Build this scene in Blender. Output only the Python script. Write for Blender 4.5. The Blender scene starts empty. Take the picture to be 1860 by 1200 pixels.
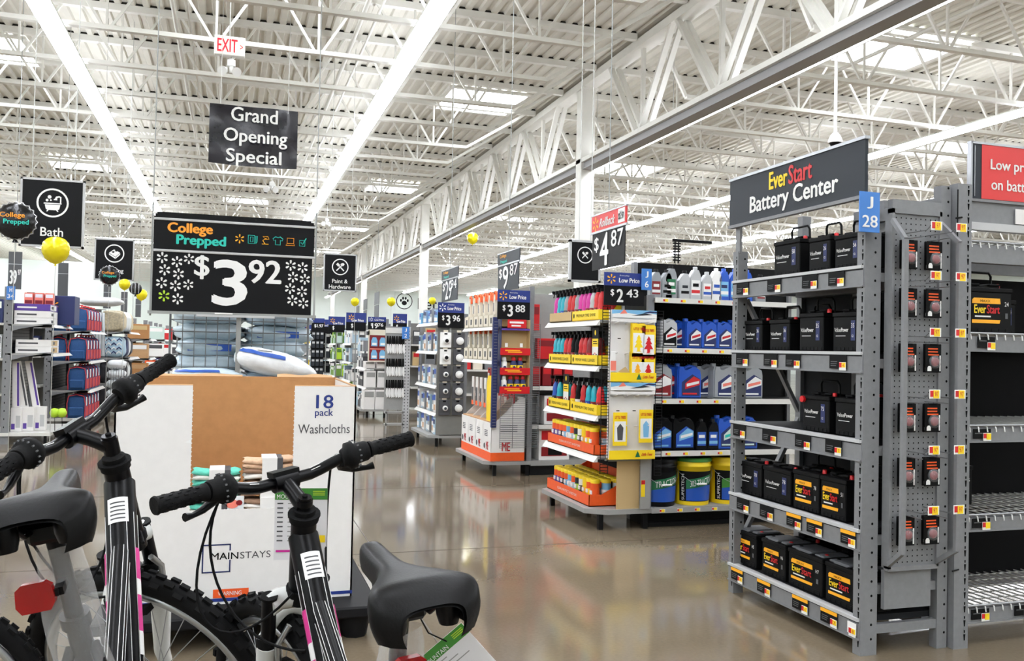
import bpy, math, random
from mathutils import Vector, Matrix
random.seed(7)
sc = bpy.context.scene
COL = sc.collection
# ---------------------------------------------------------------- camera
cam_d = bpy.data.cameras.new('camera'); cam = bpy.data.objects.new('camera', cam_d); COL.objects.link(cam)
cam_d.sensor_fit = 'HORIZONTAL'; cam_d.sensor_width = 36.0; cam_d.lens = 1600.0 / 1860.0 * 36.0
cam_d.clip_start = 0.05; cam_d.clip_end = 300
yaw, pitch, roll = math.radians(17.622), math.radians(1.2045), math.radians(1.1905)
fw = Vector((math.sin(yaw)*math.cos(pitch), math.cos(yaw)*math.cos(pitch), math.sin(pitch)))
rt = Vector((math.cos(yaw), -math.sin(yaw), 0)); up = rt.cross(fw)
r2 = math.cos(roll)*rt + math.sin(roll)*up; u2 = -math.sin(roll)*rt + math.cos(roll)*up
cam.matrix_world = Matrix(((r2.x, u2.x, -fw.x, 0), (r2.y, u2.y, -fw.y, 0), (r2.z, u2.z, -fw.z, 1.3), (0, 0, 0, 1)))
sc.camera = cam
# ---------------------------------------------------------------- world, exposure
wd = bpy.data.worlds.new('world'); sc.world = wd; wd.use_nodes = True
wd.node_tree.nodes['Background'].inputs[0].default_value = (0.9, 0.95, 1, 1)
wd.node_tree.nodes['Background'].inputs[1].default_value = 0.6
LAMP, CEILING_FILL, SKY = 26.5, 16.0, 10.0          # strip lens, added glow above it to lighten the roof deck, skylight panes
sc.view_settings.view_transform = 'Standard'; sc.view_settings.look = 'None'
sc.view_settings.exposure = 0.0; sc.view_settings.gamma = 1.0
try: sc.view_settings.use_curve_mapping = False
except Exception: pass
cy = sc.cycles
cy.max_bounces = 7; cy.diffuse_bounces = 4; cy.glossy_bounces = 3; cy.transmission_bounces = 4; cy.transparent_max_bounces = 8
cy.caustics_reflective = False; cy.caustics_refractive = False; cy.sample_clamp_indirect = 6.0
# ---------------------------------------------------------------- materials
def lin(c):
    c /= 255.0
    return c/12.92 if c <= 0.04045 else ((c+0.055)/1.055)**2.4
def S(r, g, b): return (lin(r), lin(g), lin(b), 1.0)
MATS = {}
def mk(name, rgb, rough=0.5, metal=0.0, noise=0.0, nscale=30.0, bump=0.0, emit=0.0, alpha=1.0, trans=0.0, spec=0.5, ecol=None):
    m = bpy.data.materials.new(name); m.use_nodes = True; MATS[name] = m
    nt = m.node_tree; b = nt.nodes['Principled BSDF']; col = S(*rgb)
    b.inputs['Base Color'].default_value = col; b.inputs['Roughness'].default_value = rough; b.inputs['Metallic'].default_value = metal
    b.inputs['Specular IOR Level'].default_value = spec if max(rgb) > 60 or rough < .3 else min(spec, .18)
    if trans: b.inputs['Transmission Weight'].default_value = trans
    if alpha < 1: b.inputs['Alpha'].default_value = alpha
    if emit: b.inputs['Emission Color'].default_value = S(*(ecol or rgb)); b.inputs['Emission Strength'].default_value = emit
    if noise or bump:
        tc = nt.nodes.new('ShaderNodeTexCoord'); n = nt.nodes.new('ShaderNodeTexNoise'); n.inputs['Scale'].default_value = nscale; n.inputs['Detail'].default_value = 4
        nt.links.new(tc.outputs['Object'], n.inputs['Vector'])
        if noise:
            r = nt.nodes.new('ShaderNodeValToRGB')
            r.color_ramp.elements[0].position = 0.3; r.color_ramp.elements[1].position = 0.7
            r.color_ramp.elements[0].color = tuple(max(0, c*(1-noise)) for c in col[:3])+(1,)
            r.color_ramp.elements[1].color = tuple(min(1, c*(1+noise)) for c in col[:3])+(1,)
            nt.links.new(n.outputs['Fac'], r.inputs['Fac']); nt.links.new(r.outputs['Color'], b.inputs['Base Color'])
        if bump:
            bp = nt.nodes.new('ShaderNodeBump'); bp.inputs['Strength'].default_value = bump; bp.inputs['Distance'].default_value = 0.01
            nt.links.new(n.outputs['Fac'], bp.inputs['Height']); nt.links.new(bp.outputs['Normal'], b.inputs['Normal'])
    return m
def M_(name): return MATS[name]
for a in [
 ('white_paint', (230,230,226), .55, 0, .03, 8), ('deck_paint', (212,209,199), .6, 0, .05, 3), ('steel_white', (226,225,219), .5, 0, .03, 6), ('steel_white_shaded', (150,149,150), .5),
 ('foam_dark', (48,46,42), .9), ('wall_white', (226,234,228), .7, 0, .02, 2), ('housing', (215,214,208), .5),
 ('rack_grey', (124,125,128), .5, .0, .05, 40), ('rack_dark', (38,39,42), .7, 0, .08, 20), ('shelf_lip', (186,187,188), .4), ('slot', (6,6,7), .9),
 ('shelf_white', (214,213,208), .45, 0, .03, 20), ('shelf_grey', (150,150,148), .5, 0, .04, 20), ('gond_back', (120,119,115), .6, 0, .05, 12), ('gond_black', (20,20,21), .7), ('leg_black', (10,10,11), .6),
 ('black', (8,8,9), .5), ('batt_black', (6,6,7), .6, 0, .1, 60), ('batt_grey', (96,98,102), .5), ('sign_black', (12,12,15), .5), ('sign_grey', (50,54,60), .45), ('flag_grey', (78,80,83), .5),
 ('white', (238,238,236), .5), ('cream', (222,214,196), .6), ('silver', (170,172,176), .3, .8), ('chrome', (210,212,215), .12, 1.0),
 ('red', (204,28,34), .4), ('red_sign', (214,52,52), .45), ('dark_red', (130,20,28), .4), ('orange', (240,92,32), .5, 0, .04, 30), ('orange_text', (250,160,40), .5), ('yellow', (248,214,30), .45), ('amber', (250,176,28), .5),
 ('green', (62,132,48), .5), ('teal_text', (38,196,178), .5), ('teal', (96,200,178), .8, 0, .1, 60, .3), ('walmart_blue', (32,52,128), .45), ('tag_blue', (64,124,200), .45), ('blue', (32,82,176), .4), ('navy', (28,40,92), .5), ('sky_blue', (120,180,220), .5), ('light_blue', (178,205,222), .5),
 ('oil_blue', (28,84,190), .35), ('oil_grey', (150,154,158), .35), ('oil_black', (10,10,12), .35), ('oil_silver', (188,190,192), .3), ('oil_green', (30,110,70), .4),
 ('purple', (86,58,150), .5), ('pink', (214,52,140), .4), ('magenta', (206,40,150), .3), ('cyan', (30,170,190), .3), ('brown_box', (178,128,80), .8, 0, .06, 25), ('kraft', (190,150,108), .8, 0, .05, 30), ('card_white', (232,230,228), .65, 0, .02, 20),
 ('beige', (206,170,140), .9, 0, .12, 50, .3), ('taupe', (150,118,96), .9, 0, .1, 50, .3), ('cloth_white', (230,226,220), .9, 0, .05, 50, .3), ('coral', (236,128,110), .8), ('backpack_blue', (34,78,132), .7, 0, .1, 60), ('backpack_red', (196,58,62), .7), ('fabric_dark', (58,56,60), .8, 0, .15, 60),
 ('pillow_bag', (196,212,222), .35, 0, .07, 14, .5), ('pillow_white', (232,236,238), .35, 0, .05, 14, .5), ('bag_cream', (214,200,170), .5, 0, .2, 30, .4), ('wire_grey', (120,122,124), .4, .5), ('wire_black', (16,16,18), .5), ('wire_light', (190,190,186), .4, .4),
 ('bike_black', (6,6,8), .32), ('rubber', (10,10,11), .7, 0, .2, 90, .15), ('tyre', (14,14,15), .8, 0, .15, 70), ('saddle_black', (10,10,11), .42, 0, .1, 220, .05), ('fork_white', (226,228,226), .25), ('alu', (185,188,190), .3, .9), ('reflector_red', (150,8,12), .2), ('pallet', (20,20,22), .6, 0, .12, 12),
 ('lime', (176,214,50), .5), ('plant', (78,120,52), .7), ('grass_green', (110,150,60), .6), ('minty', (200,222,214), .6), ('paper', (226,224,226), .7), ('dial', (226,226,224), .4), ('grey_card', (70,70,74), .6), ('saw_grey', (120,122,126), .4, .5),
 ('clear_blue', (130,160,200), .3), ('tan', (196,168,120), .7), ('post_grey', (150,152,150), .4, .3), ('hair_grey', (90,92,94), .6),
]: mk(*a)
mk('lamp', (243,247,255), .4, emit=LAMP); mk('ceiling_fill_glow', (243,247,255), .4, emit=CEILING_FILL); mk('sky_pane', (245,250,255), .4, emit=SKY)
mk('exit_red', (235,30,50), .4, emit=.8); mk('exit_face', (235,228,215), .4, emit=.35)
mk('clear_plastic', (232,234,236), .15, alpha=.26, spec=.9); mk('blister', (225,228,232), .1, alpha=.18, spec=.9)
mk('foil_yellow', (240,222,20), .22, .15, bump=.5, nscale=14); mk('foil_black', (24,24,26), .2, .2, bump=.5, nscale=14); mk('foil_silver', (200,200,202), .2, .7)
mk('banner', (30,29,36), .22, 0, .1, 6, .35)
# floor: polished concrete, its saw-cut joints and stains
fm = bpy.data.materials.new('polished_concrete'); fm.use_nodes = True; MATS['floor'] = fm
nt = fm.node_tree; b = nt.nodes['Principled BSDF']; tc = nt.nodes.new('ShaderNodeTexCoord')
n1 = nt.nodes.new('ShaderNodeTexNoise'); n1.inputs['Scale'].default_value = 0.6; n1.inputs['Detail'].default_value = 4; n1.inputs['Roughness'].default_value = .5
n2 = nt.nodes.new('ShaderNodeTexNoise'); n2.inputs['Scale'].default_value = 60; n2.inputs['Detail'].default_value = 3
cr = nt.nodes.new('ShaderNodeValToRGB'); cr.color_ramp.elements[0].position = .3; cr.color_ramp.elements[1].position = .72
cr.color_ramp.elements[0].color = S(110,97,80); cr.color_ramp.elements[1].color = S(140,127,107)
mx = nt.nodes.new('ShaderNodeMix'); mx.data_type = 'RGBA'; mx.blend_type = 'MULTIPLY'; mx.inputs['Factor'].default_value = .25
mr = nt.nodes.new('ShaderNodeMapRange'); mr.inputs[3].default_value = .07; mr.inputs[4].default_value = .12
L = nt.links.new
L(tc.outputs['Object'], n1.inputs['Vector']); L(tc.outputs['Object'], n2.inputs['Vector']); L(n1.outputs['Fac'], cr.inputs['Fac'])
L(cr.outputs['Color'], mx.inputs['A']); L(n2.outputs['Fac'], mx.inputs['B']); L(mx.outputs['Result'], b.inputs['Base Color'])
L(n1.outputs['Fac'], mr.inputs[0]); L(mr.outputs[0], b.inputs['Roughness']); b.inputs['Specular IOR Level'].default_value = .6
mk('joint', (74,66,56), .5); mk('joint_bright', (205,200,188), .3)
# ---------------------------------------------------------------- mesh builder
_TX = {}
def text_mesh(s, bold):
    k = s
    if k not in _TX:
        cu = bpy.data.curves.new('lettering', 'FONT'); cu.body = s; cu.resolution_u = 3
        ob = bpy.data.objects.new('lettering', cu)
        me = bpy.data.meshes.new_from_object(ob)
        vs = [v.co.copy() for v in me.vertices]; fs = [tuple(p.vertices) for p in me.polygons]
        x0 = min(v.x for v in vs); x1 = max(v.x for v in vs); y0 = min(v.y for v in vs); y1 = max(v.y for v in vs)
        vs = [((v.x-x0)/(x1-x0)-.5, (v.y-y0)/(y1-y0)-.5) for v in vs]
        _TX[k] = (vs, fs, (x1-x0)/(y1-y0))
        bpy.data.objects.remove(ob); bpy.data.meshes.remove(me); bpy.data.curves.remove(cu)
    return _TX[k]
class MB:
    def __init__(s): s.v = []; s.f = []; s.m = []; s.sm = []; s.mats = []; s.xf = None
    def mi(s, mat):
        m = MATS[mat]
        if m not in s.mats: s.mats.append(m)
        return s.mats.index(m)
    def add(s, vs, fs, mat, smooth=False):
        n = len(s.v); i = s.mi(mat)
        s.v += [tuple(s.xf @ Vector(v)) for v in vs] if s.xf is not None else [tuple(v) for v in vs]
        for f in fs: s.f.append(tuple(n+a for a in f)); s.m.append(i); s.sm.append(smooth)
        return s
    def box(s, x0, x1, y0, y1, z0, z1, mat):
        return s.add([(x0,y0,z0),(x1,y0,z0),(x1,y1,z0),(x0,y1,z0),(x0,y0,z1),(x1,y0,z1),(x1,y1,z1),(x0,y1,z1)],
              [(0,3,2,1),(4,5,6,7),(0,1,5,4),(1,2,6,5),(2,3,7,6),(3,0,4,7)], mat)
    def cb(s, x0, x1, y0, y1, z0, z1, mat, c=.004):
        # box with chamfered edges
        X, Y, Z = (x0, x1), (y0, y1), (z0, z1); sg = (1, -1); V = {}; vs = []
        for i in (0,1):
            for j in (0,1):
                for k in (0,1):
                    x, y, z = X[i], Y[j], Z[k]; a, b_, d = c*sg[i], c*sg[j], c*sg[k]
                    for t, p in (('x',(x,y+b_,z+d)),('y',(x+a,y,z+d)),('z',(x+a,y+b_,z))): V[i,j,k,t] = len(vs); vs.append(p)
        g = lambda i,j,k,t: V[i,j,k,t]
        fs = [(g(0,0,0,'x'),g(0,0,1,'x'),g(0,1,1,'x'),g(0,1,0,'x')),(g(1,0,0,'x'),g(1,1,0,'x'),g(1,1,1,'x'),g(1,0,1,'x')),
              (g(0,0,0,'y'),g(1,0,0,'y'),g(1,0,1,'y'),g(0,0,1,'y')),(g(0,1,0,'y'),g(0,1,1,'y'),g(1,1,1,'y'),g(1,1,0,'y')),
              (g(0,0,0,'z'),g(0,1,0,'z'),g(1,1,0,'z'),g(1,0,0,'z')),(g(0,0,1,'z'),g(1,0,1,'z'),g(1,1,1,'z'),g(0,1,1,'z'))]
        for j in (0,1):
            for k in (0,1): fs.append((g(0,j,k,'y'),g(1,j,k,'y'),g(1,j,k,'z'),g(0,j,k,'z')))
        for i in (0,1):
            for k in (0,1): fs.append((g(i,0,k,'x'),g(i,1,k,'x'),g(i,1,k,'z'),g(i,0,k,'z')))
        for i in (0,1):
            for j in (0,1): fs.append((g(i,j,0,'x'),g(i,j,1,'x'),g(i,j,1,'y'),g(i,j,0,'y')))
        for i in (0,1):
            for j in (0,1):
                for k in (0,1): fs.append((g(i,j,k,'x'),g(i,j,k,'y'),g(i,j,k,'z')))
        return s.add(vs, fs, mat)
    def quad(s, a, b, c, d, mat): return s.add([a,b,c,d], [(0,1,2,3)], mat)
    def bar(s, p, q, w, h, mat, ref=(0,0,1)):
        p, q = Vector(p), Vector(q); d = (q-p).normalized(); r = Vector(ref)
        if abs(d.dot(r)) > .98: r = Vector((1,0,0))
        a = d.cross(r).normalized()*(w/2); b_ = a.normalized().cross(d)*(h/2)
        vs = [p-a-b_, p+a-b_, p+a+b_, p-a+b_, q-a-b_, q+a-b_, q+a+b_, q-a+b_]
        return s.add(vs, [(0,3,2,1),(4,5,6,7),(0,1,5,4),(1,2,6,5),(2,3,7,6),(3,0,4,7)], mat)
    def cyl(s, p, q, r0, mat, r1=None, n=14, smooth=True):
        return s.tube([p, q], [r0, r0 if r1 is None else r1], mat, n, caps=True, smooth=smooth)
    def tube(s, pts, r, mat, n=8, closed=False, caps=True, smooth=True):
        P = [Vector(p) for p in pts]; k = len(P)
        R = list(r) if isinstance(r, (list, tuple)) else [r]*k
        T = []
        for i in range(k):
            a = P[(i-1) % k] if closed or i > 0 else P[i]; b_ = P[(i+1) % k] if closed or i < k-1 else P[i]
            T.append((b_-a).normalized() if (b_-a).length > 1e-9 else Vector((0,0,1)))
        u = T[0].cross(Vector((0,0,1)))
        if u.length < .05: u = T[0].cross(Vector((1,0,0)))
        u.normalize(); vs = []
        for i in range(k):
            u = (u-T[i]*u.dot(T[i])).normalized(); w = T[i].cross(u)
            for j in range(n):
                a = 2*math.pi*j/n; vs.append(P[i]+(u*math.cos(a)+w*math.sin(a))*R[i])
        fs = []
        for i in range(k if closed else k-1):
            for j in range(n):
                a, b_ = i*n+j, i*n+(j+1) % n; c, d = ((i+1) % k)*n+(j+1) % n, ((i+1) % k)*n+j
                fs.append((a, b_, c, d))
        s.add(vs, fs, mat, smooth)
        if caps and not closed:
            s.add(vs[:n], [tuple(range(n-1,-1,-1))], mat); s.add(vs[-n:], [tuple(range(n))], mat)
        return s
    def lathe(s, prof, mat, n=16, o=(0,0,0), smooth=True):
        vs = []; k = len(prof)
        for r, z in prof:
            for j in range(n):
                a = 2*math.pi*j/n; vs.append((o[0]+r*math.cos(a), o[1]+r*math.sin(a), o[2]+z))
        fs = [(i*n+j, i*n+(j+1) % n, (i+1)*n+(j+1) % n, (i+1)*n+j) for i in range(k-1) for j in range(n)]
        s.add(vs, fs, mat, smooth)
        if prof[0][0] > 1e-5: s.add(vs[:n], [tuple(range(n-1,-1,-1))], mat)
        if prof[-1][0] > 1e-5: s.add(vs[-n:], [tuple(range(n))], mat)
        return s
    def prism(s, poly, o, u, v, depth, mat, smooth=False):
        # polygon in the (u,v) plane at o, thickened by depth against u x v
        o, u, v = Vector(o), Vector(u), Vector(v); nrm = u.cross(v).normalized(); k = len(poly)
        f = [o+u*a+v*b_ for a, b_ in poly]; bk = [p-nrm*depth for p in f]
        s.add(f, [tuple(range(k))], mat); s.add(bk, [tuple(range(k-1,-1,-1))], mat)
        return s.add(f+bk, [(i, i+k, (i+1) % k+k, (i+1) % k) for i in range(k)], mat, smooth)
    def flat(s, poly, o, u, v, mat):
        o, u, v = Vector(o), Vector(u), Vector(v)
        return s.add([o+u*a+v*b_ for a, b_ in poly], [tuple(range(len(poly)))], mat)
    def text(s, t, c, u, v, w, h, mat, bold=.012, lift=.0012, shear=0):
        vs, fs, _ = text_mesh(t, bold); c, u, v = Vector(c), Vector(u), Vector(v); c = c+u.cross(v).normalized()*lift
        # bold strokes: the letters laid down again a hair to each side
        b_ = max(0, bold)*.75*h; dl = u.cross(v).normalized()*min(.0006, .008*h); o = [(0,0)] if b_ < .0004 else [(-b_,0),(b_,0),(0,-b_*.6),(0,b_*.6)]
        for i, (dx, dy) in enumerate(o): s.add([c+dl*i+u*((x+y*shear)*(w-2*b_)+dx)+v*(y*(h-b_)+dy) for x, y in vs], fs, mat)
        return s
    def grid(s, fn, nu, nv, mat, smooth=True, wrap=False):
        vs = [fn(i/(nu if wrap else nu-1), j/(nv-1)) for j in range(nv) for i in range(nu)]
        fs = [(j*nu+i, j*nu+(i+1) % nu, (j+1)*nu+(i+1) % nu, (j+1)*nu+i) for j in range(nv-1) for i in range(nu if wrap else nu-1)]
        return s.add(vs, fs, mat, smooth)
    def mesh(s, name, off=None):
        me = bpy.data.meshes.new(name)
        vs = s.v if off is None else [(a-off[0], b_-off[1], c-off[2]) for a, b_, c in s.v]
        me.from_pydata(vs, [], s.f)
        for m in s.mats: me.materials.append(m)
        me.polygons.foreach_set('material_index', s.m); me.polygons.foreach_set('use_smooth', s.sm)
        me.update(); return me
FX, FY = ((1,0,0),(0,0,1)), ((0,-1,0),(0,0,1))      # (right, up) of a face looking to -Y, of one looking to -X
RX = ((0,1,0),(0,0,1))                              # of one looking to +X
def setp(o, label, cat, group=None, kind=None):
    if label: o['label'] = label
    if cat: o['category'] = cat
    if group: o['group'] = group
    if kind: o['kind'] = kind
    return o
def thing(name, label, cat, loc=(0,0,0), rz=0, group=None):
    o = bpy.data.objects.new(name, None); COL.objects.link(o); o.location = loc; o.rotation_euler = (0,0,rz); o.empty_display_size = .05
    return setp(o, label, cat, group)
def part(mb, name, parent, label=None, world=True, me=None):
    # world=True: the builder's points are world points and the parent is unrotated
    if me is None:
        off = None
        if world and parent is not None:
            off = Vector(parent.location)
            if parent.parent: off += Vector(parent.parent.location)
        me = mb.mesh(name, off)
    o = bpy.data.objects.new(name, me); COL.objects.link(o); o.parent = parent
    if label: o['label'] = label
    return o
def solo(mb, name, label, cat, loc=(0,0,0), rz=0, group=None, kind=None, me=None, world=False):
    o = bpy.data.objects.new(name, me or mb.mesh(name, loc if world else None)); COL.objects.link(o); o.location = loc; o.rotation_euler = (0,0,rz)
    return setp(o, label, cat, group, kind)
def struct(mb, name, loc=(0,0,0), me=None):
    o = bpy.data.objects.new(name, me or mb.mesh(name)); COL.objects.link(o); o.location = loc; o['kind'] = 'structure'; return o
def dup(src, loc, rz=0, label=None, group=None):
    r = src.copy(); COL.objects.link(r); r.location = loc; r.rotation_euler = (0,0,rz)
    if label: r['label'] = label
    if group: r['group'] = group
    for ch in src.children:
        c = ch.copy(); COL.objects.link(c); c.parent = r
        for g in ch.children:
            d = g.copy(); COL.objects.link(d); d.parent = c
    return r
PROTO = {}
def put(key, build, loc, rz, label, group=None):
    # the first of a kind is built, the others are copies of it and its parts
    if key not in PROTO:
        o = build(); o.location = loc; o.rotation_euler = (0,0,rz); o['label'] = label
        if group: o['group'] = group
        elif 'group' in o: del o['group']
        PROTO[key] = o; return o
    return dup(PROTO[key], loc, rz, label, group)
ORD = ['first','second','third','fourth','fifth','sixth','seventh','eighth','ninth','tenth','eleventh','twelfth','thirteenth','fourteenth']
HX = -math.pi/2                                     # turns a thing built to face -Y so that it faces -X
# ================================================================ SETTING
DZ = 6.34
m = MB(); m.box(-14, 36, -10, 66, -.2, 0, 'floor')
for y in (-6, -1.8, 2.42, 5.55, 8.05, 12.6, 16.8, 21, 25.2, 29.4, 33.6, 37.8, 42): m.box(-14, 36, y-.003, y+.003, 0, .0012, 'joint')
for x in (-12.6, -8.4, -4.2, .9, 5.2, 9.4, 13.6, 17.8, 22, 26): m.box(x-.003, x+.003, -10, 66, 0, .0012, 'joint')
struct(m, 'floor')
m = MB(); P = .2; x = -14.0; vs = []
while x < 36:
    vs += [(x, DZ), (x+.08, DZ), (x+.1, DZ+.04), (x+.18, DZ+.04)]; x += P
vs.append((36, DZ)); k = len(vs)
m.add([(a, -10, z) for a, z in vs]+[(a, 66, z) for a, z in vs], [(i, i+k, i+k+1, i+1) for i in range(k-1)], 'deck_paint')
m.box(-14, 36, -10, 66, DZ+.12, DZ+.2, 'foam_dark'); struct(m, 'ceiling')
for nm, b in (('wall_left', (-14.2,-14,-10,66)), ('wall_right', (36,36.2,-10,66)), ('wall_back', (-14.2,36.2,66,66.2)), ('wall_front', (-14.2,36.2,-10.2,-10))):
    m = MB(); m.box(*b, 0, DZ+.2, 'wall_white'); struct(m, nm)
m = MB(); m.box(-14, -4.6, 46, 46.2, 0, 5.0, 'wall_white'); m.box(-14, -9.9, 45.9, 46, 0, 5.0, 'wall_white'); m.box(-5.2, -4.6, 45.7, 46.25, 0, 5.1, 'wall_white'); struct(m, 'wall_back_left')
# roof joists: bottom chord, top chord, webs, closure foam in the deck flutes above
def joist_mesh(L, short):
    m = MB(); a, b_ = -L/2, L/2; zb, zt = 5.44, DZ-.04
    m.box(a+short, b_-short, -.045, .045, zb-.03, zb+.03, 'steel_white'); m.box(a, b_, -.05, .05, zt-.06, zt+.04, 'steel_white')
    m.box(a, b_, -.03, .03, DZ+.001, DZ+.038, 'foam_dark')
    n = round((L-2*short)/1.42); st = (L-2*short)/n
    for i in range(n):
        x = a+short+st*(i+.5)
        m.bar((x, 0, zb), (x, 0, zt), .03, .03, 'steel_white')
        for sg in (-1, 1): m.bar((x+sg*.04, 0, zb), (x+sg*st*.42, 0, zt), .034, .034, 'steel_white')
    for sg, e in ((1, a), (-1, b_)): m.bar((e+sg*short, 0, zb), (e+sg*.15, 0, zt), .05, .05, 'steel_white')
    return m.mesh('roof_joist')
J1, J2 = joist_mesh(14.0, 1.5), joist_mesh(14.0, .6)
for i in range(-3, 34):
    y = 11.06+1.63*i
    struct(None, 'roof_joist', (-1.0, y, 0), J1); struct(None, 'roof_joist', (13.3, y, 0), J2)
    if -2 < i < 26: struct(None, 'roof_joist', (27.6, y, 0), J2)
# girder with its V webs, carried by square columns
GX = 6.15
m = MB()
for z0, z1, w, c in ((4.62,4.635,.11,'steel_white_shaded'),(4.635,4.75,.07,'steel_white_shaded'),(4.75,4.825,.13,'steel_white'),(6.14,6.27,.13,'steel_white')): m.box(GX-w, GX+w, -10, 60, z0, z1, c)  # lower chord is white steel too; its backlit shade is put into the grey
for k in range(-10, 19):
    if k % 6 == 0: continue
    y = 15.1+2.383*k
    for sx in (-.07, .07):
        for sg in (-1, 1):
            m.bar((GX+sx, y+sg*.08, 4.8), (GX+sx, y+sg*1.15, 6.2), .05, .09, 'steel_white', (1,0,0))
    m.bar((GX, y, 4.8), (GX, y, 6.2), .06, .06, 'steel_white', (1,0,0))
struct(m, 'roof_girder')
for k in range(-1, 4):
    m = MB(); y = 15.1+14.3*k; m.box(GX-.13, GX+.13, y-.13, y+.13, 0, 6.14, 'steel_white'); m.box(GX-.16, GX+.16, y-.16, y+.16, 0, .03, 'steel_white')
    m.box(GX-.17, GX+.17, y-.17, y+.17, 6.1, 6.14, 'steel_white')
    struct(m, 'column')
# skylights: framed panes set into the deck, each between two joists
sky_m = MB(); sky_m.box(-.78,.78,-.76,.76,-.005,.003,'sky_pane')
for q in (-.26,.26): sky_m.box(q-.012,q+.012,-.76,.76,-.02,-.004,'steel_white')
for a in ((-.84,-.76),(.76,.84)):
    sky_m.box(*a,-.82,.82,-.03,.02,'steel_white'); sky_m.box(-.76,.76,*a,-.03,.02,'steel_white')
sky_me = sky_m.mesh('skylight'); nsk = 0
for sx, y0 in ((-4.25, 17.17), (.35, 22.06), (4.68, 17.17), (10.25, 11.7), (16.2, 17.0), (-9.5, 22.06), (21.5, 11.7), (22, 22)):
    for k in range(-2, 4):
        y = y0+10.35*k
        if -8 < y < 58:
            nsk += 1; struct(None, 'window_%d' % nsk, (sx, y, DZ-.03), sky_me)
# continuous strip lights
def strip(x, z, w, label):
    t = thing('strip_light', label, 'ceiling light', (x, 28, z), group='rows of strip lights')
    h = MB(); h.box(x-w*.5, x+w*.5, -9.5, 65, z+.035, z+.06, 'housing')
    for y in range(-9, 65, 3):
        h.cyl((x, y+.2, z+.06), (x, y+.2, 5.42 if z > 5 else 6.3), .006, 'wire_light', n=4)
    part(h, 'housing', t)
    l = MB(); a, b_ = x-w*.48, x+w*.48
    l.add([(a,-9.5,z+.035),(x-w*.3,-9.5,z-.02),(x+w*.3,-9.5,z-.02),(b_,-9.5,z+.035),(a,65,z+.035),(x-w*.3,65,z-.02),(x+w*.3,65,z-.02),(b_,65,z+.035)],
          [(0,1,5,4),(1,2,6,5),(2,3,7,6),(0,3,2,1),(4,5,6,7)], 'lamp'); part(l, 'lens', t)
    u_ = MB(); u_.box(x-w*.25, x+w*.25, -9.5, 65, z+.061, z+.066, 'ceiling_fill_glow'); part(u_, 'added_ceiling_glow', t)  # added glowing strip to brighten the deck, no known part of the fixture
strip(-2.31, 5.3, .29, 'long bright strip light row running over the bath sign on the left')
strip(2.24, 5.3, .29, 'long bright strip light row right of the grand opening banner')
strip(12.15, 5.3, .29, 'long bright strip light row passing behind the battery center sign')
strip(17.1, 5.3, .29, 'farther strip light row seen just over the motor oil shelves')
strip(-7.2, 5.3, .29, 'far left strip light row beyond the bath sign')
strip(22.0, 5.3, .29, 'farthest right strip light row above the right rack')
strip(27.0, 5.3, .29, 'strip light row nearest the right wall')
strip(-11.5, 5.3, .29, 'strip light row nearest the left wall')
strip(GX+.27, 4.735, .2, 'strip light row hung under the bottom chord of the roof girder')
# sprinkler and conduit pipes along the bays
for x, z, r in ((-.9, 5.95, .03), (-.72, 6.05, .018), (1.64, 5.95, .035), (1.9, 6.1, .02), (9.2, 5.9, .03)):
    m = MB(); m.cyl((x, -9.9, z), (x, 65.9, z), r, 'steel_white', n=6); struct(m, 'pipe')
# pet department wall sign: black ring with a paw, then lettering
m = MB(); cx, cz = 12.35, 4.75
m.add([(cx+r*math.cos(a), 65.94, cz+r*math.sin(a)) for r in (.62,.56) for a in [2*math.pi*i/40 for i in range(40)]], [(i,(i+1)%40,40+(i+1)%40,40+i) for i in range(40)], 'sign_black')
def disc(m, cx, cz, rx, rz, y, mat, n=16, rot=0):
    pts = []
    for i in range(n):
        a = 2*math.pi*i/n; dx, dz = rx*math.cos(a), rz*math.sin(a); pts.append((cx+dx*math.cos(rot)-dz*math.sin(rot), y, cz+dx*math.sin(rot)+dz*math.cos(rot)))
    m.add(pts, [tuple(range(n))], mat)
disc(m, cx, cz-.14, .2, .17, 65.94, 'sign_black')
for dx, dz in ((-.26,.05),(-.1,.22),(.1,.22),(.26,.05)): disc(m, cx+dx, cz+dz, .075, .11, 65.94, 'sign_black')
m.box(cx-.7, cx+.7, 65.95, 65.99, cz-.7, cz+.7, 'wall_white')
solo(m, 'wall_emblem', 'black ring with a paw print on the far back wall', 'sign', (cx, 65.9, cz), world=True)
m = MB(); m.text('Pets', (14.35, 65.97, 4.6), *FX, 1.9, .85, 'sign_black', .0, .02)
solo(m, 'wall_lettering', 'black department name lettered on the back wall beside the paw ring', 'lettering', (14.35, 65.97, 4.6), world=True)
# ================================================================ HANGING SIGNS
def spark(m, c, u, v, r, mat, n=6, w=.16):
    # six-petalled mark
    c, u, v = Vector(c), Vector(u), Vector(v)
    for i in range(n):
        a = math.pi/2+i*2*math.pi/n; d = (math.cos(a), math.sin(a)); p = (-d[1], d[0])
        pts = [(d[0]*t*r+p[0]*s*r*w, d[1]*t*r+p[1]*s*r*w) for t, s in ((.35,-.5),(.85,-1),(1,-.5),(1,.5),(.85,1),(.35,.5))]
        m.flat(pts, c+u.cross(v)*.0015, u, v, mat)
def ring(m, c, u, v, r0, r1, mat, n=32, lift=.0015):
    c, u, v = Vector(c), Vector(u), Vector(v); c = c+u.cross(v)*lift
    m.add([c+u*(r*math.cos(a))+v*(r*math.sin(a)) for r in (r1, r0) for a in [2*math.pi*i/n for i in range(n)]], [(i,(i+1)%n,n+(i+1)%n,n+i) for i in range(n)], mat)
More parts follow.
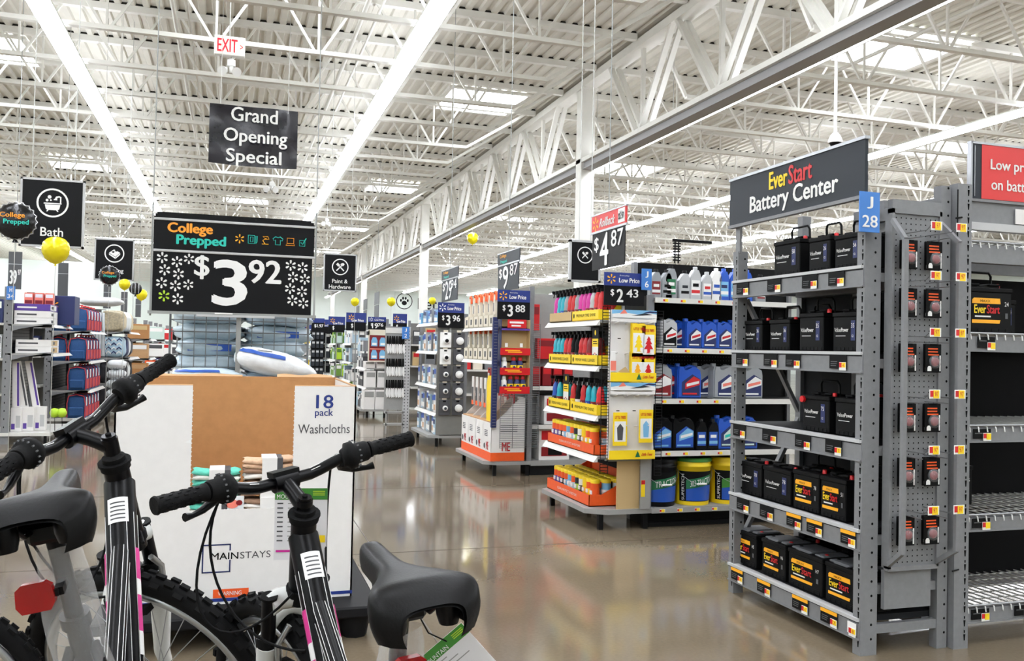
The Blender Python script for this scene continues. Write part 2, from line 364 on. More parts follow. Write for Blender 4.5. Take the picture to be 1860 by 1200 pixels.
def rect(m, c, u, v, x0, x1, z0, z1, mat, lift=.0015):
    c, u, v = Vector(c), Vector(u), Vector(v); c = c+u.cross(v)*lift
    m.flat([(x0,z0),(x1,z0),(x1,z1),(x0,z1)], c, u, v, mat)
def dept_sign(label, x0, x1, z0, z1, y, icon, lines):
    t = thing('department_sign', label, 'sign', ((x0+x1)/2, y, z0)); c = ((x0+x1)/2, y-.012, (z0+z1)/2); W, H = x1-x0, z1-z0
    p = MB(); p.box(x0+.02, x1-.02, y-.012, y+.012, z0+.02, z1-.02, 'sign_black'); part(p, 'panel', t)
    f = MB()
    for a in ((x0,x0+.02,z0,z1),(x1-.02,x1,z0,z1),(x0,x1,z0,z0+.02),(x0,x1,z1-.02,z1)): f.box(a[0],a[1],y-.02,y+.02,a[2],a[3],'shelf_lip')
    part(f, 'frame', t)
    r = MB()
    for x in (x0+.1, x1-.1): r.cyl((x,y,z1),(x,y,DZ+.01),.004,'wire_light',n=4)
    part(r, 'hanger', t)
    g = MB(); R = W*.25; cc = (c[0], c[1], c[2]+H*.15); ring(g, cc, *FX, R*.88, R, 'white'); icon(g, cc, R); part(g, 'icon', t)
    l = MB()
    if not lines: return t
    for i, s in enumerate(lines):
        l = MB(); tw = text_mesh(s, .02)[2]; h = H*(.13 if len(lines) == 1 else .105); l.text(s, (c[0], c[1], z0+H*(.225 if len(lines) == 1 else .27-.15*i)), *FX, min(W*.85, h*tw*.95), h*(1.25 if 'y' in s else 1), 'white', .02); part(l, 'lettering', t)
    return t
def tub(m, c, R):
    c = Vector(c); u, v = Vector(FX[0]), Vector(FX[1]); f = lambda pts: m.flat([(a*R, b_*R) for a, b_ in pts], c+Vector((0,-.002,0)), u, v, 'white')
    f([(-.55,0),(.55,0),(.55,-.08),(-.55,-.08)]); f([(-.48,-.12),(.48,-.12),(.42,-.42),(.3,-.5),(-.3,-.5),(-.42,-.42)])
    f([(-.32,-.48),(-.22,-.48),(-.3,-.6),(-.38,-.6)]); f([(.22,-.48),(.32,-.48),(.38,-.6),(.3,-.6)]); f([(.45,0),(.53,0),(.53,.42),(.45,.36)])
    f([(.53,.42),(.40,.5),(.2,.45),(.12,.28),(.22,.26),(.3,.36),(.4,.4),(.45,.36)]); f([(.05,.2),(.28,.2),(.28,.27),(.08,.27)])
    for x, z, r in ((-.2,.4,.12),(-.35,.17,.09),(-.12,.18,.06)): disc(m, c.x+x*R, c.z+z*R, r*R, r*R, c.y-.002, 'white')
def bed(m, c, R):
    c = Vector(c); u, v = Vector(FX[0]), Vector(FX[1]); f = lambda pts, mt='white', d=.002: m.flat([(a*R, b_*R) for a, b_ in pts], c+Vector((0,-d,0)), u, v, mt)
    f([(-.55,.05),(-.05,.45),(.58,.1),(.1,-.35)]); f([(-.55,.0),(.1,-.4),(.1,-.58),(-.55,-.15)]); f([(.12,-.4),(.58,.05),(.58,-.12),(.12,-.58)])
    f([(-.3,.15),(-.12,.28),(.05,.18),(-.12,.05)], 'sign_black', .003); f([(.02,.33),(.12,.4),(.3,.28),(.18,.2)], 'sign_black', .003)
def tools(m, c, R):
    c = Vector(c); u, v = Vector(FX[0]), Vector(FX[1]); f = lambda pts: m.flat([(a*R, b_*R) for a, b_ in pts], c+Vector((0,-.002,0)), u, v, 'white')
    f([(-.5,-.42),(-.4,-.52),(.3,.22),(.2,.32)]); f([(.0,.3),(.1,.42),(.35,.5),(.52,.36),(.42,.18),(.3,.1),(.2,.2)]); f([(.5,-.42),(.4,-.52),(-.2,.1),(-.1,.2)]); f([(-.52,.3),(-.3,.52),(-.02,.24),(-.24,.02)])
dept_sign('large black bath department sign with bathtub icon, hung on the left', -2.08, -1.485, 2.24, 2.94, 10, tub, ['Bath'])
dept_sign('black bedding department sign with bed icon, half covered by a balloon', -2.07, -1.5, 2.24, 2.89, 15, bed, ['Bedding'])
dept_sign('black paint and hardware department sign with crossed tools icon', 1.43, 1.98, 2.21, 2.84, 15, tools, ['Paint &', 'Hardware'])
dept_sign('small dark department sign hung behind the red rollback price sign', 3.03, 3.35, 1.95, 2.35, 7.8, lambda m, c, R: tools(m, c, R*.8), [])
# grand opening banner
t = thing('banner', 'black banner with grand opening special lettering, hung from the roof', 'banner', (.2, 11, 3.42))
def bw(u, v):
    x = -.323+1.02*u; z = 3.44+.7*v-.02*(1-v)*math.sin(u*3); y = 11+.012*math.sin(u*9+v*4)+.01*math.sin(v*7-u*3)+.02*max(0, .12-abs(u-.9))*10*v
    return (x, y, z)
m = MB(); m.grid(bw, 30, 20, 'banner'); m.grid(lambda u, v: (bw(1-u, v)[0], bw(1-u, v)[1]+.006, bw(1-u, v)[2]), 30, 20, 'banner'); part(m, 'sheet', t)
for i, (s, w, cx) in enumerate((('Grand', .54, .19), ('Opening', .735, .21), ('Special', .64, .195))):
    m = MB(); m.text(s, (cx, 10.972, 4.035-.245*i-(.03 if i else 0)), *FX, w, .17 if i == 0 else .21, 'white', .03); part(m, 'lettering', t)
m = MB()
for x in (-.2, .58): m.cyl((x, 11, 4.1), (x, 11.03, DZ+.01), .003, 'wire_light', n=4)
part(m, 'hanger', t)
# exit sign
t = thing('exit_sign', 'white exit sign with red letters hung under the roof', 'exit sign', (-.13, 12, 5.03))
m = MB(); m.cb(-.32, .065, 11.95, 12.03, 5.03, 5.28, 'white', .008); m.box(-.31, .055, 11.945, 11.95, 5.04, 5.27, 'exit_face'); part(m, 'housing', t)
m = MB(); m.text('EXIT', (-.155, 11.944, 5.155), *FX, .25, .17, 'exit_red', .02); m.text('>', (.02, 11.944, 5.15), *FX, .035, .06, 'exit_red', .02); part(m, 'lettering', t)
m = MB(); m.cyl((-.13, 12, 5.28), (-.13, 12, DZ+.01), .008, 'wire_light', n=5); part(m, 'stem', t)
def spots(loc, label, s=1, top=DZ+.01):
    t = thing('emergency_light', label, 'emergency light', loc); x, y, z = loc
    m = MB(); m.cyl((x, y, z+.14*s), (x, y, z-.05*s), .03*s, 'white'); m.cb(x-.05*s, x+.05*s, y-.04, y+.04, z+.04*s, z+.12*s, 'white'); part(m, 'bracket', t)
    for dx in (-.08, .05):
        m = MB(); m.cyl((x+dx*s, y+.05*s, z), (x+dx*s*1.4, y-.06*s, z-.04*s), .045*s, 'white', .06*s); part(m, 'lamp_head', t)
    m = MB(); m.cyl((x, y, z+.14*s), (x, y, top), .006, 'wire_light', n=4); part(m, 'stem', t)
spots((-.1, 12, 4.86), 'white twin-head emergency light just below the exit sign', 1, 5.03)
spots((.75, 20, 4.72), 'white twin-head emergency light below the grand opening banner', 1.1)
spots((2.55, 26, 4.85), 'white emergency light between the second strip light and the paint sign')
# dome camera on a pole
t = thing('dome_camera', 'white dome camera on a pole above the battery center sign', 'security camera', (6.94, 9, 3.85))
m = MB(); m.cyl((6.94, 9, 4.0), (6.94, 9, DZ+.01), .02, 'white', n=10); part(m, 'pole', t)
m = MB(); m.lathe([(.02,.17),(.04,.155),(.065,.12),(.085,.07),(.085,.04)], 'white', 20, (6.94,9,3.85)); part(m, 'housing', t)
m = MB(); m.lathe([(.001,-.02),(.035,-.013),(.06,.012),(.072,.04)], 'black', 20, (6.94,9,3.85)); part(m, 'dome', t)
# price flags hung over the aisles: a header strip above a price card
def price_flag(label, x, y0, y1, z0, z1, head, small, big, cents, colr='sign_grey', far=False):
    # faces -X, top edge spans y0 (far) .. y1 (near)
    w = y0-y1; t = thing('price_sign', label, 'price sign', (x, (y0+y1)/2, z0)); zc = (y0+y1)/2; hs = z0+(z1-z0)*.68
    p = MB(); p.box(x-.006, x+.006, y1, y0, hs, z1, colr); p.box(x-.009, x+.009, y1-.01, y0+.01, z1-.012, z1, 'silver'); p.box(x-.009, x+.009, y1-.01, y0+.01, hs-.012, hs+.006, 'silver'); part(p, 'header', t)
    c = MB(); c.box(x-.004, x+.004, y1+.02, y0-.02, z0, hs-.01, 'sign_black' if colr != 'sign_grey' else 'sign_grey'); part(c, 'price_card', t)
    l = MB(); X = x-.0065; zb = (z0+hs)/2
    l.text('$', (X, zc+w*.33, zb+.05), *FY, w*.14, (hs-z0)*.4, 'white', .03); l.text(big, (X, zc+w*(.1 if len(big) == 1 else .04), zb), *FY, w*(.26 if len(big) == 1 else .4), (hs-z0)*.85, 'white', .04); l.text(cents, (X, zc-w*.27, zb+.07), *FY, w*.34, (hs-z0)*.42, 'white', .03)
    part(l, 'lettering', t)
    h = MB()
    if head == 'rollback':
        spark(h, (X, y0-w*.13, (hs+z1)/2-.01), *FY, .065, 'amber'); h.text('Rollback', (X, zc+w*.02, (hs+z1)/2-.01), *FY, w*.44, .075, 'white', .03, shear=.1)
        rect(h, (X, zc, 0), *FY, w*.29, w*.47, hs+.02, z1-.02, 'white'); h.text('Was', (X-.003, zc-w*.38, z1-.05), *FY, w*.1, .025, 'sign_black'); h.text('$5.97', (X-.003, zc-w*.38, hs+.07), *FY, w*.15, .06, 'sign_black', .03)
    else:
        h.text('College', (X, y0-w*.27, (hs+z1)/2+.025), *FY, w*.3, .05, 'amber', .04); h.text('Prepped', (X, y0-w*.3, (hs+z1)/2-.04), *FY, w*.3, .05, 'teal_text', .04)
    part(h, 'header_lettering', t)
    r = MB(); r.cyl((x, zc, z1), (x, zc, DZ+.01), .005, 'post_grey', n=5); part(r, 'pole', t)
price_flag('hanging price flag with red rollback header, beside the white column', 3.0, 7.17, 6.46, 2.0, 2.485, 'rollback', '', '4', '87', 'red_sign')
price_flag('hanging grey price flag reading 9 87 above the can display endcap', 3.0, 10.05, 9.21, 1.97, 2.425, 'college', '', '9', '87')
price_flag('hanging grey price flag reading 29 94 left of the white column', 3.0, 12.99, 11.98, 1.98, 2.455, 'college', '', '29', '94')
for i, (x, y, p_, c_, d) in enumerate(((-2.95, 14.0, '39', '97', 'nearest to the aisle tag'), (-2.6, 15.6, '', '', 'behind the first yellow balloon'), (-2.62, 21, '', '', 'left of the striped black balloon'), (-2.6, 24, '', '', 'under the small yellow balloon'), (-2.6, 27.5, '', '', 'under the farthest yellow balloon at left'))):
    t = thing('price_sign', 'grey price flag over the left aisle, '+d, 'price sign', (x, y, 2.0))
    p = MB(); w = .17 if i == 0 else .15; p.box(x-w/2, x+w/2, y-.005, y+.005, 2.36, 2.53, 'flag_grey'); p.box(x-w/2, x+w/2, y-.007, y+.007, 2.35, 2.36, 'silver'); part(p, 'header', t)
    c = MB(); c.box(x-w/2, x+w/2, y-.004, y+.004, 2.0, 2.35, 'flag_grey'); part(c, 'price_card', t)
    l = MB()
    if not p_: rect(l, (x, y-.004, 2.17), *FX, -w*.3, w*.25, -.09, .1, 'shelf_lip')
    else: l.text(p_, (x-w*.12, y-.006, 2.17), *FX, w*.55, .2, 'white', .04); l.text(c_, (x+w*.33, y-.006, 2.24), *FX, w*.24, .08, 'white', .03); part(l, 'lettering', t)
    r = MB(); r.cyl((x, y, 2.53), (x, y, DZ+.01), .005, 'post_grey', n=5); part(r, 'pole', t)
for i, (x, y) in enumerate(((3.3, 21.2), (3.5, 24.5), (3.9, 29))):
    t = thing('price_sign', ORD[i]+' dark price flag past the paint sign, counted from near to far', 'price sign', (x, y, 1.9))
    p = MB(); p.box(x-.005, x+.005, y-.35, y+.35, 2.3, 2.6, 'flag_grey'); part(p, 'header', t); c = MB(); c.box(x-.004, x+.004, y-.33, y+.33, 1.9, 2.29, 'flag_grey'); part(c, 'price_card', t)
    r = MB(); r.cyl((x, y, 2.6), (x, y, DZ+.01), .005, 'post_grey', n=5); part(r, 'pole', t)
# balloons on strings
def balloon(kind, x, y, z, r, label, zf):
    t = thing('balloon', label, 'balloon', (x, y, zf))
    b = MB()
    mt = {'yellow': 'foil_yellow', 'black': 'foil_black', 'stripe': 'foil_black'}[kind]
    if kind == 'yellow':
        b.lathe([(.09*r,-1.2*r),(.05*r,-1.08*r),(.38*r,-.95*r),(.75*r,-.66*r),(.97*r,-.2*r),(r,.15*r),(.9*r,.55*r),(.62*r,.85*r),(.3*r,.98*r),(.002,1.0*r)], mt, 20, (x,y,z))
    else:
        def g(u, v):
            a = 2*math.pi*u; ph = math.pi*(v-.5); rr = r*(1+.035*math.cos(a*14)*max(0, math.cos(ph)-.3) if False else 1)
            return (x+rr*math.cos(ph)*math.cos(a)*1.0, y+rr*.42*math.sin(ph), z+rr*math.cos(ph)*math.sin(a))
        b.grid(g, 26, 12, mt, True, True); b.lathe([(.012,0),(.03,-.03)], mt, 8, (x,y,z-r))
    part(b, 'foil', t)
    if kind == 'black':
        e = MB(); pts = [(x+r*1.02*(1+.05*math.cos(i*math.pi))*math.cos(2*math.pi*i/40), y, z+r*1.02*(1+.05*math.cos(i*math.pi))*math.sin(2*math.pi*i/40)) for i in range(40)]
        e.tube(pts, .008*r/.18, 'foil_silver', 4, True); part(e, 'seam', t)
        l = MB(); l.text('College', (x-.08*r, y-.45*r, z+.25*r), *FX, 1.25*r, .34*r, 'orange_text', .04); l.text('Prepped', (x+.12*r, y-.45*r, z-.12*r), *FX, 1.25*r, .34*r, 'teal_text', .04); part(l, 'lettering', t)
    if kind == 'stripe':
        e = MB()
        for q in (-.5, 0, .5): e.tube([(x+q*r, y-.45*r*math.sqrt(max(.05, 1-q*q)), z-.8*r), (x+q*r*1.1, y-.47*r, z), (x+q*r, y-.4*r, z+.8*r)], .06*r, 'foil_silver', 5)
        part(e, 'stripe', t)
    s = MB(); s.cyl((x, y, z-r*1.1), (x, y, zf), .003, 'wire_light', n=4); part(s, 'string', t)
balloon('black', -1.905, 9, 2.37, .165, 'round black foil balloon with college lettering, left of the bath sign', 0)
balloon('yellow', -1.655, 9.5, 2.17, .128, 'largest yellow balloon, floating in front of the bath sign', 0)
balloon('black', -1.80, 14.6, 2.29, .14, 'black foil balloon covering half of the bedding sign', 0)
balloon('yellow', -1.54, 14.2, 2.14, .08, 'yellow balloon right below the bedding sign', 0)
balloon('stripe', -1.76, 18, 2.29, .115, 'black and silver striped balloon between two yellow balloons at left', 1.86)
balloon('yellow', -1.8, 19.6, 2.26, .115, 'yellow balloon floating beside the big price board', 1.81)
balloon('yellow', 2.36, 18, 2.19, .085, 'yellow balloon under the paint and hardware sign', 0)
balloon('yellow', 3.1, 18, 2.22, .09, 'yellow balloon left of the paw ring', 0)
balloon('yellow', 3.96, 18, 2.27, .075, 'yellow balloon tip peeking behind the white column', 0)
balloon('yellow', 6.4, 24, 4.4, .16, 'stray yellow balloon drifting up under the roof', 4.0)
# ================================================================ BATTERY RACK (faces the aisle, -X)
RXF = 2.63
def post(name, parent, x0, x1, y0, y1, z1, holes_face, slots_face):
    m = MB(); m.box(x0, x1, y0, y1, 0, z1, 'rack_grey')
    z = .05
    while z < z1-.03:
        if holes_face == '-y':
            xc = (x0+x1)/2+.012
            m.flat([(.006*math.cos(a), .006*math.sin(a)) for a in [i*math.pi/4 for i in range(8)]], (xc, y0-.0008, z+.02), *FX, 'slot')
        if slots_face == '-x':
            yc = y0+.014; m.flat([(-.006,.014),(.006,.014),(.003,-.014),(-.003,-.014)], (x0-.0008, yc, z), *FY, 'slot')
            m.flat([(-.004,.006),(.004,.006),(.003,-.006),(-.003,-.006)], (x0-.0008, yc, z+.026), *FY, 'slot')
        if slots_face == '-y':
            m.flat([(-.006,.014),(.006,.014),(.003,-.014),(-.003,-.014)], (x1-.02, y0-.0008, z), *FX, 'slot')
            m.flat([(-.004,.006),(.004,.006),(.003,-.006),(-.003,-.006)], (x1-.02, y0-.0008, z+.026), *FX, 'slot')
        z += .0625
    return part(m, name, parent)
t = thing('battery_rack', 'tall grey steel rack of car batteries under the battery center sign', 'shelving', (2.86, 3.73, 0))
post('post', t, RXF, RXF+.085, 3.2, 3.25, 1.86, '-y', '-x'); post('post', t, RXF, RXF+.06, 4.215, 4.265, 1.86, '-y', '-x')
post('post', t, 3.04, 3.095, 3.2, 3.245, 2.08, '-y', None); post('post', t, 3.04, 3.095, 4.215, 4.26, 2.08, None, None)
RSH = []; SHZ = [.16, .545, .935, 1.32, 1.70]
for i, z in enumerate(SHZ):
    m = MB(); m.box(RXF+.02, 3.06, 3.25, 4.215, z-.03, z-.004, 'rack_dark')
    m.box(RXF-.004, RXF+.03, 3.205, 4.26, z-.088, z-.012, 'rack_grey'); m.box(RXF-.01, RXF+.03, 3.205, 4.26, z-.095, z-.088, 'rack_grey')
    m.box(RXF-.012, RXF+.03, 3.207, 4.258, z-.014, z, 'shelf_lip'); m.box(RXF-.006, RXF+.0, 3.207, 4.258, z-.02, z-.014, 'rack_dark')
    m.box(3.0, 3.06, 3.25, 4.215, z-.08, z-.03, 'rack_grey')
    for yb in (3.2, 4.235): m.box(RXF+.085, 3.04, yb+.005, yb+.03, z-.07, z-.03, 'rack_grey')
    RSH.append(part(m, 'shelf', t))
m = MB(); m.box(3.065, 3.075, 3.245, 4.215, .1, 1.66, 'rack_dark'); m.box(3.04, 3.066, 3.71, 3.79, .1, 2.04, 'rack_grey'); m.box(3.03, 3.06, 3.79, 4.215, 1.7, 1.845, 'rack_grey'); m.box(3.0, 3.03, 3.79, 4.215, 1.7, 1.73, 'rack_grey')  # back sheet darker than the rack: shade between the shelves put into its colour
part(m, 'back_panel', t)
m = MB(); m.box(3.06, 3.095, 3.245, 4.215, 1.76, 1.86, 'rack_grey')
for i in range(24): m.box(3.0585, 3.06, 3.27+i*.04, 3.278+i*.04, 1.80, 1.81, 'slot')
m.box(3.06, 3.095, 3.245, 3.75, 1.88, 1.96, 'rack_grey'); m.box(3.05, 3.095, 3.245, 3.75, 1.97, 2.03, 'rack_grey'); part(m, 'top_rail', t)
for a in (((2.7, 4.24, .3), (3.05, 4.24, .95)), ((2.7, 4.24, 1.6), (3.05, 4.24, .98))):
    m = MB(); m.bar(*a, .03, .02, 'rack_grey'); part(m, 'end_brace', t)
m = MB(); m.box(2.715, 3.04, 3.21, 3.24, .26, .30, 'rack_grey'); part(m, 'end_brace', t)
TAGY = [[(4.218,4.106),(3.97,3.855),(3.671,3.551),(3.456,3.34),(3.27,3.215)], [(4.174,4.059),(3.956,3.84),(3.726,3.612),(3.567,3.453),(3.323,3.225)], [(4.221,4.104),(3.944,3.823),(3.667,3.55),(3.438,3.325)], [(4.202,4.088),(3.941,3.824),(3.753,3.637),(3.416,3.301)], [(4.209,4.094),(3.919,3.804),(3.629,3.515),(3.432,3.322)]]
for i, tg in enumerate(TAGY):
    z = SHZ[i]
    for j, (a, b_) in enumerate(tg):
        m = MB(); X = RXF-.0125
        wide = a-b_ > .08
        yel = (i == 0 and wide) or (i == 1 and j >= 2)
        if wide:
            m.box(X, X+.003, b_, a, z-.078, z-.018, 'batt_black')
            if yel: m.box(X-.001, X, b_, a, z-.032, z-.016, 'amber')
            for q in range(3): m.box(X-.001, X, a-.055+q*.004, a-.01, z-.048-q*.009, z-.045-q*.009, 'hair_grey')
        else: m.box(X, X+.003, b_, a, z-.075, z-.025, 'white')
        c = b_+.022
        m.box(X-.002, X, c-.022, c+.022, z-.085, z-.048, 'white'); m.box(X-.0028, X-.002, c+.004, c+.021, z-.072, z-.05, 'red'); m.box(X-.0028, X-.002, c-.021, c+.004, z-.072, z-.05, 'yellow')
        m.text('%d' % (4+(i*3+j) % 6), (X-.003, c-.008, z-.062), *FY, .01, .016, 'red')
        part(m, 'price_tag', RSH[i])
# header sign
t = thing('header_sign', 'long dark battery center sign on top of the battery rack', 'sign', (2.62, 3.73, 2.0))
m = MB(); m.box(2.612, 2.628, 3.185, 4.28, 2.005, 2.255, 'sign_grey'); part(m, 'panel', t)
m = MB(); m.box(2.606, 2.634, 3.18, 4.285, 2.25, 2.264, 'silver'); m.box(2.606, 2.634, 3.18, 4.285, 1.99, 2.006, 'rack_grey'); part(m, 'rail', t)
m = MB()
for y in (3.23, 4.23): m.box(2.635, 2.65, y-.02, y+.02, 1.85, 2.1, 'rack_grey'); m.box(2.628, 2.636, y-.02, y+.02, 1.99, 2.05, 'rack_grey')
part(m, 'bracket', t)
m = MB(); m.text('Ever', (2.6115, 3.826, 2.188), *FY, .16, .09, 'yellow', .05); part(m, 'lettering', t); m = MB(); m.text('Start', (2.6115, 3.645, 2.19), *FY, .19, .095, 'red', .05); part(m, 'lettering', t); m = MB(); m.text('Battery Center', (2.6115, 3.72, 2.078), *FY, .72, .115, 'white', .04); part(m, 'lettering', t)
# aisle number plates
def aisle_tag(x0, x1, y, z0, z1, a, b_, label):
    t = thing('aisle_tag', label, 'sign', ((x0+x1)/2, y, z0)); c = (x0+x1)/2; h = z1-z0
    m = MB(); m.cb(x0, x1, y-.004, y+.002, z0, z1, 'tag_blue', .001); part(m, 'plate', t)
    m = MB(); m.text(a, (c, y-.0045, z0+h*.73), *FX, (x1-x0)*.3, h*.3, 'white', .03); m.text(b_, (c, y-.0045, z0+h*.27), *FX, (x1-x0)*(.38*len(b_)), h*.3, 'white', .03); part(m, 'lettering', t)
    m = MB(); m.box(c-.008, c+.008, y+.002, y+.08, z0+.01, z0+.04, 'rack_grey'); part(m, 'clip', t)
aisle_tag(2.555, 2.66, 3.15, 1.835, 2.01, 'J', '28', 'blue aisle tag J 28 clipped to the battery rack post')
aisle_tag(2.83, 2.91, 5.82, 1.75, 1.905, 'J', '6', 'blue aisle tag J 6 behind the 2 43 price sign')
# ---------------------------------------------------------------- car batteries
def battery(kind, w, h, d, num, handle=True, tall_lid=False):
    def build():
        ev = kind == 'E'; t = thing('car_battery', '', 'car battery', (0,0,0))
        b = MB(); hb = h*.84
        b.cb(-w/2+.004, w/2-.004, 0, d, 0, hb, 'batt_black', .004)
        for q in range(6): b.box(-w*.4+q*w*.15, -w*.4+q*w*.15+w*.07, -.002, 0, .004, .018, 'batt_black')
        b.box(-w/2+.02, w/2-.02, -.0015, 0, .022, .026, 'batt_black'); bd = part(b, 'body', t)
        l = MB(); lc = 'batt_grey' if tall_lid else 'batt_black'
        l.cb(-w/2, w/2, -.003, d+.003, hb, hb+.02, 'batt_black', .003)
        if tall_lid:
            l.cb(-w/2+.01, w*.12, .01, d-.01, hb+.02, h, lc, .006); l.cb(w*.2, w/2-.01, .01, d-.01, hb+.02, h, lc, .006); l.cb(-w*.3, w*.1, .005, .03, hb+.02, h-.005, lc, .004)
        else:
            l.cb(-w/2+.03, w/2-.03, .04, d-.02, hb+.02, h, lc, .005); l.cb(-w*.35, -w*.1, .03, .09, h-.004, h+.006, lc, .003); l.cb(w*.1, w*.35, .03, .09, h-.004, h+.006, lc, .003)
        ld = part(l, 'lid', t)
        g = MB(); F = -.0005
        if ev:
            lw, lh, lz = w*.62, h*.52, hb*.54; cx = -w*.08
            rect(g, (cx, F, lz), *FX, -lw/2, lw/2, -lh/2, lh/2, 'batt_black', .001)
            g.flat([(-lw/2,lh*.28),(lw/2,lh*.28),(lw*.48,lh/2),(-lw*.44,lh/2),(-lw/2,lh*.42)], (cx, F-.002, lz), *FX, 'amber')
            g.flat([(-lw*.5,-lh/2),(lw*.47,-lh/2),(lw/2,-lh*.36),(-lw/2,-lh*.36)], (cx, F-.002, lz), *FX, 'amber')
            g.text('MAXX', (cx-lw*.05, F-.003, lz+lh*.385), *FX, lw*.35, lh*.1, 'batt_black', .02)
            g.text('Ever', (cx-lw*.235, F-.003, lz+lh*.06), *FX, lw*.42, lh*.34, 'yellow', .04); g.text('Start', (cx+lw*.23, F-.003, lz+lh*.06), *FX, lw*.46, lh*.34, 'red', .04)
            g.box(cx-lw*.4, cx+lw*.15, F-.003, F-.002, lz-lh*.26, lz-lh*.2, 'white')
            g.text(num, (w*.36, F-.002, lz+lh*.28), *FX, w*.09, h*.09, 'white', .02); g.box(w*.335, w*.39, F-.0025, F-.002, lz-lh*.3, lz-lh*.08, 'hair_grey')
        else:
            lz = hb*.62
            g.text('Value', (-w*.28, F-.002, lz), *FX, w*.24, h*.1, 'white', .0); g.text('Power', (-w*.015, F-.002, lz), *FX, w*.27, h*.1, 'white', .04)
            g.box(-w*.36, w*.0, F-.002, F-.001, lz-h*.155, lz-h*.14, 'white')
            rect(g, (w*.27, F, lz), *FX, -w*.075, w*.075, -h*.26, h*.22, 'navy', .001); g.text(num, (w*.27, F-.002, lz+h*.1), *FX, w*.11, h*.11, 'white', .02); g.text('12', (w*.27, F-.002, lz-h*.15), *FX, w*.06, h*.06, 'white', .02)
        part(g, 'label', bd)
        for s, c in ((-1, 'black'), (1, 'red')):
            k = MB(); k.lathe([(.011,0),(.011,.022),(.006,.026)], c, 10, (s*w*.36, d*.3, h-.018 if not tall_lid else h-.022)); part(k, 'terminal', ld)
        if handle:
            a = MB(); a.tube([(-w*.33, d*.5, hb+.005), (-w*.33, d*.48, h+.045), (-w*.27, d*.47, h+.062), (w*.27, d*.47, h+.062), (w*.33, d*.48, h+.045), (w*.33, d*.5, hb+.005)], .006, 'black', 6); part(a, 'handle', t)
        return t
    return build
SIDE = []
def shelf_batts(si, fronts, kinds, names):
    for j, ((a, b_), (kd, num, h, hd, tl)) in enumerate(zip(fronts, kinds)):
        w = a-b_; key = ('batt', kd, num, round(w, 3), h, hd, tl)
        o = put(key, battery(kd, w, h, .17, num, hd, tl), (2.675, (a+b_)/2, SHZ[si]+.001), HX, names[j], 'car batteries on the rack')
        if j == 0 and si in (1, 2): SIDE.append((o, w))
shelf_batts(4, [(3.949,3.726),(3.659,3.494),(3.465,3.277)], [('V','58',.19,True,False),('V','26',.175,True,False),('V','56',.165,True,False)],
  ['widest plain black car battery on the top rack shelf, beside the empty gap', 'middle black car battery on the top rack shelf', 'black car battery on the top rack shelf next to the aisle tag'])
shelf_batts(3, [(4.212,4.043),(3.978,3.80),(3.726,3.535),(3.471,3.284)], [('V','36',.165,True,False),('V','36',.165,True,False),('V','35',.195,True,False),('V','35',.19,True,False)],
  ['farthest small black battery on the second rack shelf from the top', 'second small black battery on the second rack shelf, loop handle raised', 'tall black battery with white feet marks on the second rack shelf', 'black battery on the second rack shelf against the near post'])
shelf_batts(2, [(3.691,3.485),(3.447,3.24)], [('V','75',.18,True,False),('V','75',.18,True,False)],
  ['left of the two black batteries on the middle rack shelf, red side terminal', 'right of the two black batteries on the middle rack shelf'])
shelf_batts(1, [(4.265,4.028),(4.016,3.774),(3.759,3.552),(3.546,3.36)], [('V','78',.18,False,False),('V','78',.18,False,False),('E','78',.2,False,False),('E','51',.2,False,False)],
  ['farthest black battery on the fourth rack shelf, red side terminal', 'second black battery on the fourth rack shelf, blue number patch', 'left orange-labelled battery on the fourth rack shelf', 'right orange-labelled battery on the fourth rack shelf'])
shelf_batts(0, [(4.283,4.065),(4.02,3.808),(3.79,3.518),(3.502,3.255)], [('E','H5',.19,False,True),('E','H6',.19,False,True),('E','H7',.19,False,True),('E','H8',.19,False,True)],
  ['farthest orange-labelled battery on the bottom rack shelf', 'second orange-labelled battery on the bottom rack shelf from the far end', 'third orange-labelled battery on the bottom rack shelf from the far end', 'nearest orange-labelled battery on the bottom rack shelf, against the near post'])
for o, w in SIDE:
    m = MB(); m.cyl((-w/2+.012, -.0005, .15), (-w/2+.012, -.014, .15), .016, 'red', n=12); part(m, 'terminal_cap', o, 'round red terminal cap', world=False)
# rear row, half hidden
for si, ys in ((4, (3.36,)), (3, (3.9, 3.4)), (2, (3.5,)), (1, (3.85, 3.45)), (0, (3.95, 3.6))):
    for j, y in enumerate(ys):
        put(('batt','R'), battery('V', .2, .18, .15, '24', True, False), (2.87, y, SHZ[si]+.001), HX, 'dark battery in the back row of the %s rack shelf, %s' % (['bottom','fourth','middle','second','top'][si], ['farther one', 'nearer one'][j] if len(ys) > 1 else 'alone there'), 'batteries in the back row')
# ---------------------------------------------------------------- end panel with hanging terminal kits
t = thing('pegboard_panel', 'narrow grey pegboard panel hung on the end of the battery rack', 'pegboard', (2.87, 3.17, .38))
m = MB(); m.box(2.745, 2.995, 3.165, 3.18, .39, 1.945, 'rack_grey')
for i in range(9):
    for j in range(62):
        m.flat([(.0035*math.cos(a), .0035*math.sin(a)) for a in [q*math.pi/3 for q in range(6)]], (2.763+i*.0265, 3.1642, .405+j*.0247), *FX, 'slot')
part(m, 'board', t)
m = MB()
for a in ((2.735,2.748),(2.992,3.005)): m.box(*a, 3.155, 3.2, .38, 1.95, 'rack_grey')
m.box(2.735, 3.005, 3.155, 3.185, .37, .39, 'rack_grey'); m.box(2.735, 3.005, 3.155, 3.185, 1.93, 1.99, 'rack_grey'); part(m, 'frame', t)
m = MB(); m.box(2.735, 2.985, 3.18, 3.2, .2, .37, 'rack_grey'); part(m, 'kick_panel', t)
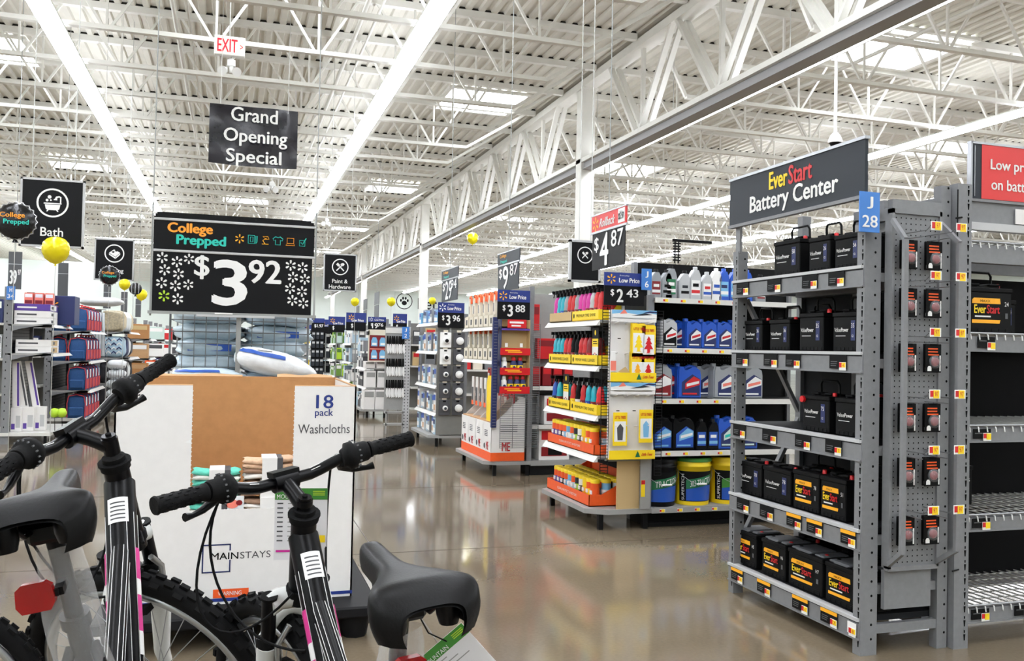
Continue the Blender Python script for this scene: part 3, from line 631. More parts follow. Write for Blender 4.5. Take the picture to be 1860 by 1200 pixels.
for x, dx in ((2.74, .04), (2.999, -.0)):
    m = MB(); xo = x-.028 if dx else x+.0
    m.bar((xo, 3.05, .47), (xo, 3.05, 1.80), .016, .022, 'rack_grey'); m.bar((x, 3.16, .40), (xo, 3.05, .475), .016, .02, 'rack_grey'); m.bar((x, 3.16, 1.90), (xo, 3.05, 1.80), .016, .02, 'rack_grey'); part(m, 'guard_bar', t)
PZ = [1.81, 1.6, 1.36, 1.10, .865, .612]
def kit():
    t = thing('terminal_kit', '', 'terminal kit', (0,0,0))
    m = MB(); m.cb(-.043, .043, -.004, 0, -.125, 0, 'batt_black', .002); m.box(-.02, .02, -.0045, .0, -.008, 0, 'slot')
    for q, (a, c) in enumerate(((.0, 'orange'), (.0, 'orange'), (.006, 'orange'))): m.box(-.03, .022+a, -.005, -.004, -.024-q*.013, -.018-q*.013, c)
    m.box(.032, .038, -.005, -.004, -.118, -.05, 'white'); m.flat([(-.034,-.118),(-.012,-.118),(-.012,-.104),(-.018,-.096),(-.028,-.096),(-.034,-.104)], (0,-.0052,0), *FX, 'white'); part(m, 'card', t)
    m = MB(); m.lathe([(.03,0),(.03,.006),(.022,.014),(.001,.018)], 'blister', 16); m.v = [(x+.006, -.004-z, y-.078) for x, y, z in m.v]; part(m, 'blister', t)
    m = MB(); m.lathe([(.02,0),(.02,.005),(.012,.008),(.001,.008)], 'dark_red', 14); m.v = [(x+.006, -.0045-z, y-.078) for x, y, z in m.v]; part(m, 'brush_cap', t)
    return t
for i, z in enumerate(PZ):
    for j, x in enumerate((2.795, 2.928)):
        h = MB(); h.cyl((x, 3.165, z+.006), (x, 3.03, z+.006), .0025, 'wire_grey', n=5); h.tube([(x, 3.165, z+.03), (x+.0, 3.02, z+.03), (x, 3.0, z+.045)], .0025, 'wire_grey', 5); ph = part(h, 'peg_hook', t)
        g = MB(); g.cb(x+.0, x+.058, 2.995, 2.998, z+.028, z+.066, 'white', .001); g.box(x+.004, x+.02, 2.9935, 2.995, z+.036, z+.062, 'red'); g.box(x+.02, x+.05, 2.9935, 2.995, z+.03, z+.064, 'yellow'); g.text('97', (x+.034, 2.993, z+.048), *FX, .018, .02, 'red'); part(g, 'price_tag', ph)
        put('kit', kit, (x, 3.12, z), 0, '%s black terminal kit from the top in the %s column of the pegboard' % (ORD[i], 'left' if j == 0 else 'right'), 'terminal kits on the pegboard')
        put('kit', kit, (x+.006, 3.14, z), 0, 'terminal kit hanging behind the %s one from the top, %s pegboard column' % (ORD[i], 'left' if j == 0 else 'right'), 'terminal kits hanging behind')
# ================================================================ RIGHT RACK (faces -Y)
t = thing('storage_rack', 'tall grey steel rack with wire decks at the right edge, mostly empty', 'shelving', (3.75, 3.45, 0))
post('post', t, 3.105, 3.185, 3.17, 3.22, 2.09, '', '-y'); post('post', t, 4.3, 4.36, 3.2, 3.245, 2.09, '', None); post('post', t, 3.12, 3.18, 3.66, 3.7, 2.09, '', None); post('post', t, 4.3, 4.36, 3.66, 3.7, 2.09, '', None)
for i, (zt, zb) in enumerate(((1.835,1.747),(1.415,1.34),(.994,.926),(.589,.522),(.179,.109))):
    m = MB(); m.box(3.185, 4.3, 3.19, 3.225, zb, zt-.012, 'rack_grey'); m.box(3.185, 4.3, 3.185, 3.225, zb-.008, zb, 'rack_grey'); m.box(3.18, 4.3, 3.665, 3.695, zb, zt-.012, 'rack_grey'); part(m, 'beam', t)
    m = MB(); zz = zt+.002
    for q in range(23):
        x = 3.2+q*.05; m.tube([(x, 3.68, zz), (x, 3.205, zz), (x-.004, 3.182, zz-.008), (x-.004, 3.178, zz-.03)], .0035, 'wire_light', 5)
    for q in range(6): m.cyl((3.185, 3.2+q*.09, zz-.004), (4.3, 3.2+q*.09, zz-.004), .0035, 'wire_light', n=5)
    m.cyl((3.185, 3.188, zz-.0), (4.3, 3.188, zz-.0), .005, 'silver', n=6); part(m, 'wire_deck', t)
    for q, x in enumerate((3.22, 3.47) if i in (4,) else (3.22,)):
        if i == 0: continue
        g = MB(); X = x+(.02 if i == 1 else 0); g.box(X, X+.1, 3.183, 3.186, zb+.01, zt-.014, 'batt_black'); g.box(X+.055, X+.1, 3.181, 3.183, zb-.0, zb+.036, 'white'); g.box(X+.056, X+.073, 3.1802, 3.181, zb+.012, zb+.034, 'red'); g.box(X+.073, X+.099, 3.1802, 3.181, zb+.006, zb+.034, 'yellow'); g.box(X+.008, X+.05, 3.182, 3.183, zt-.035, zt-.031, 'hair_grey'); part(g, 'price_tag', t)
m = MB(); m.box(3.185, 4.3, 3.2, 3.22, 1.925, 2.03, 'rack_grey'); m.box(3.185, 4.3, 3.19, 3.23, 1.89, 1.925, 'shelf_lip'); m.box(3.185, 4.3, 3.7, 3.71, .1, 1.72, 'slot'); part(m, 'top_panel', t)  # rack back is near black: shade of the deep interior painted into it
for z in (.35, .95, 1.63, 1.93):
    m = MB(); m.cyl((3.09, 3.165, z), (3.125, 3.165, z+.006), .004, 'black', n=5); part(m, 'cable_tie', t)
m = MB(); m.cyl((3.1, 3.165, 1.3), (3.1, 3.165, 2.06), .003, 'black', n=5); part(m, 'cable_tie', t)
put(('batt','big'), battery('E', .27, .225, .17, '24', True, False), (3.36, 3.235, 1.422), 0, 'big orange-labelled battery number 24 on the right rack, second deck', 'car batteries on the right rack')
put(('batt','E65'), battery('E', .26, .2, .17, '65', False, False), (3.25+.06, 3.4, .594), 0, 'orange-labelled battery number 65 set back on the right rack, fourth deck', 'car batteries on the right rack')
put(('batt','R'), None, (3.62, 3.42, 1.422), 0, 'dark battery behind the number 24 battery on the right rack', 'car batteries on the right rack')
put(('batt','R'), None, (3.32, 3.42, 1.0), 0, 'dark battery deep on the third deck of the right rack', 'car batteries on the right rack')
put(('batt','E51'), battery('E', .19, .2, .17, '51', False, False), (2.97, 3.4, .55), HX, 'orange-labelled battery glimpsed behind the near post of the battery rack', 'car batteries on the rack')
t = thing('promo_sign', 'red low prices on batteries sign on top of the right rack', 'sign', (3.6, 3.2, 2.03))
m = MB(); m.box(3.2, 4.2, 3.192, 3.205, 2.03, 2.29, 'sign_grey'); part(m, 'panel', t)
m = MB()
pts = [(math.cos(a), math.sin(a)) for a in [i*math.pi/30 for i in range(60)]]
m.flat([(max(-.46, min(.46, .62*x)), max(-.125, min(.125, .2*y))) for x, y in pts], (3.72, 3.1905, 2.16), *FX, 'red_sign'); part(m, 'red_field', t)
m = MB(); m.tube([(3.72+max(-.5, .655*-math.cos(a))*1.0, 3.19, 2.16+.2*math.sin(a)) for a in [-.62+i*.124 for i in range(11)]], .0025, 'silver', 4); m.box(3.195, 3.205, 3.188, 3.21, 2.025, 2.295, 'silver'); m.box(3.2, 4.2, 3.188, 3.21, 2.285, 2.295, 'silver'); m.box(3.2, 4.2, 3.188, 3.21, 2.02, 2.032, 'rack_grey'); part(m, 'trim', t)
m = MB(); m.text('Low prices', (3.46, 3.19, 2.19), *FX, .3, .062, 'white', .03); part(m, 'lettering', t); m = MB(); m.text('on batteries', (3.48, 3.19, 2.105), *FX, .33, .05, 'white', .03); part(m, 'lettering', t)
m = MB(); m.box(3.46, 3.54, 3.188, 3.192, 1.93, 2.0, 'card_white'); solo(m, 'paper_card', 'small white card under the red low prices sign', 'card', (3.5, 3.19, 1.93), world=True)
# ================================================================ MOTOR OIL GONDOLA (faces -Y)
t = thing('oil_gondola', 'gondola shelving of motor oil with white shelf edges, black back', 'shelving', (3.6, 6.2, 0))
m = MB(); m.box(2.99, 4.4, 6.28, 6.31, .1, 2.0, 'gond_black')
for i in range(40):
    for j in range(4): m.flat([(.004*math.cos(a), .004*math.sin(a)) for a in [q*math.pi/3 for q in range(6)]], (3.02+i*.025, 6.279, 1.25-j*.03+.02), *FX, 'batt_grey')
part(m, 'back_panel', t)
for x in (2.975, 4.38):
    m = MB(); m.box(x, x+.03, 6.25, 6.31, 0, 2.0, 'rack_grey'); part(m, 'upright', t)
OZ = [.155, .57, .955, 1.33, 1.70]
for i, z in enumerate(OZ):
    m = MB(); f = 'shelf_grey' if i == 0 else 'shelf_white'
    m.box(2.965, 4.4, 5.86, 6.28, z-.022, z, f if i == 0 else 'gond_black'); m.box(2.96, 4.4, 5.845, 5.862, z-.036, z+.002, f)
    sh = part(m, 'shelf', t)
    for q in range(5 if i else 4):
        g = MB(); x = 3.02+q*.145+(i % 2)*.04
        g.box(x, x+.045, 5.8425, 5.845, z-.03, z-.006, 'card_white'); g.box(x, x+.014, 5.8415, 5.8425, z-.026, z-.01, 'red'); g.box(x+.014, x+.04, 5.8415, 5.8425, z-.028, z-.008, 'yellow'); part(g, 'price_tag', sh)
m = MB(); m.box(2.98, 4.4, 5.95, 6.25, 0, .03, 'gond_black'); m.box(2.98, 4.4, 6.0, 6.25, .03, .12, 'gond_black'); part(m, 'kick_plate', t)
m = MB()
for q in range(2): m.cyl((3.3+q*.03, 6.2, 2.0), (3.3+q*.03, 6.2, 2.18), .006, 'gond_black', n=5)
m.bar((3.28, 6.2, 2.18), (3.62, 6.2, 2.18), .02, .02, 'gond_black')
for q in range(7): m.box(3.285, 3.345, 6.19, 6.21, 2.02+q*.022, 2.03+q*.022, 'gond_black')
part(m, 'sign_bracket', t)
OUT_JUG = lambda w, h: [(-w/2,0),(w/2,0),(w/2,h*.7),(w*.46,h*.86),(w*.3,h*.93),(w*.1,h*.95),(-w*.14,h*.86),(-w*.26,h*.88),(-w*.3,h*.97),(-w*.46,h*.97),(-w*.5,h*.84)]
def jug(col, cap, w, h, d, lab=('white','black','red'), text=None):
    def build():
        t = thing('oil_jug', '', 'bottle', (0,0,0)); m = MB(); o = OUT_JUG(w, h)
        m.prism(o, (0,.012,0), (1,0,0), (0,0,1), d-.024, col); m.prism([(x*.93, .01+z*.96) for x, z in o], (0,0,0), (1,0,0), (0,0,1), d, col)
        m.tube([(w*.47, d/2, h*.55), (w*.5, d/2, h*.8), (w*.38, d/2, h*.94), (w*.12, d/2, h*.98), (-w*.1, d/2, h*.9)], min(.016, w*.1), col, 8); part(m, 'body', t)
        c = MB(); c.lathe([(.021,0),(.021,.022),(.018,.025)], cap, 14, (-w*.37, d/2, h*.965)); part(c, 'cap', t)
        g = MB(); g.flat([(-w*.34,h*.08),(w*.42,h*.08),(w*.42,h*.6),(w*.1,h*.74),(-w*.34,h*.5)], (0,-.0008,0), *FX, lab[1])
        g.flat([(-w*.2,h*.28),(w*.42,h*.42),(w*.42,h*.58),(w*.16,h*.68),(-w*.2,h*.46)], (0,-.0016,0), *FX, lab[0]); g.flat([(-w*.14,h*.36),(w*.38,h*.46),(w*.38,h*.54),(-w*.14,h*.45)], (0,-.0024,0), *FX, lab[2])
        g.box(-w*.3, w*.3, -.0025, -.0015, h*.12, h*.17, lab[0])
        if text: g.text(text, (w*.1, -.003, h*.24), *FX, w*.5, h*.06, 'white', .02)
        part(g, 'label', t); return t
    return build
def quart(col, cap, w, h, d, lab):
    def build():
        t = thing('oil_bottle', '', 'bottle', (0,0,0)); m = MB()
        o = [(-w/2,0),(w/2,0),(w/2,h*.66),(w*.42,h*.8),(w*.28,h*.92),(-w*.1,h*.93),(-w*.34,h*.78),(-w/2,h*.66)]
        m.prism(o, (0,.006,0), (1,0,0), (0,0,1), d-.012, col); m.prism([(x*.9, .004+z*.96) for x, z in o], (0,0,0), (1,0,0), (0,0,1), d, col); part(m, 'body', t)
        c = MB(); c.lathe([(.017,0),(.017,.024),(.014,.027)], cap, 12, (w*.1, d/2, h*.91)); part(c, 'cap', t)
        g = MB(); rect(g, (0,-.0005,0), *FX, -w*.36, w*.36, h*.14, h*.6, lab[0]); rect(g, (0,-.0012,0), *FX, -w*.36, w*.36, h*.2, h*.3, lab[1]); g.box(-w*.25, w*.25, -.003, -.002, h*.4, h*.5, lab[2]); part(g, 'label', t); return t
    return build
row1 = [(3.0,'S','oil_grey','black',('dark_red','white','white')),(3.09,'S','oil_grey','black',('oil_grey','black','black')),(3.125,'L','oil_grey','black',('oil_green','white','white')),(3.24,'S','oil_silver','black',('oil_silver','black','sign_grey')),(3.33,'L','oil_silver','oil_silver',('white','red','black')),(3.43,'S','oil_silver','oil_silver',('white','blue','red')),(3.51,'L','white','white',('white','blue','blue')),(3.575,'L','oil_blue','oil_blue',('sky_blue','white','navy')),(3.67,'L','oil_blue','oil_blue',('sky_blue','white','navy')),(3.78,'L','oil_blue','oil_blue',('sky_blue','white','navy')),(3.9,'S','oil_grey','black',('dark_red','white','white'))]
D1 = ['small silver bottle with red label beside aisle tag J 6','plain grey oil bottle left of the green-labelled one','tall grey oil bottle with a green label','small silver oil bottle with black lettering','silver bottle with red and black label','small silver bottle with blue label','white bottle next to the blue ones','blue bottle with pale label, first from left','second blue bottle with pale label','third blue bottle with pale label','small grey bottle past the blue ones']
for (x, s, c, cp, lab), d in zip(row1, D1):
    put(('q', s, c, lab), quart(c, cp, .098 if s == 'L' else .092, .245 if s == 'L' else .21, .06, lab), (x, 5.92, OZ[4]+.001), 0, d+' on the top oil shelf')
D2 = ['silver jug','first blue jug','second blue jug','third blue jug','fourth blue jug','fifth blue jug']
for i, x in enumerate((3.105, 3.235, 3.33, 3.46, 3.59, 3.72)):
    if i == 0: put(('j2s',), jug('oil_silver','black',.14,.215,.1,('white','black','red')), (x, 5.9, OZ[3]+.001), 0, 'silver oil jug at the left of the second oil shelf, before the blue ones')
    else: put(('j2b',), jug('oil_blue','oil_blue',.135,.21,.1,('white','navy','red')), (x, 5.93 if i > 1 else 6.0, OZ[3]+.001), 0, D2[i]+' with a red and white label on the second oil shelf')
put(('j2b',), None, (3.0, 5.98, OZ[3]+.001), 0, 'blue jug half hidden behind the wire grid, second oil shelf')
put(('j3g',), jug('oil_grey','black',.2,.25,.13,('white','dark_red','white')), (3.04, 5.9, OZ[2]+.001), 0, 'grey jug with a dark red label behind the wire grid, third oil shelf')
for i, x in enumerate((3.15, 3.3)): put(('j3b',), jug('oil_blue','blue',.2,.245,.13,('red','navy','white')), (x, 5.93+.06*(1-i), OZ[2]+.001), 0, ['partly covered','front'][i]+' wide blue jug with a slanted red band on the third oil shelf')
for i, x in enumerate((3.49, 3.6, 3.82)): put(('j3s',), jug('oil_grey','oil_grey',.21,.25,.13,('white','navy','coral')), (x, [6.0, 5.91, 5.91][i], OZ[2]+.001), 0, ['back grey jug','front grey jug with pale label','grey jug beyond the near post'][i]+' on the third oil shelf')
for i, (x, w) in enumerate(((3.06,.19),(3.245,.2))): put(('j4',), jug('oil_black','oil_black',.19,.24,.12,('sky_blue','blue','white')), (x, 5.91, OZ[1]+.001), 0, ['left','right'][i]+' large black jug with blue and white label on the fourth oil shelf')
for i, x in enumerate((3.39, 3.49)): put(('q4',), quart('oil_black','oil_black',.098,.225,.065,('blue','sky_blue','white')), (x, 5.9, OZ[1]+.001), 0, ['left','right'][i]+' slim black bottle with blue label on the fourth oil shelf')
for i, x in enumerate((3.62, 3.8)): put(('j4b',), jug('oil_blue','oil_blue',.17,.24,.12,('minty','navy','teal_text')), (x, 5.91, OZ[1]+.001), 0, ['blue jug right of the slim black bottles','blue jug at the end'][i]+' on the fourth oil shelf')
def pail(col, lidc, gc, word, two):
    def build():
        t = thing('oil_pail', '', 'bucket', (0,0,0)); R = .145; h = .355
        m = MB(); m.lathe([(R*.9,0),(R*.91,.012),(R*.985,h-.07),(R*1.03,h-.068),(R*1.03,h-.055),(R*.99,h-.054),(R,h-.03)], col, 32); part(m, 'bucket', t)
        l = MB(); l.lathe([(R*1.04,h-.03),(R*1.05,h-.012),(R*1.0,h),(R*.9,h-.006),(.001,h-.006)], lidc, 32); part(l, 'lid', t)
        g = MB()
        def cyl_patch(a0, a1, z0, z1, mat, lift, n=12):
            def fn(u, v):
                a = a0+(a1-a0)*u; z = z0+(z1-z0)*v; r = R*(.91+.075*(z/(h-.07)))+lift; return (r*math.sin(a), -r*math.cos(a), z)
            g.grid(fn, n, 2, mat)
        cyl_patch(-1.2, 1.2, .03, h-.1, 'batt_black', .001); cyl_patch(-.78, 1.2, .035, h*.42, 'blue', .002)
        def tilt(u, v):
            a = -.78+1.98*u; z = h*.34+.05*u+v*.07; r = R*(.91+.075*(z/(h-.07)))+.0028; return (r*math.sin(a), -r*math.cos(a), z)
        g.grid(tilt, 14, 2, gc)
        vs, fs = text_mesh(word, .03)[:2] if word else ([], [])
        def wrap(x, y):
            a = .12+x*1.35; z = h*.34+.05*((a+.78)/1.98)+.035+y*.045; r = R*(.91+.075*(z/(h-.07)))+.004; return (r*math.sin(a), -r*math.cos(a), z)
        g.add([wrap(x, y) for x, y in vs], fs, 'white')
        vs, fs, _ = text_mesh('SUPERTECH', .03)
        def wrap2(x, y):
            a = -.96-y*.16; z = h*.38+x*h*.55; r = R*(.91+.075*(z/(h-.07)))+.004; return (r*math.sin(a), -r*math.cos(a), z)
        if two: g.add([wrap2(x, y) for x, y in vs], fs, 'white')
        part(g, 'label', t)
        b = MB(); b.tube([(R*1.03*math.cos(a), -R*1.03*abs(math.sin(a))*1.0-.008, h-.06-.13*math.sin(a)) for a in [i*math.pi/14 for i in range(15)]], .002, 'silver', 5); b.cyl((-.04, -R*1.03-.01, h-.19), (.04, -R*1.03-.01, h-.19), .007, 'white', n=8); part(b, 'bail_handle', t)
        return t
    return build
put(('pailk',), pail('oil_black','oil_black','oil_green','TRACTOR', False), (3.085, 6.02, OZ[0]+.001), 0, 'black tractor oil pail at the left of the bottom oil shelf')
put(('paily',), pail('yellow','green','oil_green','303 TRACTOR', True), (3.375, 6.02, OZ[0]+.001), 0, 'yellow tractor oil pail with a green lid on the bottom oil shelf')
put(('paily2',), pail('yellow','yellow','green','', True), (3.68, 6.02, OZ[0]+.001), 0, 'second yellow pail, cut off by the battery rack post')
# ================================================================ ENDCAP OF WIPES AND WHEEL CLEANERS (faces -X)
def low_price(label, x0, x1, y, z0, z1, d, c, fx=True, spk='amber'):
    # price topper: blue band above a black card, faces -Y
    t = thing('price_topper', label, 'price sign', ((x0+x1)/2, y, z0)); w = x1-x0; h = z1-z0; cx = (x0+x1)/2
    m = MB(); m.box(x0, x1, y-.004, y+.004, z0, z0+h*.6, 'sign_black'); part(m, 'price_card', t)
    m = MB(); m.box(x0, x1, y-.005, y+.005, z0+h*.6, z1, 'walmart_blue'); part(m, 'header', t)
    m = MB(); Y = y-.0055
    spark(m, (x0+w*.17, Y, z0+h*.8), *FX, h*.15, spk); m.text('Low Price', (cx+w*.12, Y, z0+h*.77), *FX, w*.52, h*.14, 'white', .05); m.text('Everyday', (cx+w*.0, Y, z0+h*.91), *FX, w*.24, h*.05, 'white', .02)
    m.text('$', (x0+w*.2, Y, z0+h*.38), *FX, w*.09, h*.22, 'white', .03); m.text(d, (cx-w*.11, Y, z0+h*.3), *FX, w*.17*len(d), h*.4, 'white', .05); m.text(c, (cx+w*.2+.0*len(d), Y, z0+h*.38), *FX, w*.3, h*.25, 'white', .04)
    part(m, 'lettering', t)
    m = MB(); m.box(cx-.01, cx+.01, y+.005, y+.02, z0-.05, z1-.02, 'post_grey'); part(m, 'bracket', t); return t
def endcap(name, label, y0, y1, zs, side=None, back='gond_back', xb=2.97, xf=2.52, top=1.85, chamfer=True, xl=(2.52,)*9, pegs=False):
    # a base deck on legs, two uprights, back panel and sloped-lip shelves, facing -X
    s = 1 if xb > xf else -1
    t = thing(name, label, 'shelving', ((xb+xf)/2, (y0+y1)/2, 0))
    m = MB(); a = .1
    xo = xf-.04*s
    poly = [(xb, y0), (xf+a*s, y0), (xo, y0+a), (xo, y1-a), (xf+a*s, y1), (xb, y1)]
    vs = [(x, y, z) for z in (.115, .15) for x, y in poly]; n = 6
    m.add(vs, [tuple(range(n)), tuple(range(2*n-1, n-1, -1))]+[(i, (i+1) % n, n+(i+1) % n, n+i) for i in range(n)], 'shelf_grey')
    part(m, 'base_deck', t)
    for x, y in ((xf+.07*s, y0+.06), (xf+.07*s, y1-.06), (xb-.04*s, y0+.03), (xb-.04*s, y1-.03)):
        m = MB(); m.box(x-.018, x+.018, y-.018, y+.018, 0, .12, 'leg_black'); part(m, 'leg', t)
    for y in (y0+.02, y1-.02):
        m = MB(); m.box(min(xb-.05*s, xb), max(xb-.05*s, xb), y-.015, y+.015, .15, top, 'rack_grey'); part(m, 'upright', t)
    m = MB(); m.box(min(xb-.03*s, xb-.02*s), max(xb-.03*s, xb-.02*s), y0+.04, y1-.04, .15, top, back); part(m, 'back_panel', t)
    for z, xx in zip(zs, xl):
        m = MB(); m.box(min(xx+.02*s, xb-.03*s), max(xx+.02*s, xb-.03*s), y0+.02, y1-.02, z-.02, z, 'shelf_grey')
        m.add([(xx+.02*s, y0+.01, z+.002), (xx+.02*s, y1-.01, z+.002), (xx-.012*s, y1-.01, z-.04), (xx-.012*s, y0+.01, z-.04), (xx+.02*s, y0+.01, z-.04), (xx+.02*s, y1-.01, z-.04)], [(0,1,2,3),(0,3,4),(1,5,2),(0,4,5,1),(3,2,5,4)], 'shelf_white'); part(m, 'shelf', t)
    return t
ec = endcap('endcap', 'endcap shelving with orange wipe trays and yellow cleaner trays', 5.88, 7.0, (.535, .83, 1.19, 1.525), back='gond_black', top=1.72)
m = MB(); m.box(2.875, 2.955, 5.87, 5.885, .15, 1.1, 'shelf_grey'); m.box(2.7, 2.88, 5.9, 5.91, .15, .52, 'tan'); m.box(2.88, 2.91, 5.866, 5.87, .24, .36, 'yellow'); m.box(2.88, 2.91, 5.8655, 5.866, .33, .36, 'red'); m.box(2.6, 2.95, 5.885, 5.9, .5, .55, 'shelf_grey'); part(m, 'side_panel', ec)
def wire_grid(label, x0, x1, y, z0, z1, nz, nx=2, mat='wire_black', ax='x'):
    m = MB()
    for i in range(nz): z = z0+(z1-z0)*i/(nz-1); m.cyl((x0, y, z), (x1, y, z), .0022, mat, n=4)
    for i in range(nx): x = x0+(x1-x0)*i/(nx-1); m.cyl((x, y, z0-.004), (x, y, z1+.004), .003, mat, n=4)
    return solo(m, 'wire_grid', label, 'wire rack', ((x0+x1)/2, y, z0), world=True)
wire_grid('narrow wire grid left of the air freshener displays', 2.54, 2.6, 5.845, .42, 1.62, 56)
wire_grid('narrow wire grid between the air freshener displays and the oil shelves', 2.965, 3.02, 5.835, .4, 1.6, 56)
low_price('black and blue price topper reading 2 43 above the air fresheners', 2.548, 2.865, 5.85, 1.632, 1.87, '2', '43')
def tray(col, L, d, hb, hf, slope, word='PREMIUM WHEEL CLEANERS'):
    # display tray, front to -Y, width L
    def build():
        t = thing('display_tray', '', 'tray', (0,0,0)); m = MB()
        m.box(-L/2, L/2, 0, d, 0, .006, col); m.box(-L/2, L/2, 0, .005, 0, hf, col); m.box(-L/2, L/2, d-.005, d, 0, hb, col)
        for s in (-1, 1):
            x = s*(L/2-.0025); P_ = [(0,0),(d,0),(d,hb),(d*.9,hb),(d*slope,hf),(0,hf)]
            m.prism(P_, (x+.0025*s, 0, 0), (0,1,0), (0,0,1), .005*(1 if s > 0 else -1), col)
        part(m, 'carton', t)
        g = MB()
        if col == 'orange': g.text('CLEAN, PROTECT & RESTORE', (0, 0, hf*.5), *FX, L*.46, hf*.26, 'card_white', .02)
        elif word: g.text(word, (.02, 0, hf*.5), *FX, L*.72, hf*.3, 'batt_black', .02); disc(g, -L*.42, hf*.5, L*.025, hf*.25, -.0015, 'batt_black')
        part(g, 'lettering', t); return t
    return build
put(('tr','low'), tray('orange', .9, .40, .22, .085, .25), (2.535, 6.475, .152), HX, 'large orange tray of wipe canisters on the endcap base', 'orange trays')
put(('tr','up'), tray('orange', .98, .30, .17, .075, .3), (2.535, 6.44, .537), HX, 'orange tray of wipe canisters above the base tray', 'orange trays')
YT = [(6.68,.5,1.527,'upper','left'),(6.16,.52,1.527,'upper','right'),(6.68,.5,1.192,'middle','left'),(6.16,.52,1.192,'middle','right'),(6.68,.48,.832,'lower','left'),(6.16,.52,.832,'lower','right')]
for y, L_, z, a, b_ in YT:
    k = 'kraft' if (a == 'upper' and b_ == 'left') else 'yellow'
    wd = 'PREMIUM TIRE SHINE' if b_ == 'right' and a != 'middle' else 'PREMIUM WHEEL CLEANERS'
    put(('tr', k, L_, wd), tray('yellow' if k == 'yellow' else 'tan', L_, .2, .15, .075, .6, wd if k == 'yellow' else ''), (2.53, y, z), HX, '%s yellow wheel cleaner tray on the %s endcap shelf' % (b_, a), 'yellow trays')
def canister(c1, c2, c3):
    def build():
        t = thing('wipe_canister', '', 'canister', (0,0,0)); r = .036; h = .185
        m = MB(); m.lathe([(r*.96,0),(r,.005),(r,h*.3)], c3, 14); m.lathe([(r,h*.3),(r,h*.58)], c2, 14); m.lathe([(r,h*.58),(r,h*.84)], c1, 14); m.box(-r*.5, r*.5, -r-.001, -r*.8, h*.4, h*.55, 'white'); part(m, 'canister_body', t)
        l = MB(); l.lathe([(r*1.02,h*.84),(r*1.04,h*.95),(r*.92,h),(r*.5,h*.985),(.001,h*.985)], 'yellow', 14); part(l, 'lid', t); return t
    return build
CK = [('orange','purple','batt_black'),('orange','sign_grey','batt_black'),('orange','sky_blue','batt_black'),('sky_blue','white','batt_black'),('orange','light_blue','batt_black'),('sign_grey','lime','white'),('white','grey_card','white'),('yellow','amber','batt_black'),('orange','yellow','batt_black'),('orange','orange','red')]
for r_ in range(3):
    for j in range(11):
        put(('can', CK[min(9, j*10//11)] if r_ == 0 else CK[(j+r_*3) % 10]), canister(*(CK[min(9, j*10//11)] if r_ == 0 else CK[(j+r_*3) % 10])), (2.59+.09*r_+.02, 6.86-j*.077, .159), HX, '%s yellow-lidded canister from the far end, %s row of the base tray' % (ORD[j], ['front','middle','back'][r_]), 'canisters in the base tray')
for r_ in range(2):
    for j in range(11):
        kk = CK[min(9, j*10//11)] if r_ == 0 else CK[(j+4) % 10]
        put(('can', kk), canister(*kk), (2.585+.09*r_, 6.86-j*.08, .544), HX, '%s yellow-lidded canister from the far end, %s row of the upper orange tray' % (ORD[j], ['front','back'][r_]), 'canisters in the upper orange tray')
def sprayer(c1, c2):
    def build():
        t = thing('spray_bottle', '', 'bottle', (0,0,0))
        m = MB(); m.lathe([(.03,0),(.033,.006),(.033,.09),(.028,.12),(.03,.14),(.024,.175),(.013,.195),(.013,.205)], c1, 14); m.lathe([(.0335,.02),(.0335,.085)], c2, 14); m.flat([(-.028,.03),(.028,.06),(.028,.075),(-.028,.045)], (0,-.034,0), *FX, 'white'); part(m, 'bottle_body', t)
        s = MB(); s.lathe([(.015,.2),(.016,.225)], 'black', 10); s.box(-.012, .012, -.05, .022, .225, .25, 'black'); s.box(-.007, .007, -.052, -.02, .232, .246, 'black'); s.bar((0,-.03,.23), (0,-.038,.195), .01, .006, 'black'); part(s, 'trigger', t); return t
    return build
def leaflet():
    t = thing('display_card', '', 'card', (0,0,0)); m = MB(); m.box(-.06, .06, 0, .004, 0, .27, 'sign_black'); m.box(-.055, .055, -.001, 0, .13, .19, 'yellow'); m.box(-.055, .055, -.001, 0, .0, .13, 'white'); part(m, 'board', t)
    g = MB(); disc(g, 0, .235, .015, .02, -.001, 'yellow')
    for a, b_, c in ((-.03,.06,'grey_card'),(.0,.07,'red'),(.03,.06,'grey_card'),(0,.045,'grey_card')): ring(g, (a,-.001,b_), *FX, .012, .018, c, 14)
    [g.box(-.04, .04-.01*q, -.0016, -.001, .15+q*.016, .157+q*.016, 'batt_black') for q in range(2)]; part(g, 'print', t); return t
SP = {'upper': [('magenta','magenta'),('cyan','cyan'),('cyan','blue'),('oil_grey','grey_card'),('red','dark_red'),('red','dark_red'),('oil_grey','dark_red'),('magenta','grey_card'),('magenta','magenta'),('magenta','dark_red'),('oil_silver','dark_red'),('red','dark_red'),('red','red')],
      'middle': [('cyan','sign_grey'),('cyan','sign_grey'),('cyan','sign_grey'),('red','dark_red'),('red','dark_red'),('batt_black','dark_red'),('batt_black','sign_grey'),('red','dark_red'),('red','dark_red'),('dark_red','red')],
      'lower': [('blue','sign_grey'),('cyan','dark_red'),None,None,('red','yellow'),('batt_black','white'),('red','dark_red'),('cyan','blue'),('cyan','dark_red'),('red','dark_red')]}
for lv, z in (('upper', 1.534), ('middle', 1.199), ('lower', .839)):
    L_ = SP[lv]; n = len(L_)
    for r_ in range(2):
        for j, c in enumerate(L_):
            if c is None: continue
            y = 6.86-j*((.92 if lv != 'middle' else .72)/(n-1))
            put(('spr', c), sprayer(*c), (2.575+.085*r_, y, z), HX, '%s spray bottle from the far end, %s row of the %s yellow trays' % (ORD[j], ['front','back'][r_], lv), 'spray bottles in the %s yellow trays' % lv)
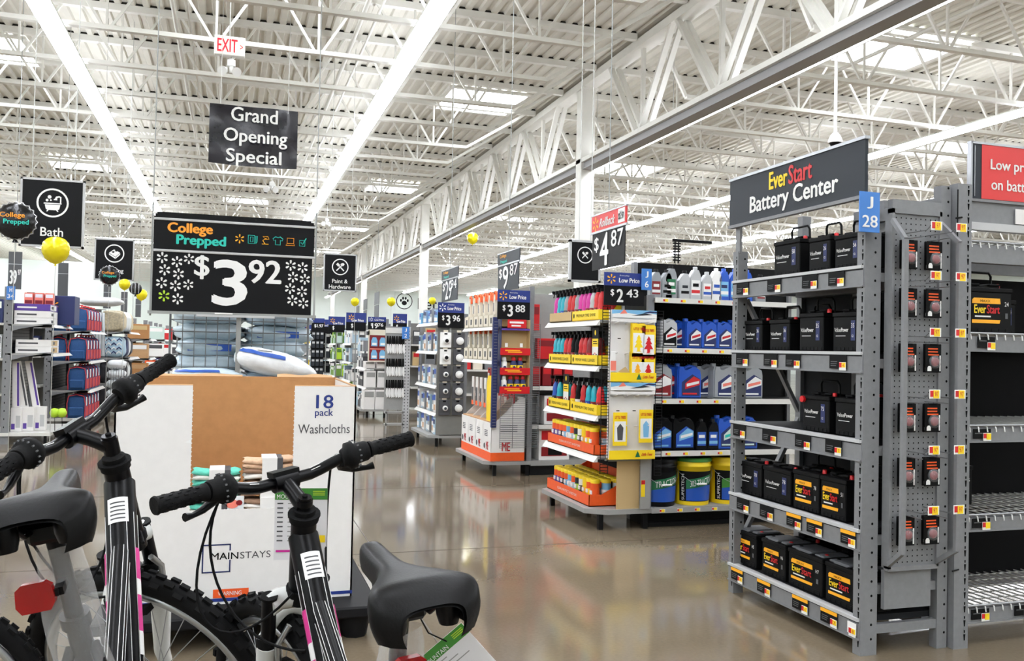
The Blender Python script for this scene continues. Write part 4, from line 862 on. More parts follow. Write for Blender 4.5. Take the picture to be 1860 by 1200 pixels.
put('leaf', leaflet, (2.56, 6.02, 1.199), HX, 'black and yellow wheel guide card in the middle yellow tray', 'wheel guide cards')
put('leaf', leaflet, (2.56, 6.6, .839), HX, 'black and yellow wheel guide card in the lower yellow tray', 'wheel guide cards')
# air freshener displays
def freshener(c, shape):
    def build():
        t = thing('air_freshener', '', 'air freshener', (0,0,0)); w = .056
        m = MB(); m.cb(-w, w, -.003, 0, -.24, 0, 'yellow', .002); m.box(-w*.8, w*.8, -.0035, -.003, -.21, -.065, 'white'); part(m, 'card', t)
        g = MB(); g.text('LITTLE TREES', (0, -.0036, -.035), *FX, w*1.5, .02, 'red', .03)
        if shape == 'tree': g.flat([(0,.065),(.018,.035),(.01,.035),(.028,.005),(.015,.005),(.036,-.03),(.012,-.03),(.012,-.055),(.022,-.06),(-.022,-.06),(-.012,-.055),(-.012,-.03),(-.036,-.03),(-.015,.005),(-.028,.005),(-.01,.035),(-.018,.035)], (0,-.0045,-.14), *FX, c)
        else: g.flat([(-.02,-.06),(.02,-.06),(.025,.03),(.0,.06),(-.025,.03)], (0,-.0045,-.14), *FX, c)
        part(g, 'print', t); return t
    return build
for k, (zb, zt) in enumerate(((1.085, 1.60), (.525, 1.075))):
    t = thing('hook_display', ['upper','lower'][k]+' white cardboard air freshener display with a yellow bottom lip', 'display', (2.78, 5.86, zb)); X0, X1 = 2.6, 2.955
    m = MB(); m.box(X0, X1, 5.868, 5.872, zb, zt, 'card_white')
    for x in (X0, X1-.004): m.prism([(0,0),(.05,0),(.03,.1),(.018,.25),(.03,zt-zb-.08),(.05,zt-zb),(0,zt-zb)], (x+.004, 5.868, zb), (0,-1,0), (0,0,1), -.004, 'card_white')
    part(m, 'carton', t)
    m = MB(); y = 5.868-.05
    m.box(X0, X1, y-.002, y, zt-.05, zt, 'sky_blue'); m.flat([(0,0),(.355,0),(.355,.028),(.3,.036),(.2,.024),(.1,.036),(0,.024)], (X0, y-.0035, zt-.055), *FX, 'white'); m.flat([(.06,.02),(.12,.025),(.1,.05),(.09,.05)], (X0, y-.0045, zt-.05), *FX, 'coral'); m.flat([(.15,.008),(.26,.03),(.32,.02),(.24,.012)], (X0, y-.0045, zt-.05), *FX, 'sign_grey'); m.flat([(.24,.03),(.355,.034),(.355,.042),(.3,.046)], (X0, y-.0045, zt-.05), *FX, 'navy')
    m.prism([(X0-2.78,0),(X1-2.78,0),(X1-2.78,.03),(X1-2.82,.02),(X0-2.74,.02),(X0-2.78,.03)], (2.78, y, zt-.085), *FX, .002, 'card_white'); part(m, 'header', t)
    m = MB(); m.box(X0-.004, X1+.004, 5.868-.055, 5.868-.05, zb, zb+.062, 'yellow'); m.box(X0-.004, X1+.004, 5.868-.055, 5.868, zb-.003, zb, 'yellow'); part(m, 'lip', t)
    m = MB(); m.flat([(0,.025),(.012,.0),(.02,-.02),(-.02,-.02),(-.012,0)], (2.82, 5.812, zb+.032), *FX, 'oil_green'); m.text('Little Trees', (2.895, 5.812, zb+.032), *FX, .085, .022, 'red', .03, shear=.1); part(m, 'lettering', t)
    for q in range(4):
        for zz in (zt-.1, zt-.32):
            m = MB(); m.cyl((2.645+.085*q, 5.868, zz), (2.645+.085*q, 5.80, zz+.012), .004, 'card_white', n=6); part(m, 'hook', t)
    m = MB()
    for q in ((.07,-.21),(.2,-.21)): m.box(X0+q[0], X0+q[0]+.025, 5.8665, 5.868, zt+q[1], zt+q[1]+.006, 'slot')
    part(m, 'slot', t)
for i, (x, z, c, s, nm) in enumerate(((2.815, 1.5, 'yellow', 'tree', 'upper left yellow tree'), (2.895, 1.49, 'red', 'tree', 'upper right red tree'), (2.81, 1.29, 'amber', 'tree', 'lower left yellow tree'), (2.895, 1.29, 'red', 'tree', 'lower right red tree'))):
    for d in range(3): put(('fr', c, s), freshener(c, s), (x, 5.82+d*.012, z+.004*d), 0, nm+' air freshener card on the upper display, '+['front','second','third'][d]+' in its hook', 'tree air freshener cards')
put(('fr','grey'), freshener('grey_card', 'blob'), (2.68, 5.82, .86), 0, 'left air freshener card with a grey picture on the lower display')
put(('fr','blue'), freshener('sky_blue', 'blob'), (2.885, 5.82, .88), 0, 'right air freshener card with a blue picture on the lower display')
m = MB(); m.cb(2.605, 2.65, 5.84, 5.86, 1.15, 1.3, 'white', .003); m.box(2.606, 2.649, 5.839, 5.84, 1.16, 1.23, 'coral'); solo(m, 'carton_pack', 'small white and coral pack in the left corner of the upper display', 'pack', (2.63, 5.84, 1.15), world=True)
m = MB(); m.prism([(0,0),(.1,-.005),(.06,.04)], (2.66, 5.83, 1.148), *FX, .01, 'tan'); solo(m, 'folded_card', 'folded tan card lying in the upper display lip', 'card', (2.7, 5.83, 1.148), world=True)
# ================================================================ CAN AND SAW ENDCAP
ec2 = endcap('endcap', 'endcap shelving of boxed hand saws beside the can display', 8.6, 9.95, (1.18, 1.53), back='gond_back', top=1.95, xl=(2.56, 2.56))
def boxed(name, cat, w, h, d, c, c2, c3=None, win=None):
    def build():
        t = thing(name, '', cat, (0,0,0)); m = MB(); m.cb(-w/2, w/2, 0, d, 0, h, c, .003); part(m, 'carton', t)
        g = MB(); rect(g, (0,0,0), *FX, -w*.42, w*.42, h*.62, h*.9, c2)
        if c3: rect(g, (0,0,0), *FX, -w*.42, w*.42, h*.12, h*.4, c3)
        if win: rect(g, (0,-.001,0), *FX, -w*.2, w*.25, h*.15, h*.55, win)
        part(g, 'print', t); return t
    return build
def saw_pack():
    t = thing('hand_saw', '', 'saw', (0,0,0)); m = MB(); m.prism([(-.035,0),(.035,0),(.045,.12),(.02,.3),(-.02,.33),(-.045,.22)], (0,0,0), *FX, .025, 'cream'); part(m, 'sleeve', t)
    h = MB(); h.tube([(-.03,.012,.25),(-.03,.012,.33),(.0,.012,.36),(.035,.012,.33),(.04,.012,.27)], .012, 'orange', 6); part(h, 'handle', t)
    g = MB(); g.box(-.02, .03, -.0015, 0, .03, .1, 'grey_card'); g.box(-.03, .0, -.0015, 0, .15, .24, 'saw_grey'); part(g, 'print', t); return t
def open_bin():
    t = thing('cardboard_bin', '', 'box', (0,0,0)); m = MB(); w, d = .17, .2
    m.box(-w/2, w/2, 0, d, 0, .005, 'cream'); m.box(-w/2, w/2, 0, .004, 0, .12, 'cream'); m.box(-w/2, w/2, d-.004, d, 0, .22, 'cream')
    for s in (-1, 1): m.prism([(0,0),(d,0),(d,.22),(0,.12)], (s*(w/2), 0, 0), (0,1,0), (0,0,1), .004*s, 'cream')
    part(m, 'carton', t); g = MB(); g.box(-.03, .03, -.001, 0, .03, .09, 'grey_card'); part(g, 'print', t); return t
for lv, z in (('upper', 1.531), ('lower', 1.181)):
    for j in range(6):
        y = 9.82-j*.2
        put('obin', open_bin, (2.57, y, z), HX, '%s cream cardboard bin from the far end on the %s saw shelf' % (ORD[j], lv), 'cardboard bins on the saw shelves')
        for q in range(2): put('saw', saw_pack, (2.61+.07*q, y+.03-.05*q, z+.01), HX, '%s hand saw in the %s cardboard bin of the %s saw shelf' % (['front','rear'][q], ORD[j], lv), 'hand saws in cardboard bins')
for lv, z in ((0, 1.08), (1, .84)):
    for j in range(5):
        y = 9.8-j*.22
        def bl():
            t = thing('blister_pack', '', 'pack', (0,0,0)); m = MB(); m.cb(-.07, .07, -.012, 0, -.2, 0, 'red', .004); part(m, 'card', t); g = MB(); g.box(-.035, .035, -.02, -.012, -.16, -.06, 'white'); g.box(-.02, .02, -.013, -.012, -.03, -.015, 'slot'); part(g, 'print', t); return t
        put('redp', bl, (2.86, y, z), HX, '%s red blister pack from the far end in the %s row under the saws' % (ORD[j], ['upper','lower'][lv]), 'red blister packs under the saws')
for j in range(5):
    m = MB()
    put('longb', lambda: (lambda t: (part(MB().cb(-.04, .04, 0, .02, 0, .32, 'card_white', .003).box(-.03,.03,-.001,0,.05,.2,'grey_card').box(-.04,.04,-.0012,0,0,.05,'orange'), 'sleeve', t), t)[1])(thing('boxed_blade', '', 'pack', (0,0,0))), (2.64, 9.75-j*.17, .66), HX, '%s slim white blade sleeve from the far end standing above the white cartons' % ORD[j], 'slim blade sleeves')
# four white cartons with orange bases, and the plain yellow standee
def carton(wide):
    w = .3
    def build():
        t = thing('display_carton', '', 'carton', (0,0,0)); d = .36; h = .5; m = MB()
        m.box(-w/2, w/2, 0, d, 0, .006, 'card_white'); m.box(-w/2, w/2, 0, .005, .09, h*.78, 'card_white'); m.box(-w/2, w/2, d-.005, d, .09, h*1.3, 'card_white'); m.box(-w/2, w/2, -.001, d+.001, 0, .09, 'orange')
        for s in (-1, 1): m.prism([(0,.09),(d,.09),(d,h*1.3),(d*.85,h*1.3),(d*.1,h*.78),(0,h*.78)], (s*w/2, 0, 0), (0,1,0), (0,0,1), .005*s, 'card_white')
        m.box(-w/2+.01, w/2-.01, .01, d-.01, .3, h*.8, 'kraft'); part(m, 'carton', t)
        g = MB()
        for q in range(4): g.box(-.09, .02, -.002, 0, .30-q*.018, .308-q*.018, 'grey_card')
        g.text('ME', (.02, -.001, .15), *FX, .08, .08, 'red', .03); disc(g, -.09, .14, .03, .03, -.001, 'grey_card', 14)
        xs = w/2+.0012
        g.text('ME', (xs, .16, .15), *RX, .09, .09, 'red', .03)
        for q in range(4): g.box(xs-.001, xs, .1, .28, .36-q*.02, .368-q*.02, 'grey_card')
        part(g, 'print', t); return t
    return build
for j, y in enumerate((9.66, 9.36, 9.06, 8.76)): put('carton', carton(0), (2.535, y, .152), HX, '%s white carton with an orange base from the far end of the saw endcap' % ORD[j], 'white cartons with orange bases')
m = MB(); m.prism([(-.1,0),(.1,0),(.11,.1),(.11,.42),(.07,.5),(-.07,.5),(-.11,.42),(-.11,.1)], (2.56, 8.78, .52), *FY, .03, 'yellow'); solo(m, 'standee', 'tall rounded yellow card standing in the nearest white carton', 'standee', (2.56, 8.78, .52), world=True)
low_price('black and blue price topper reading 3 88 above the can display', 2.558, 2.905, 8.56, 1.6, 1.9, '3', '88')
t = thing('can_display', 'cardboard display of spray cans with three red shelf strips', 'display', (2.745, 8.57, .85)); X0, X1 = 2.6, 2.9
m = MB(); m.box(X0, X1, 8.62, 8.625, .85, 1.6, 'tan'); m.box(X0-.005, X0, 8.53, 8.625, .85, 1.6, 'navy'); m.box(X1, X1+.005, 8.53, 8.625, .85, 1.6, 'tan'); part(m, 'carton', t)
for q, (z, c) in enumerate(((1.5,'purple'),(1.25,'red'),(1.05,'red'),(.86,'red'))):
    m = MB(); m.box(X0, X1, 8.53, 8.62, z-.005, z, 'tan')
    if q: m.box(X0-.01, X1+.01, 8.525, 8.53, z-.012, z+.06, 'red'); [m.box(X0+.04+.03*k, X0+.2+.02*k, 8.5235, 8.525, z+.03-.017*k, z+.041-.017*k, 'amber') for k in range(2)]
    else: m.box(X0, X1, 8.525, 8.53, z-.01, z+.01, 'purple')
    part(m, 'shelf', t)
m = MB(); m.box(X0+.06, X1-.04, 8.52, 8.53, 1.515, 1.6, 'red'); m.box(X0+.08, X1-.07, 8.5185, 8.52, 1.56, 1.58, 'white'); m.box(X0+.1, X1-.1, 8.5185, 8.52, 1.53, 1.545, 'white'); part(m, 'header', t)
def can(c):
    def build():
        t = thing('spray_can', '', 'can', (0,0,0)); m = MB(); m.lathe([(.03,0),(.032,.006),(.032,.11),(.022,.13)], c, 14); m.lathe([(.0325,.03),(.0325,.085)], 'yellow' if c == 'navy' else 'white', 14); disc(m, 0, .058, .017, .02, -.034, 'navy'); part(m, 'can_body', t)
        l = MB(); l.lathe([(.02,.13),(.024,.135),(.02,.165),(.001,.168)], 'red' if c == 'navy' else 'white', 12); part(l, 'cap', t); return t
    return build
for lv, z in (('upper', 1.05), ('lower', .86)):
    for j, x in enumerate((2.645, 2.715, 2.785, 2.85) if lv == 'lower' else (2.645, 2.745, 2.815)):
        k = 'white' if j == 0 else 'navy'; put(('can2', k), can(k), (x, 8.575, z+.001), 0, '%s spray can from the left on the %s strip of the can display' % (ORD[j], lv), 'spray cans on the can display')
for j, x in enumerate((2.64, 2.8)):
    m = MB(); m.cb(x, x+.03, 8.535, 8.54, 1.32, 1.36, 'white', .001); solo(m, 'shelf_card', ['left','right'][j]+' small white card on the empty strip of the can display', 'card', (x, 8.535, 1.32), world=True)
wire_grid('wide wire grid hanging below the can display', 2.6, 3.0, 8.52, .3, .84, 30, 4, 'wire_grey')
wire_grid('tall narrow wire grid right of the can display', 2.93, 3.02, 8.54, .35, 1.56, 60, 2, 'wire_grey')
m = MB(); m.cb(2.52, 2.575, 8.56, 8.6, .5, 1.62, 'navy', .004)
for i in range(36): m.box(2.53, 2.565, 8.5585, 8.56, .52+i*.03, .526+i*.03, 'saw_grey')
solo(m, 'corner_post', 'dark blue patterned corner post left of the can display', 'post', (2.55, 8.58, .5), world=True)
# sliver of the tool gondola seen past it
t = thing('tool_gondola', 'pegboard gondola with red tool cases seen past the can display', 'shelving', (3.6, 8.9, 0))
m = MB(); m.box(2.97, 4.6, 8.95, 8.98, .1, 1.9, 'shelf_grey'); part(m, 'back_panel', t)
m = MB(); m.box(2.97, 4.6, 8.62, 8.95, .1, .15, 'shelf_grey'); m.box(2.97, 4.6, 8.65, 8.95, 0, .1, 'gond_black'); part(m, 'base_deck', t)
for z in (.52, .92):
    m = MB(); m.box(2.97, 4.6, 8.62, 8.95, z-.02, z, 'gond_black'); m.box(2.97, 4.6, 8.6, 8.62, z-.04, z+.002, 'shelf_white'); part(m, 'shelf', t)
for j, (x, z, w, h, c, n) in enumerate(((3.06, 1.5, .1, .28, 'red', 'upper'), (3.2, 1.2, .22, .22, 'red', 'middle'))):
    b_ = boxed('tool_case', 'tool case', w, h, .08, c, 'dark_red'); o = b_(); o.location = (x, 8.83, z); o['label'] = n+' red tool case hanging on the pegboard behind the can display'
for j in range(4):
    put('gar', boxed('tool_box', 'tool box', .1, .2, .2, 'dark_red', 'red'), (3.04+j*.12, 8.7, .921), 0, '%s dark red box from the left on the shelf behind the can display' % ORD[j], 'dark red boxes on the tool gondola')
put('jack', boxed('jack_carton', 'carton', .34, .34, .25, 'card_white', 'red', 'dark_red', 'batt_black'), (3.24, 8.66, .151), 0, 'white carton with a black car jack picture on the gondola base')
put('jack2', boxed('car_carton', 'carton', .36, .3, .25, 'card_white', 'red', 'dark_red'), (3.3, 8.66, .521), 0, 'white carton with a red picture above the car jack carton')
# ================================================================ DIAL ENDCAP WITH RED BACK
ec3 = endcap('endcap', 'endcap shelving with a bright orange red back and faucet packs', 11.27, 12.6, (.44, .80, 1.25, 1.63), back='red_sign', top=1.75, xl=(2.55,)*4)
ec3.children[-1]
low_price('black and blue price topper reading 3 96 above the dial packs', 2.547, 2.9, 11.22, 1.56, 1.89, '3', '96', spk='white')
m = MB(); m.box(2.56, 2.93, 11.26, 11.268, .16, 1.6, 'gond_back'); solo(m, 'side_board', 'grey side board holding the dial packs', 'panel', (2.75, 11.26, .16), world=True)
def dialpack(c, r, bg):
    def build():
        t = thing('dial_pack', '', 'pack', (0,0,0)); m = MB(); m.cb(-.075, .075, -.01, 0, -.2, 0, bg, .006); m.box(-.02, .02, -.012, -.01, -.03, -.01, 'slot'); m.box(-.03, .03, -.001, .0, .002, .03, 'cream'); part(m, 'card', t)
        g = MB(); g.lathe([(r,0),(r,.02),(r*.7,.028),(.001,.028)], 'dial', 20); g.lathe([(r*.55,.029),(r*.4,.032),(.001,.032)], c, 16); g.v = [(x+.01, -.01-z, y-.11) for x, y, z in g.v]; part(g, 'dial', t); return t
    return build
for i, z in enumerate((1.5, 1.28, 1.06, .84, .62)):
    for j, x in enumerate((2.66, 2.84)):
        k = ('dp', i < 2 and j == 0, j)
        put(k, dialpack('batt_black' if (i < 2 and j == 0) else ('sign_grey' if j == 0 else 'white'), .05 if j else (.045 if i < 2 else .034), 'white' if (i < 2 and j == 0) else 'grey_card'), (x, 11.23, z), 0, '%s dial pack from the top in the %s column beside the red endcap' % (ORD[i], ['left','right'][j]), 'dial packs')
for i, (z, n) in enumerate(((1.631,'top'),(1.251,'second'),(.801,'third'),(.441,'fourth'),(.151,'base'))):
    for j in range(7):
        k = (j+i) % 3; h = [.26,.22,.24][k] if i else [.16,.2,.18][k]
        c = [('card_white','blue','beige'),('light_blue','navy','white'),('oil_grey','blue','white')][k] if i else [('sky_blue','blue','white'),('oil_grey','navy','white'),('clear_blue','navy','white')][k]
        put(('fau', k, bool(i)), boxed('faucet_box', 'box', .13, h, .14, *c), (2.58+.02*(j % 2), 12.5-j*.175, z), HX, '%s pale box from the far end on the %s shelf of the red endcap' % (ORD[j], n), 'pale boxes on the red endcap')
m = MB(); m.prism([(0,0),(.14,0),(.16,.05),(.1,.09),(-.02,.06)], (2.62, 11.3, .152), *FX, .12, 'navy'); solo(m, 'folded_bag', 'dark blue bundle at the foot of the dial packs', 'bundle', (2.69, 11.36, .152), world=True)
# perforated end post and its peg panel of white-handled tools
t = thing('peg_gondola', 'peg gondola with a perforated end post and white handled tools', 'shelving', (2.4, 13.25, 0))
m = MB(); m.box(2.48, 2.58, 13.18, 13.24, 0, 1.6, 'shelf_lip')
for i in range(2):
    for j in range(32): m.flat([(.009*math.cos(a), .009*math.sin(a)) for a in [q*math.pi/3 for q in range(6)]], (2.505+.05*i, 13.179, .08+j*.047), *FX, 'slot')
part(m, 'end_post', t)
m = MB(); m.box(2.2, 2.48, 13.2, 13.22, .35, 1.6, 'shelf_grey'); m.box(2.2, 2.48, 13.19, 13.2, 1.5, 1.58, 'shelf_white'); part(m, 'back_panel', t)
m = MB()
for z in (.12, .3): m.box(2.2, 2.48, 13.1, 13.22, z, z+.03, 'shelf_grey')
for x in (2.21, 2.46): m.box(x, x+.02, 13.1, 13.12, 0, .33, 'shelf_grey')
part(m, 'base_frame', t)
def tool():
    t = thing('hand_tool', '', 'tool', (0,0,0)); m = MB(); m.prism([(-.012,0),(.012,0),(.016,-.1),(.006,-.16),(-.006,-.16),(-.016,-.1)], (0,0,0), *FX, .012, 'batt_black'); part(m, 'grip', t)
    g = MB(); g.prism([(-.01,-.12),(.014,-.13),(.022,-.25),(.0,-.27),(-.018,-.2)], (.004,-.004,0), *FX, .01, 'white'); part(g, 'tool_head', t); return t
for i, z in enumerate((1.46, 1.12, .80)):
    for j in range(8): put('tool', tool, (2.23+j*.034, 13.17-(j % 3)*.015, z), 0, '%s black and white hand tool from left, %s row of the peg gondola' % (ORD[j], ['top','middle','bottom'][i]), 'hand tools on the peg gondola')
aisle_tag(2.44, 2.55, 13.15, 1.42, 1.6, 'J', '2', 'small blue aisle tag on the perforated end post')
# ================================================================ FARTHER ENDCAPS ON THE RIGHT
random.seed(11)
CN = {'light_blue':'pale blue','grey_card':'dark grey','minty':'pale green','plant':'dark green','grass_green':'green','lime':'lime green','kraft':'light brown','brown_box':'brown','batt_black':'black','sky_blue':'light blue'}
def fill(tagname, y0, y1, zs, xf, d, cols, names, step=.17, hh=(.14, .24), rz=HX, label=''):
    n = max(1, int((y1-y0-.1)/step))
    for i, z in enumerate(zs):
        for j in range(n):
            c = random.choice(cols); h = round(random.uniform(*hh)*10)/10 if False else random.choice(hh); nm = random.choice(names)
            yy = y1-.09-j*step
            put(('fill', nm, c, h, round(step, 2)), boxed(nm, nm.replace('_', ' '), step*.86, h, d, c[0], c[1], c[2] if len(c) > 2 else None), (xf, yy, z+.001), rz, '%s %s %s from far end, %s shelf, %s' % (ORD[min(j, 13)], CN.get(c[0], c[0].split('_')[-1]), nm.replace('_', ' '), ['lowest','second','third','fourth','fifth'][i], label), nm.replace('_', ' ')+' group on '+label)
WB = [('white','grey_card'),('card_white','sign_grey'),('oil_grey','white'),('light_blue','white'),('grey_card','white')]
ec4 = endcap('endcap', 'endcap shelving with a framed display under the 19 76 price', 16.0, 17.3, (.55, .9), back='gond_back', top=1.8, xb=2.72, xf=2.3, xl=(2.32, 2.32))
low_price('black and blue price topper reading 19 76', 2.335, 2.66, 15.95, 1.6, 1.83, '19', '76', spk='white')
t = thing('framed_display', 'framed red display holding four blue packs under the 19 76 price', 'display', (2.52, 15.93, 1.03))
m = MB(); m.box(2.36, 2.70, 15.94, 15.96, 1.03, 1.58, 'dark_red'); m.box(2.38, 2.68, 15.938, 15.94, 1.24, 1.26, 'coral'); part(m, 'board', t)
m = MB()
for a in ((2.345,2.365,1.03,1.58),(2.695,2.715,1.03,1.58),(2.345,2.715,1.02,1.04),(2.345,2.715,1.5,1.6)): m.box(a[0],a[1],15.925,15.96,a[2],a[3],'cream')
part(m, 'frame', t)
for i in range(4):
    x, z = (2.455, 2.605)[i % 2], (1.3, 1.07)[i//2]
    put('bp', lambda: (lambda t: (part(MB().prism([(-.055,0),(.055,0),(.055,.1),(.03,.16),(-.03,.16),(-.055,.1)], (0,0,0), *FX, .03, 'sky_blue').box(-.04,.04,-.031+.03,.0,.02,.06,'white'), 'pouch', t), t)[1])(thing('pouch', '', 'pack', (0,0,0))), (x, 15.925, z), 0, ['upper left','upper right','lower left','lower right'][i]+' blue pouch in the framed display', 'blue pouches')
for i, (x, z, w, h) in enumerate(((2.4,.901,.17,.12),(2.6,.901,.16,.12),(2.42,.551,.18,.3),(2.62,.551,.16,.3),(2.4,.151,.2,.36),(2.6,.151,.18,.36))):
    put(('wb', w, h), boxed('white_box', 'box', w, h, .3, 'card_white', 'shelf_grey'), (x, 16.02, z), 0, ['left','right'][i % 2]+' plain white box on the '+['upper','middle','base'][i//2]+' level of the 19 76 endcap', 'plain white boxes')
fill('e4', 16.3, 17.3, (.151,.551,.901,1.2), 2.34, .2, WB, ['hardware_box','lock_box'], .2, (.2, .26), label='the 19 76 endcap')
FAR = [('endcap', 18.9, 20.3, 'with white bracket boxes', WB), ('endcap', 21.8, 23.2, 'with green packs', [('plant','lime'),('grass_green','white'),('lime','plant'),('minty','plant')]), ('endcap', 24.6, 26.0, 'with black packs', [('sign_black','white'),('batt_black','grey_card'),('sign_grey','white')]), ('endcap', 28, 29.5, 'with pale boxes', WB+[('sky_blue','white')]), ('endcap', 31.5, 33, 'with mixed small packs', [('cream','sign_grey'),('yellow','white'),('card_white','red')]), ('endcap', 35.5, 37, 'farthest on the right', WB)]
for nm, a, b_, d, cols in FAR:
    endcap(nm, 'right-hand endcap shelving '+d+', past the 19 76 endcap', a, b_, (.55, .95, 1.35), back='gond_back', top=1.75, xb=2.85, xf=2.38, xl=(2.4,)*3)
    fill('f', a, b_, (.151,.551,.951,1.351), 2.44, .18, cols, ['product_box','product_pack'], .22 if a < 25 else .33, (.22, .3), label='right endcap '+d)
    if a < 30:
        p = WB[0]
        for j in range(3):
            for i, z in enumerate((.16, .56, .96, 1.36)):
                cc = cols[(i+j) % len(cols)]; put(('side', cc), boxed('hanging_pack', 'pack', .12, .28, .03, cc[0], cc[1]), (2.5+j*.14, a-.05, z), 0, '%s pack from left, %s row on the near side, right endcap %s' % (ORD[j], ['lowest','second','third','top'][i], d), 'hanging packs '+d)
def topper(label, x, y, w, z, txt=True):
    t = thing('price_topper', label, 'price sign', (x, y, z)); m = MB(); m.box(x-w/2, x+w/2, y-.004, y+.004, z, z+.18, 'sign_black'); part(m, 'price_card', t); m = MB(); m.box(x-w/2, x+w/2, y-.005, y+.005, z+.18, z+.38, 'walmart_blue'); part(m, 'header', t)
    m = MB(); spark(m, (x-w*.25, y-.006, z+.28), *FX, .06, 'amber'); m.text('Low Price', (x+w*.08, y-.006, z+.22), *FX, w*.6, .06, 'white', .05); m.text('$', (x-w*.2, y-.006, z+.1), *FX, w*.12, .1, 'white', .05); part(m, 'lettering', t); m = MB(); m.box(x-.012, x+.012, y+.005, y+.025, 0, z+.3, 'post_grey'); part(m, 'post', t)
for i, (x, y, w) in enumerate(((2.5, 18.8, .42), (2.42, 21.7, .4), (2.45, 24.5, .36), (2.55, 27.9, .36), (2.6, 31.4, .4), (3.4, 18.6, .3), (3.9, 16.2, .3))):
    topper(ORD[i]+' blue and black price topper past the 19 76 endcap', x, y, w, 1.62)
for i, (x, y) in enumerate(((2.95, 14.3), (3.2, 16.6), (3.3, 19.4))):
    t = thing('gondola', ORD[i]+' long gondola of tools running right from the far endcaps, nearest first', 'shelving', (x+1.5, y, 0))
    m = MB(); m.box(x, x+4, y-.02, y+.02, .1, 1.75, 'gond_back'); part(m, 'back_panel', t)
    for z in (.15, .55, .95, 1.35):
        m = MB(); m.box(x, x+4, y-.35, y-.02, z-.03, z, 'shelf_white'); part(m, 'shelf', t)
    for q in range(3):
        m = MB(); m.box(x+q*1.9, x+q*1.9+.04, y-.03, y+.03, 0, 1.8, 'rack_grey'); part(m, 'upright', t)
    for j in range(9):
        for k, z in enumerate((.951, 1.351)):
            cc = [('saw_grey','batt_black'),('tan','red'),('grey_card','white'),('red','white'),('cream','grey_card')][(j+k+i) % 5]
            put(('gt', cc), boxed('tool_pack', 'pack', .16, .26, .06, cc[0], cc[1]), (x+.12+j*.2, y-.3, z), 0, '%s tool pack from the left on the %s shelf of the %s tool gondola' % (ORD[j], ['third','top'][k], ORD[i]), 'tool packs on the %s gondola' % ORD[i])
# ================================================================ LEFT SIDE ENDCAPS (face +X)
def lendcap(label, y0, y1, zs, xf, xb, top):
    t = thing('endcap', label, 'shelving', ((xb+xf)/2, (y0+y1)/2, 0))
    m = MB(); m.box(xb, xf, y0, y1, .1, .14, 'shelf_white'); part(m, 'base_deck', t)
    for y in (y0+.04, y1-.04):
        m = MB(); m.box(xb, xb+.09, y-.02, y+.02, 0, top, 'rack_grey')
        z = .1
        while z < top: m.box(xb+.03, xb+.04, y-.0215, y-.02, z, z+.02, 'slot'); z += .1
        part(m, 'upright', t)
        m = MB(); m.box(xf-.08, xf-.05, y-.015, y+.015, 0, .1, 'leg_black'); part(m, 'leg', t)
    m = MB(); m.box(xb+.03, xb+.05, y0+.05, y1-.05, .14, top-.2, 'gond_back')
    for i in range(30): m.box(xb+.05, xb+.056, y0+.05, y1-.05, .2+i*.045, .205+i*.045, 'wire_black')
    part(m, 'back_panel', t)
    for z in zs:
        m = MB(); m.box(xb+.05, xf-.02, y0+.02, y1-.02, z-.02, z, 'shelf_grey'); m.prism([(xb+.08,-.02),(xf-.02,-.02),(xf,.0),(xf,.02),(xb+.2,-.05),(xb+.08,-.09)], (0, y0+.02, z-.0), *FX, .01, 'rack_grey')
        m.add([(xf-.02,y0,z+.002),(xf+.02,y0,z-.035),(xf+.02,y1,z-.035),(xf-.02,y1,z+.002),(xf-.02,y0,z-.035),(xf-.02,y1,z-.035)], [(0,1,2,3),(0,4,1),(3,2,5),(1,4,5,2),(0,3,5,4)], 'shelf_white'); part(m, 'shelf', t)
    return t
lendcap('endcap of long curtain rod boxes with aisle tag H 34', 12.2, 13.5, (1.12, 1.48), -2.12, -2.68, 1.94)
aisle_tag(-2.645, -2.55, 12.15, 1.775, 1.942, 'H', '34', 'blue aisle tag H 34 on the left curtain rod endcap')
def longbox(c, e):
    def build():
        t = thing('curtain_rod_box', '', 'box', (0,0,0)); m = MB(); m.cb(-.2, .2, 0, .5, 0, .085, c, .002); part(m, 'carton', t)
        g = MB(); g.box(-.17, .05, -.001, 0, .03, .05, 'white' if c == 'purple' else 'grey_card'); g.box(.199, .2015, .02, .4, .01, .075, e); g.box(.2015, .2022, .08, .22, .025, .06, 'grey_card'); part(g, 'print', t); return t
    return build
for i in range(3): put(('lb', i == 2), longbox('purple' if i == 2 else 'card_white', 'white'), (-2.385, 12.3, 1.481+.087*i), 0, ['bottom white','middle white','top purple'][i]+' curtain rod box on the upper shelf of the H 34 endcap', 'curtain rod boxes')
for i in range(2): put(('lb2',), longbox('card_white', 'tan'), (-2.36, 12.3, 1.121+.087*i), 0, ['lower','upper'][i]+' curtain rod box on the second shelf of the H 34 endcap', 'curtain rod boxes')
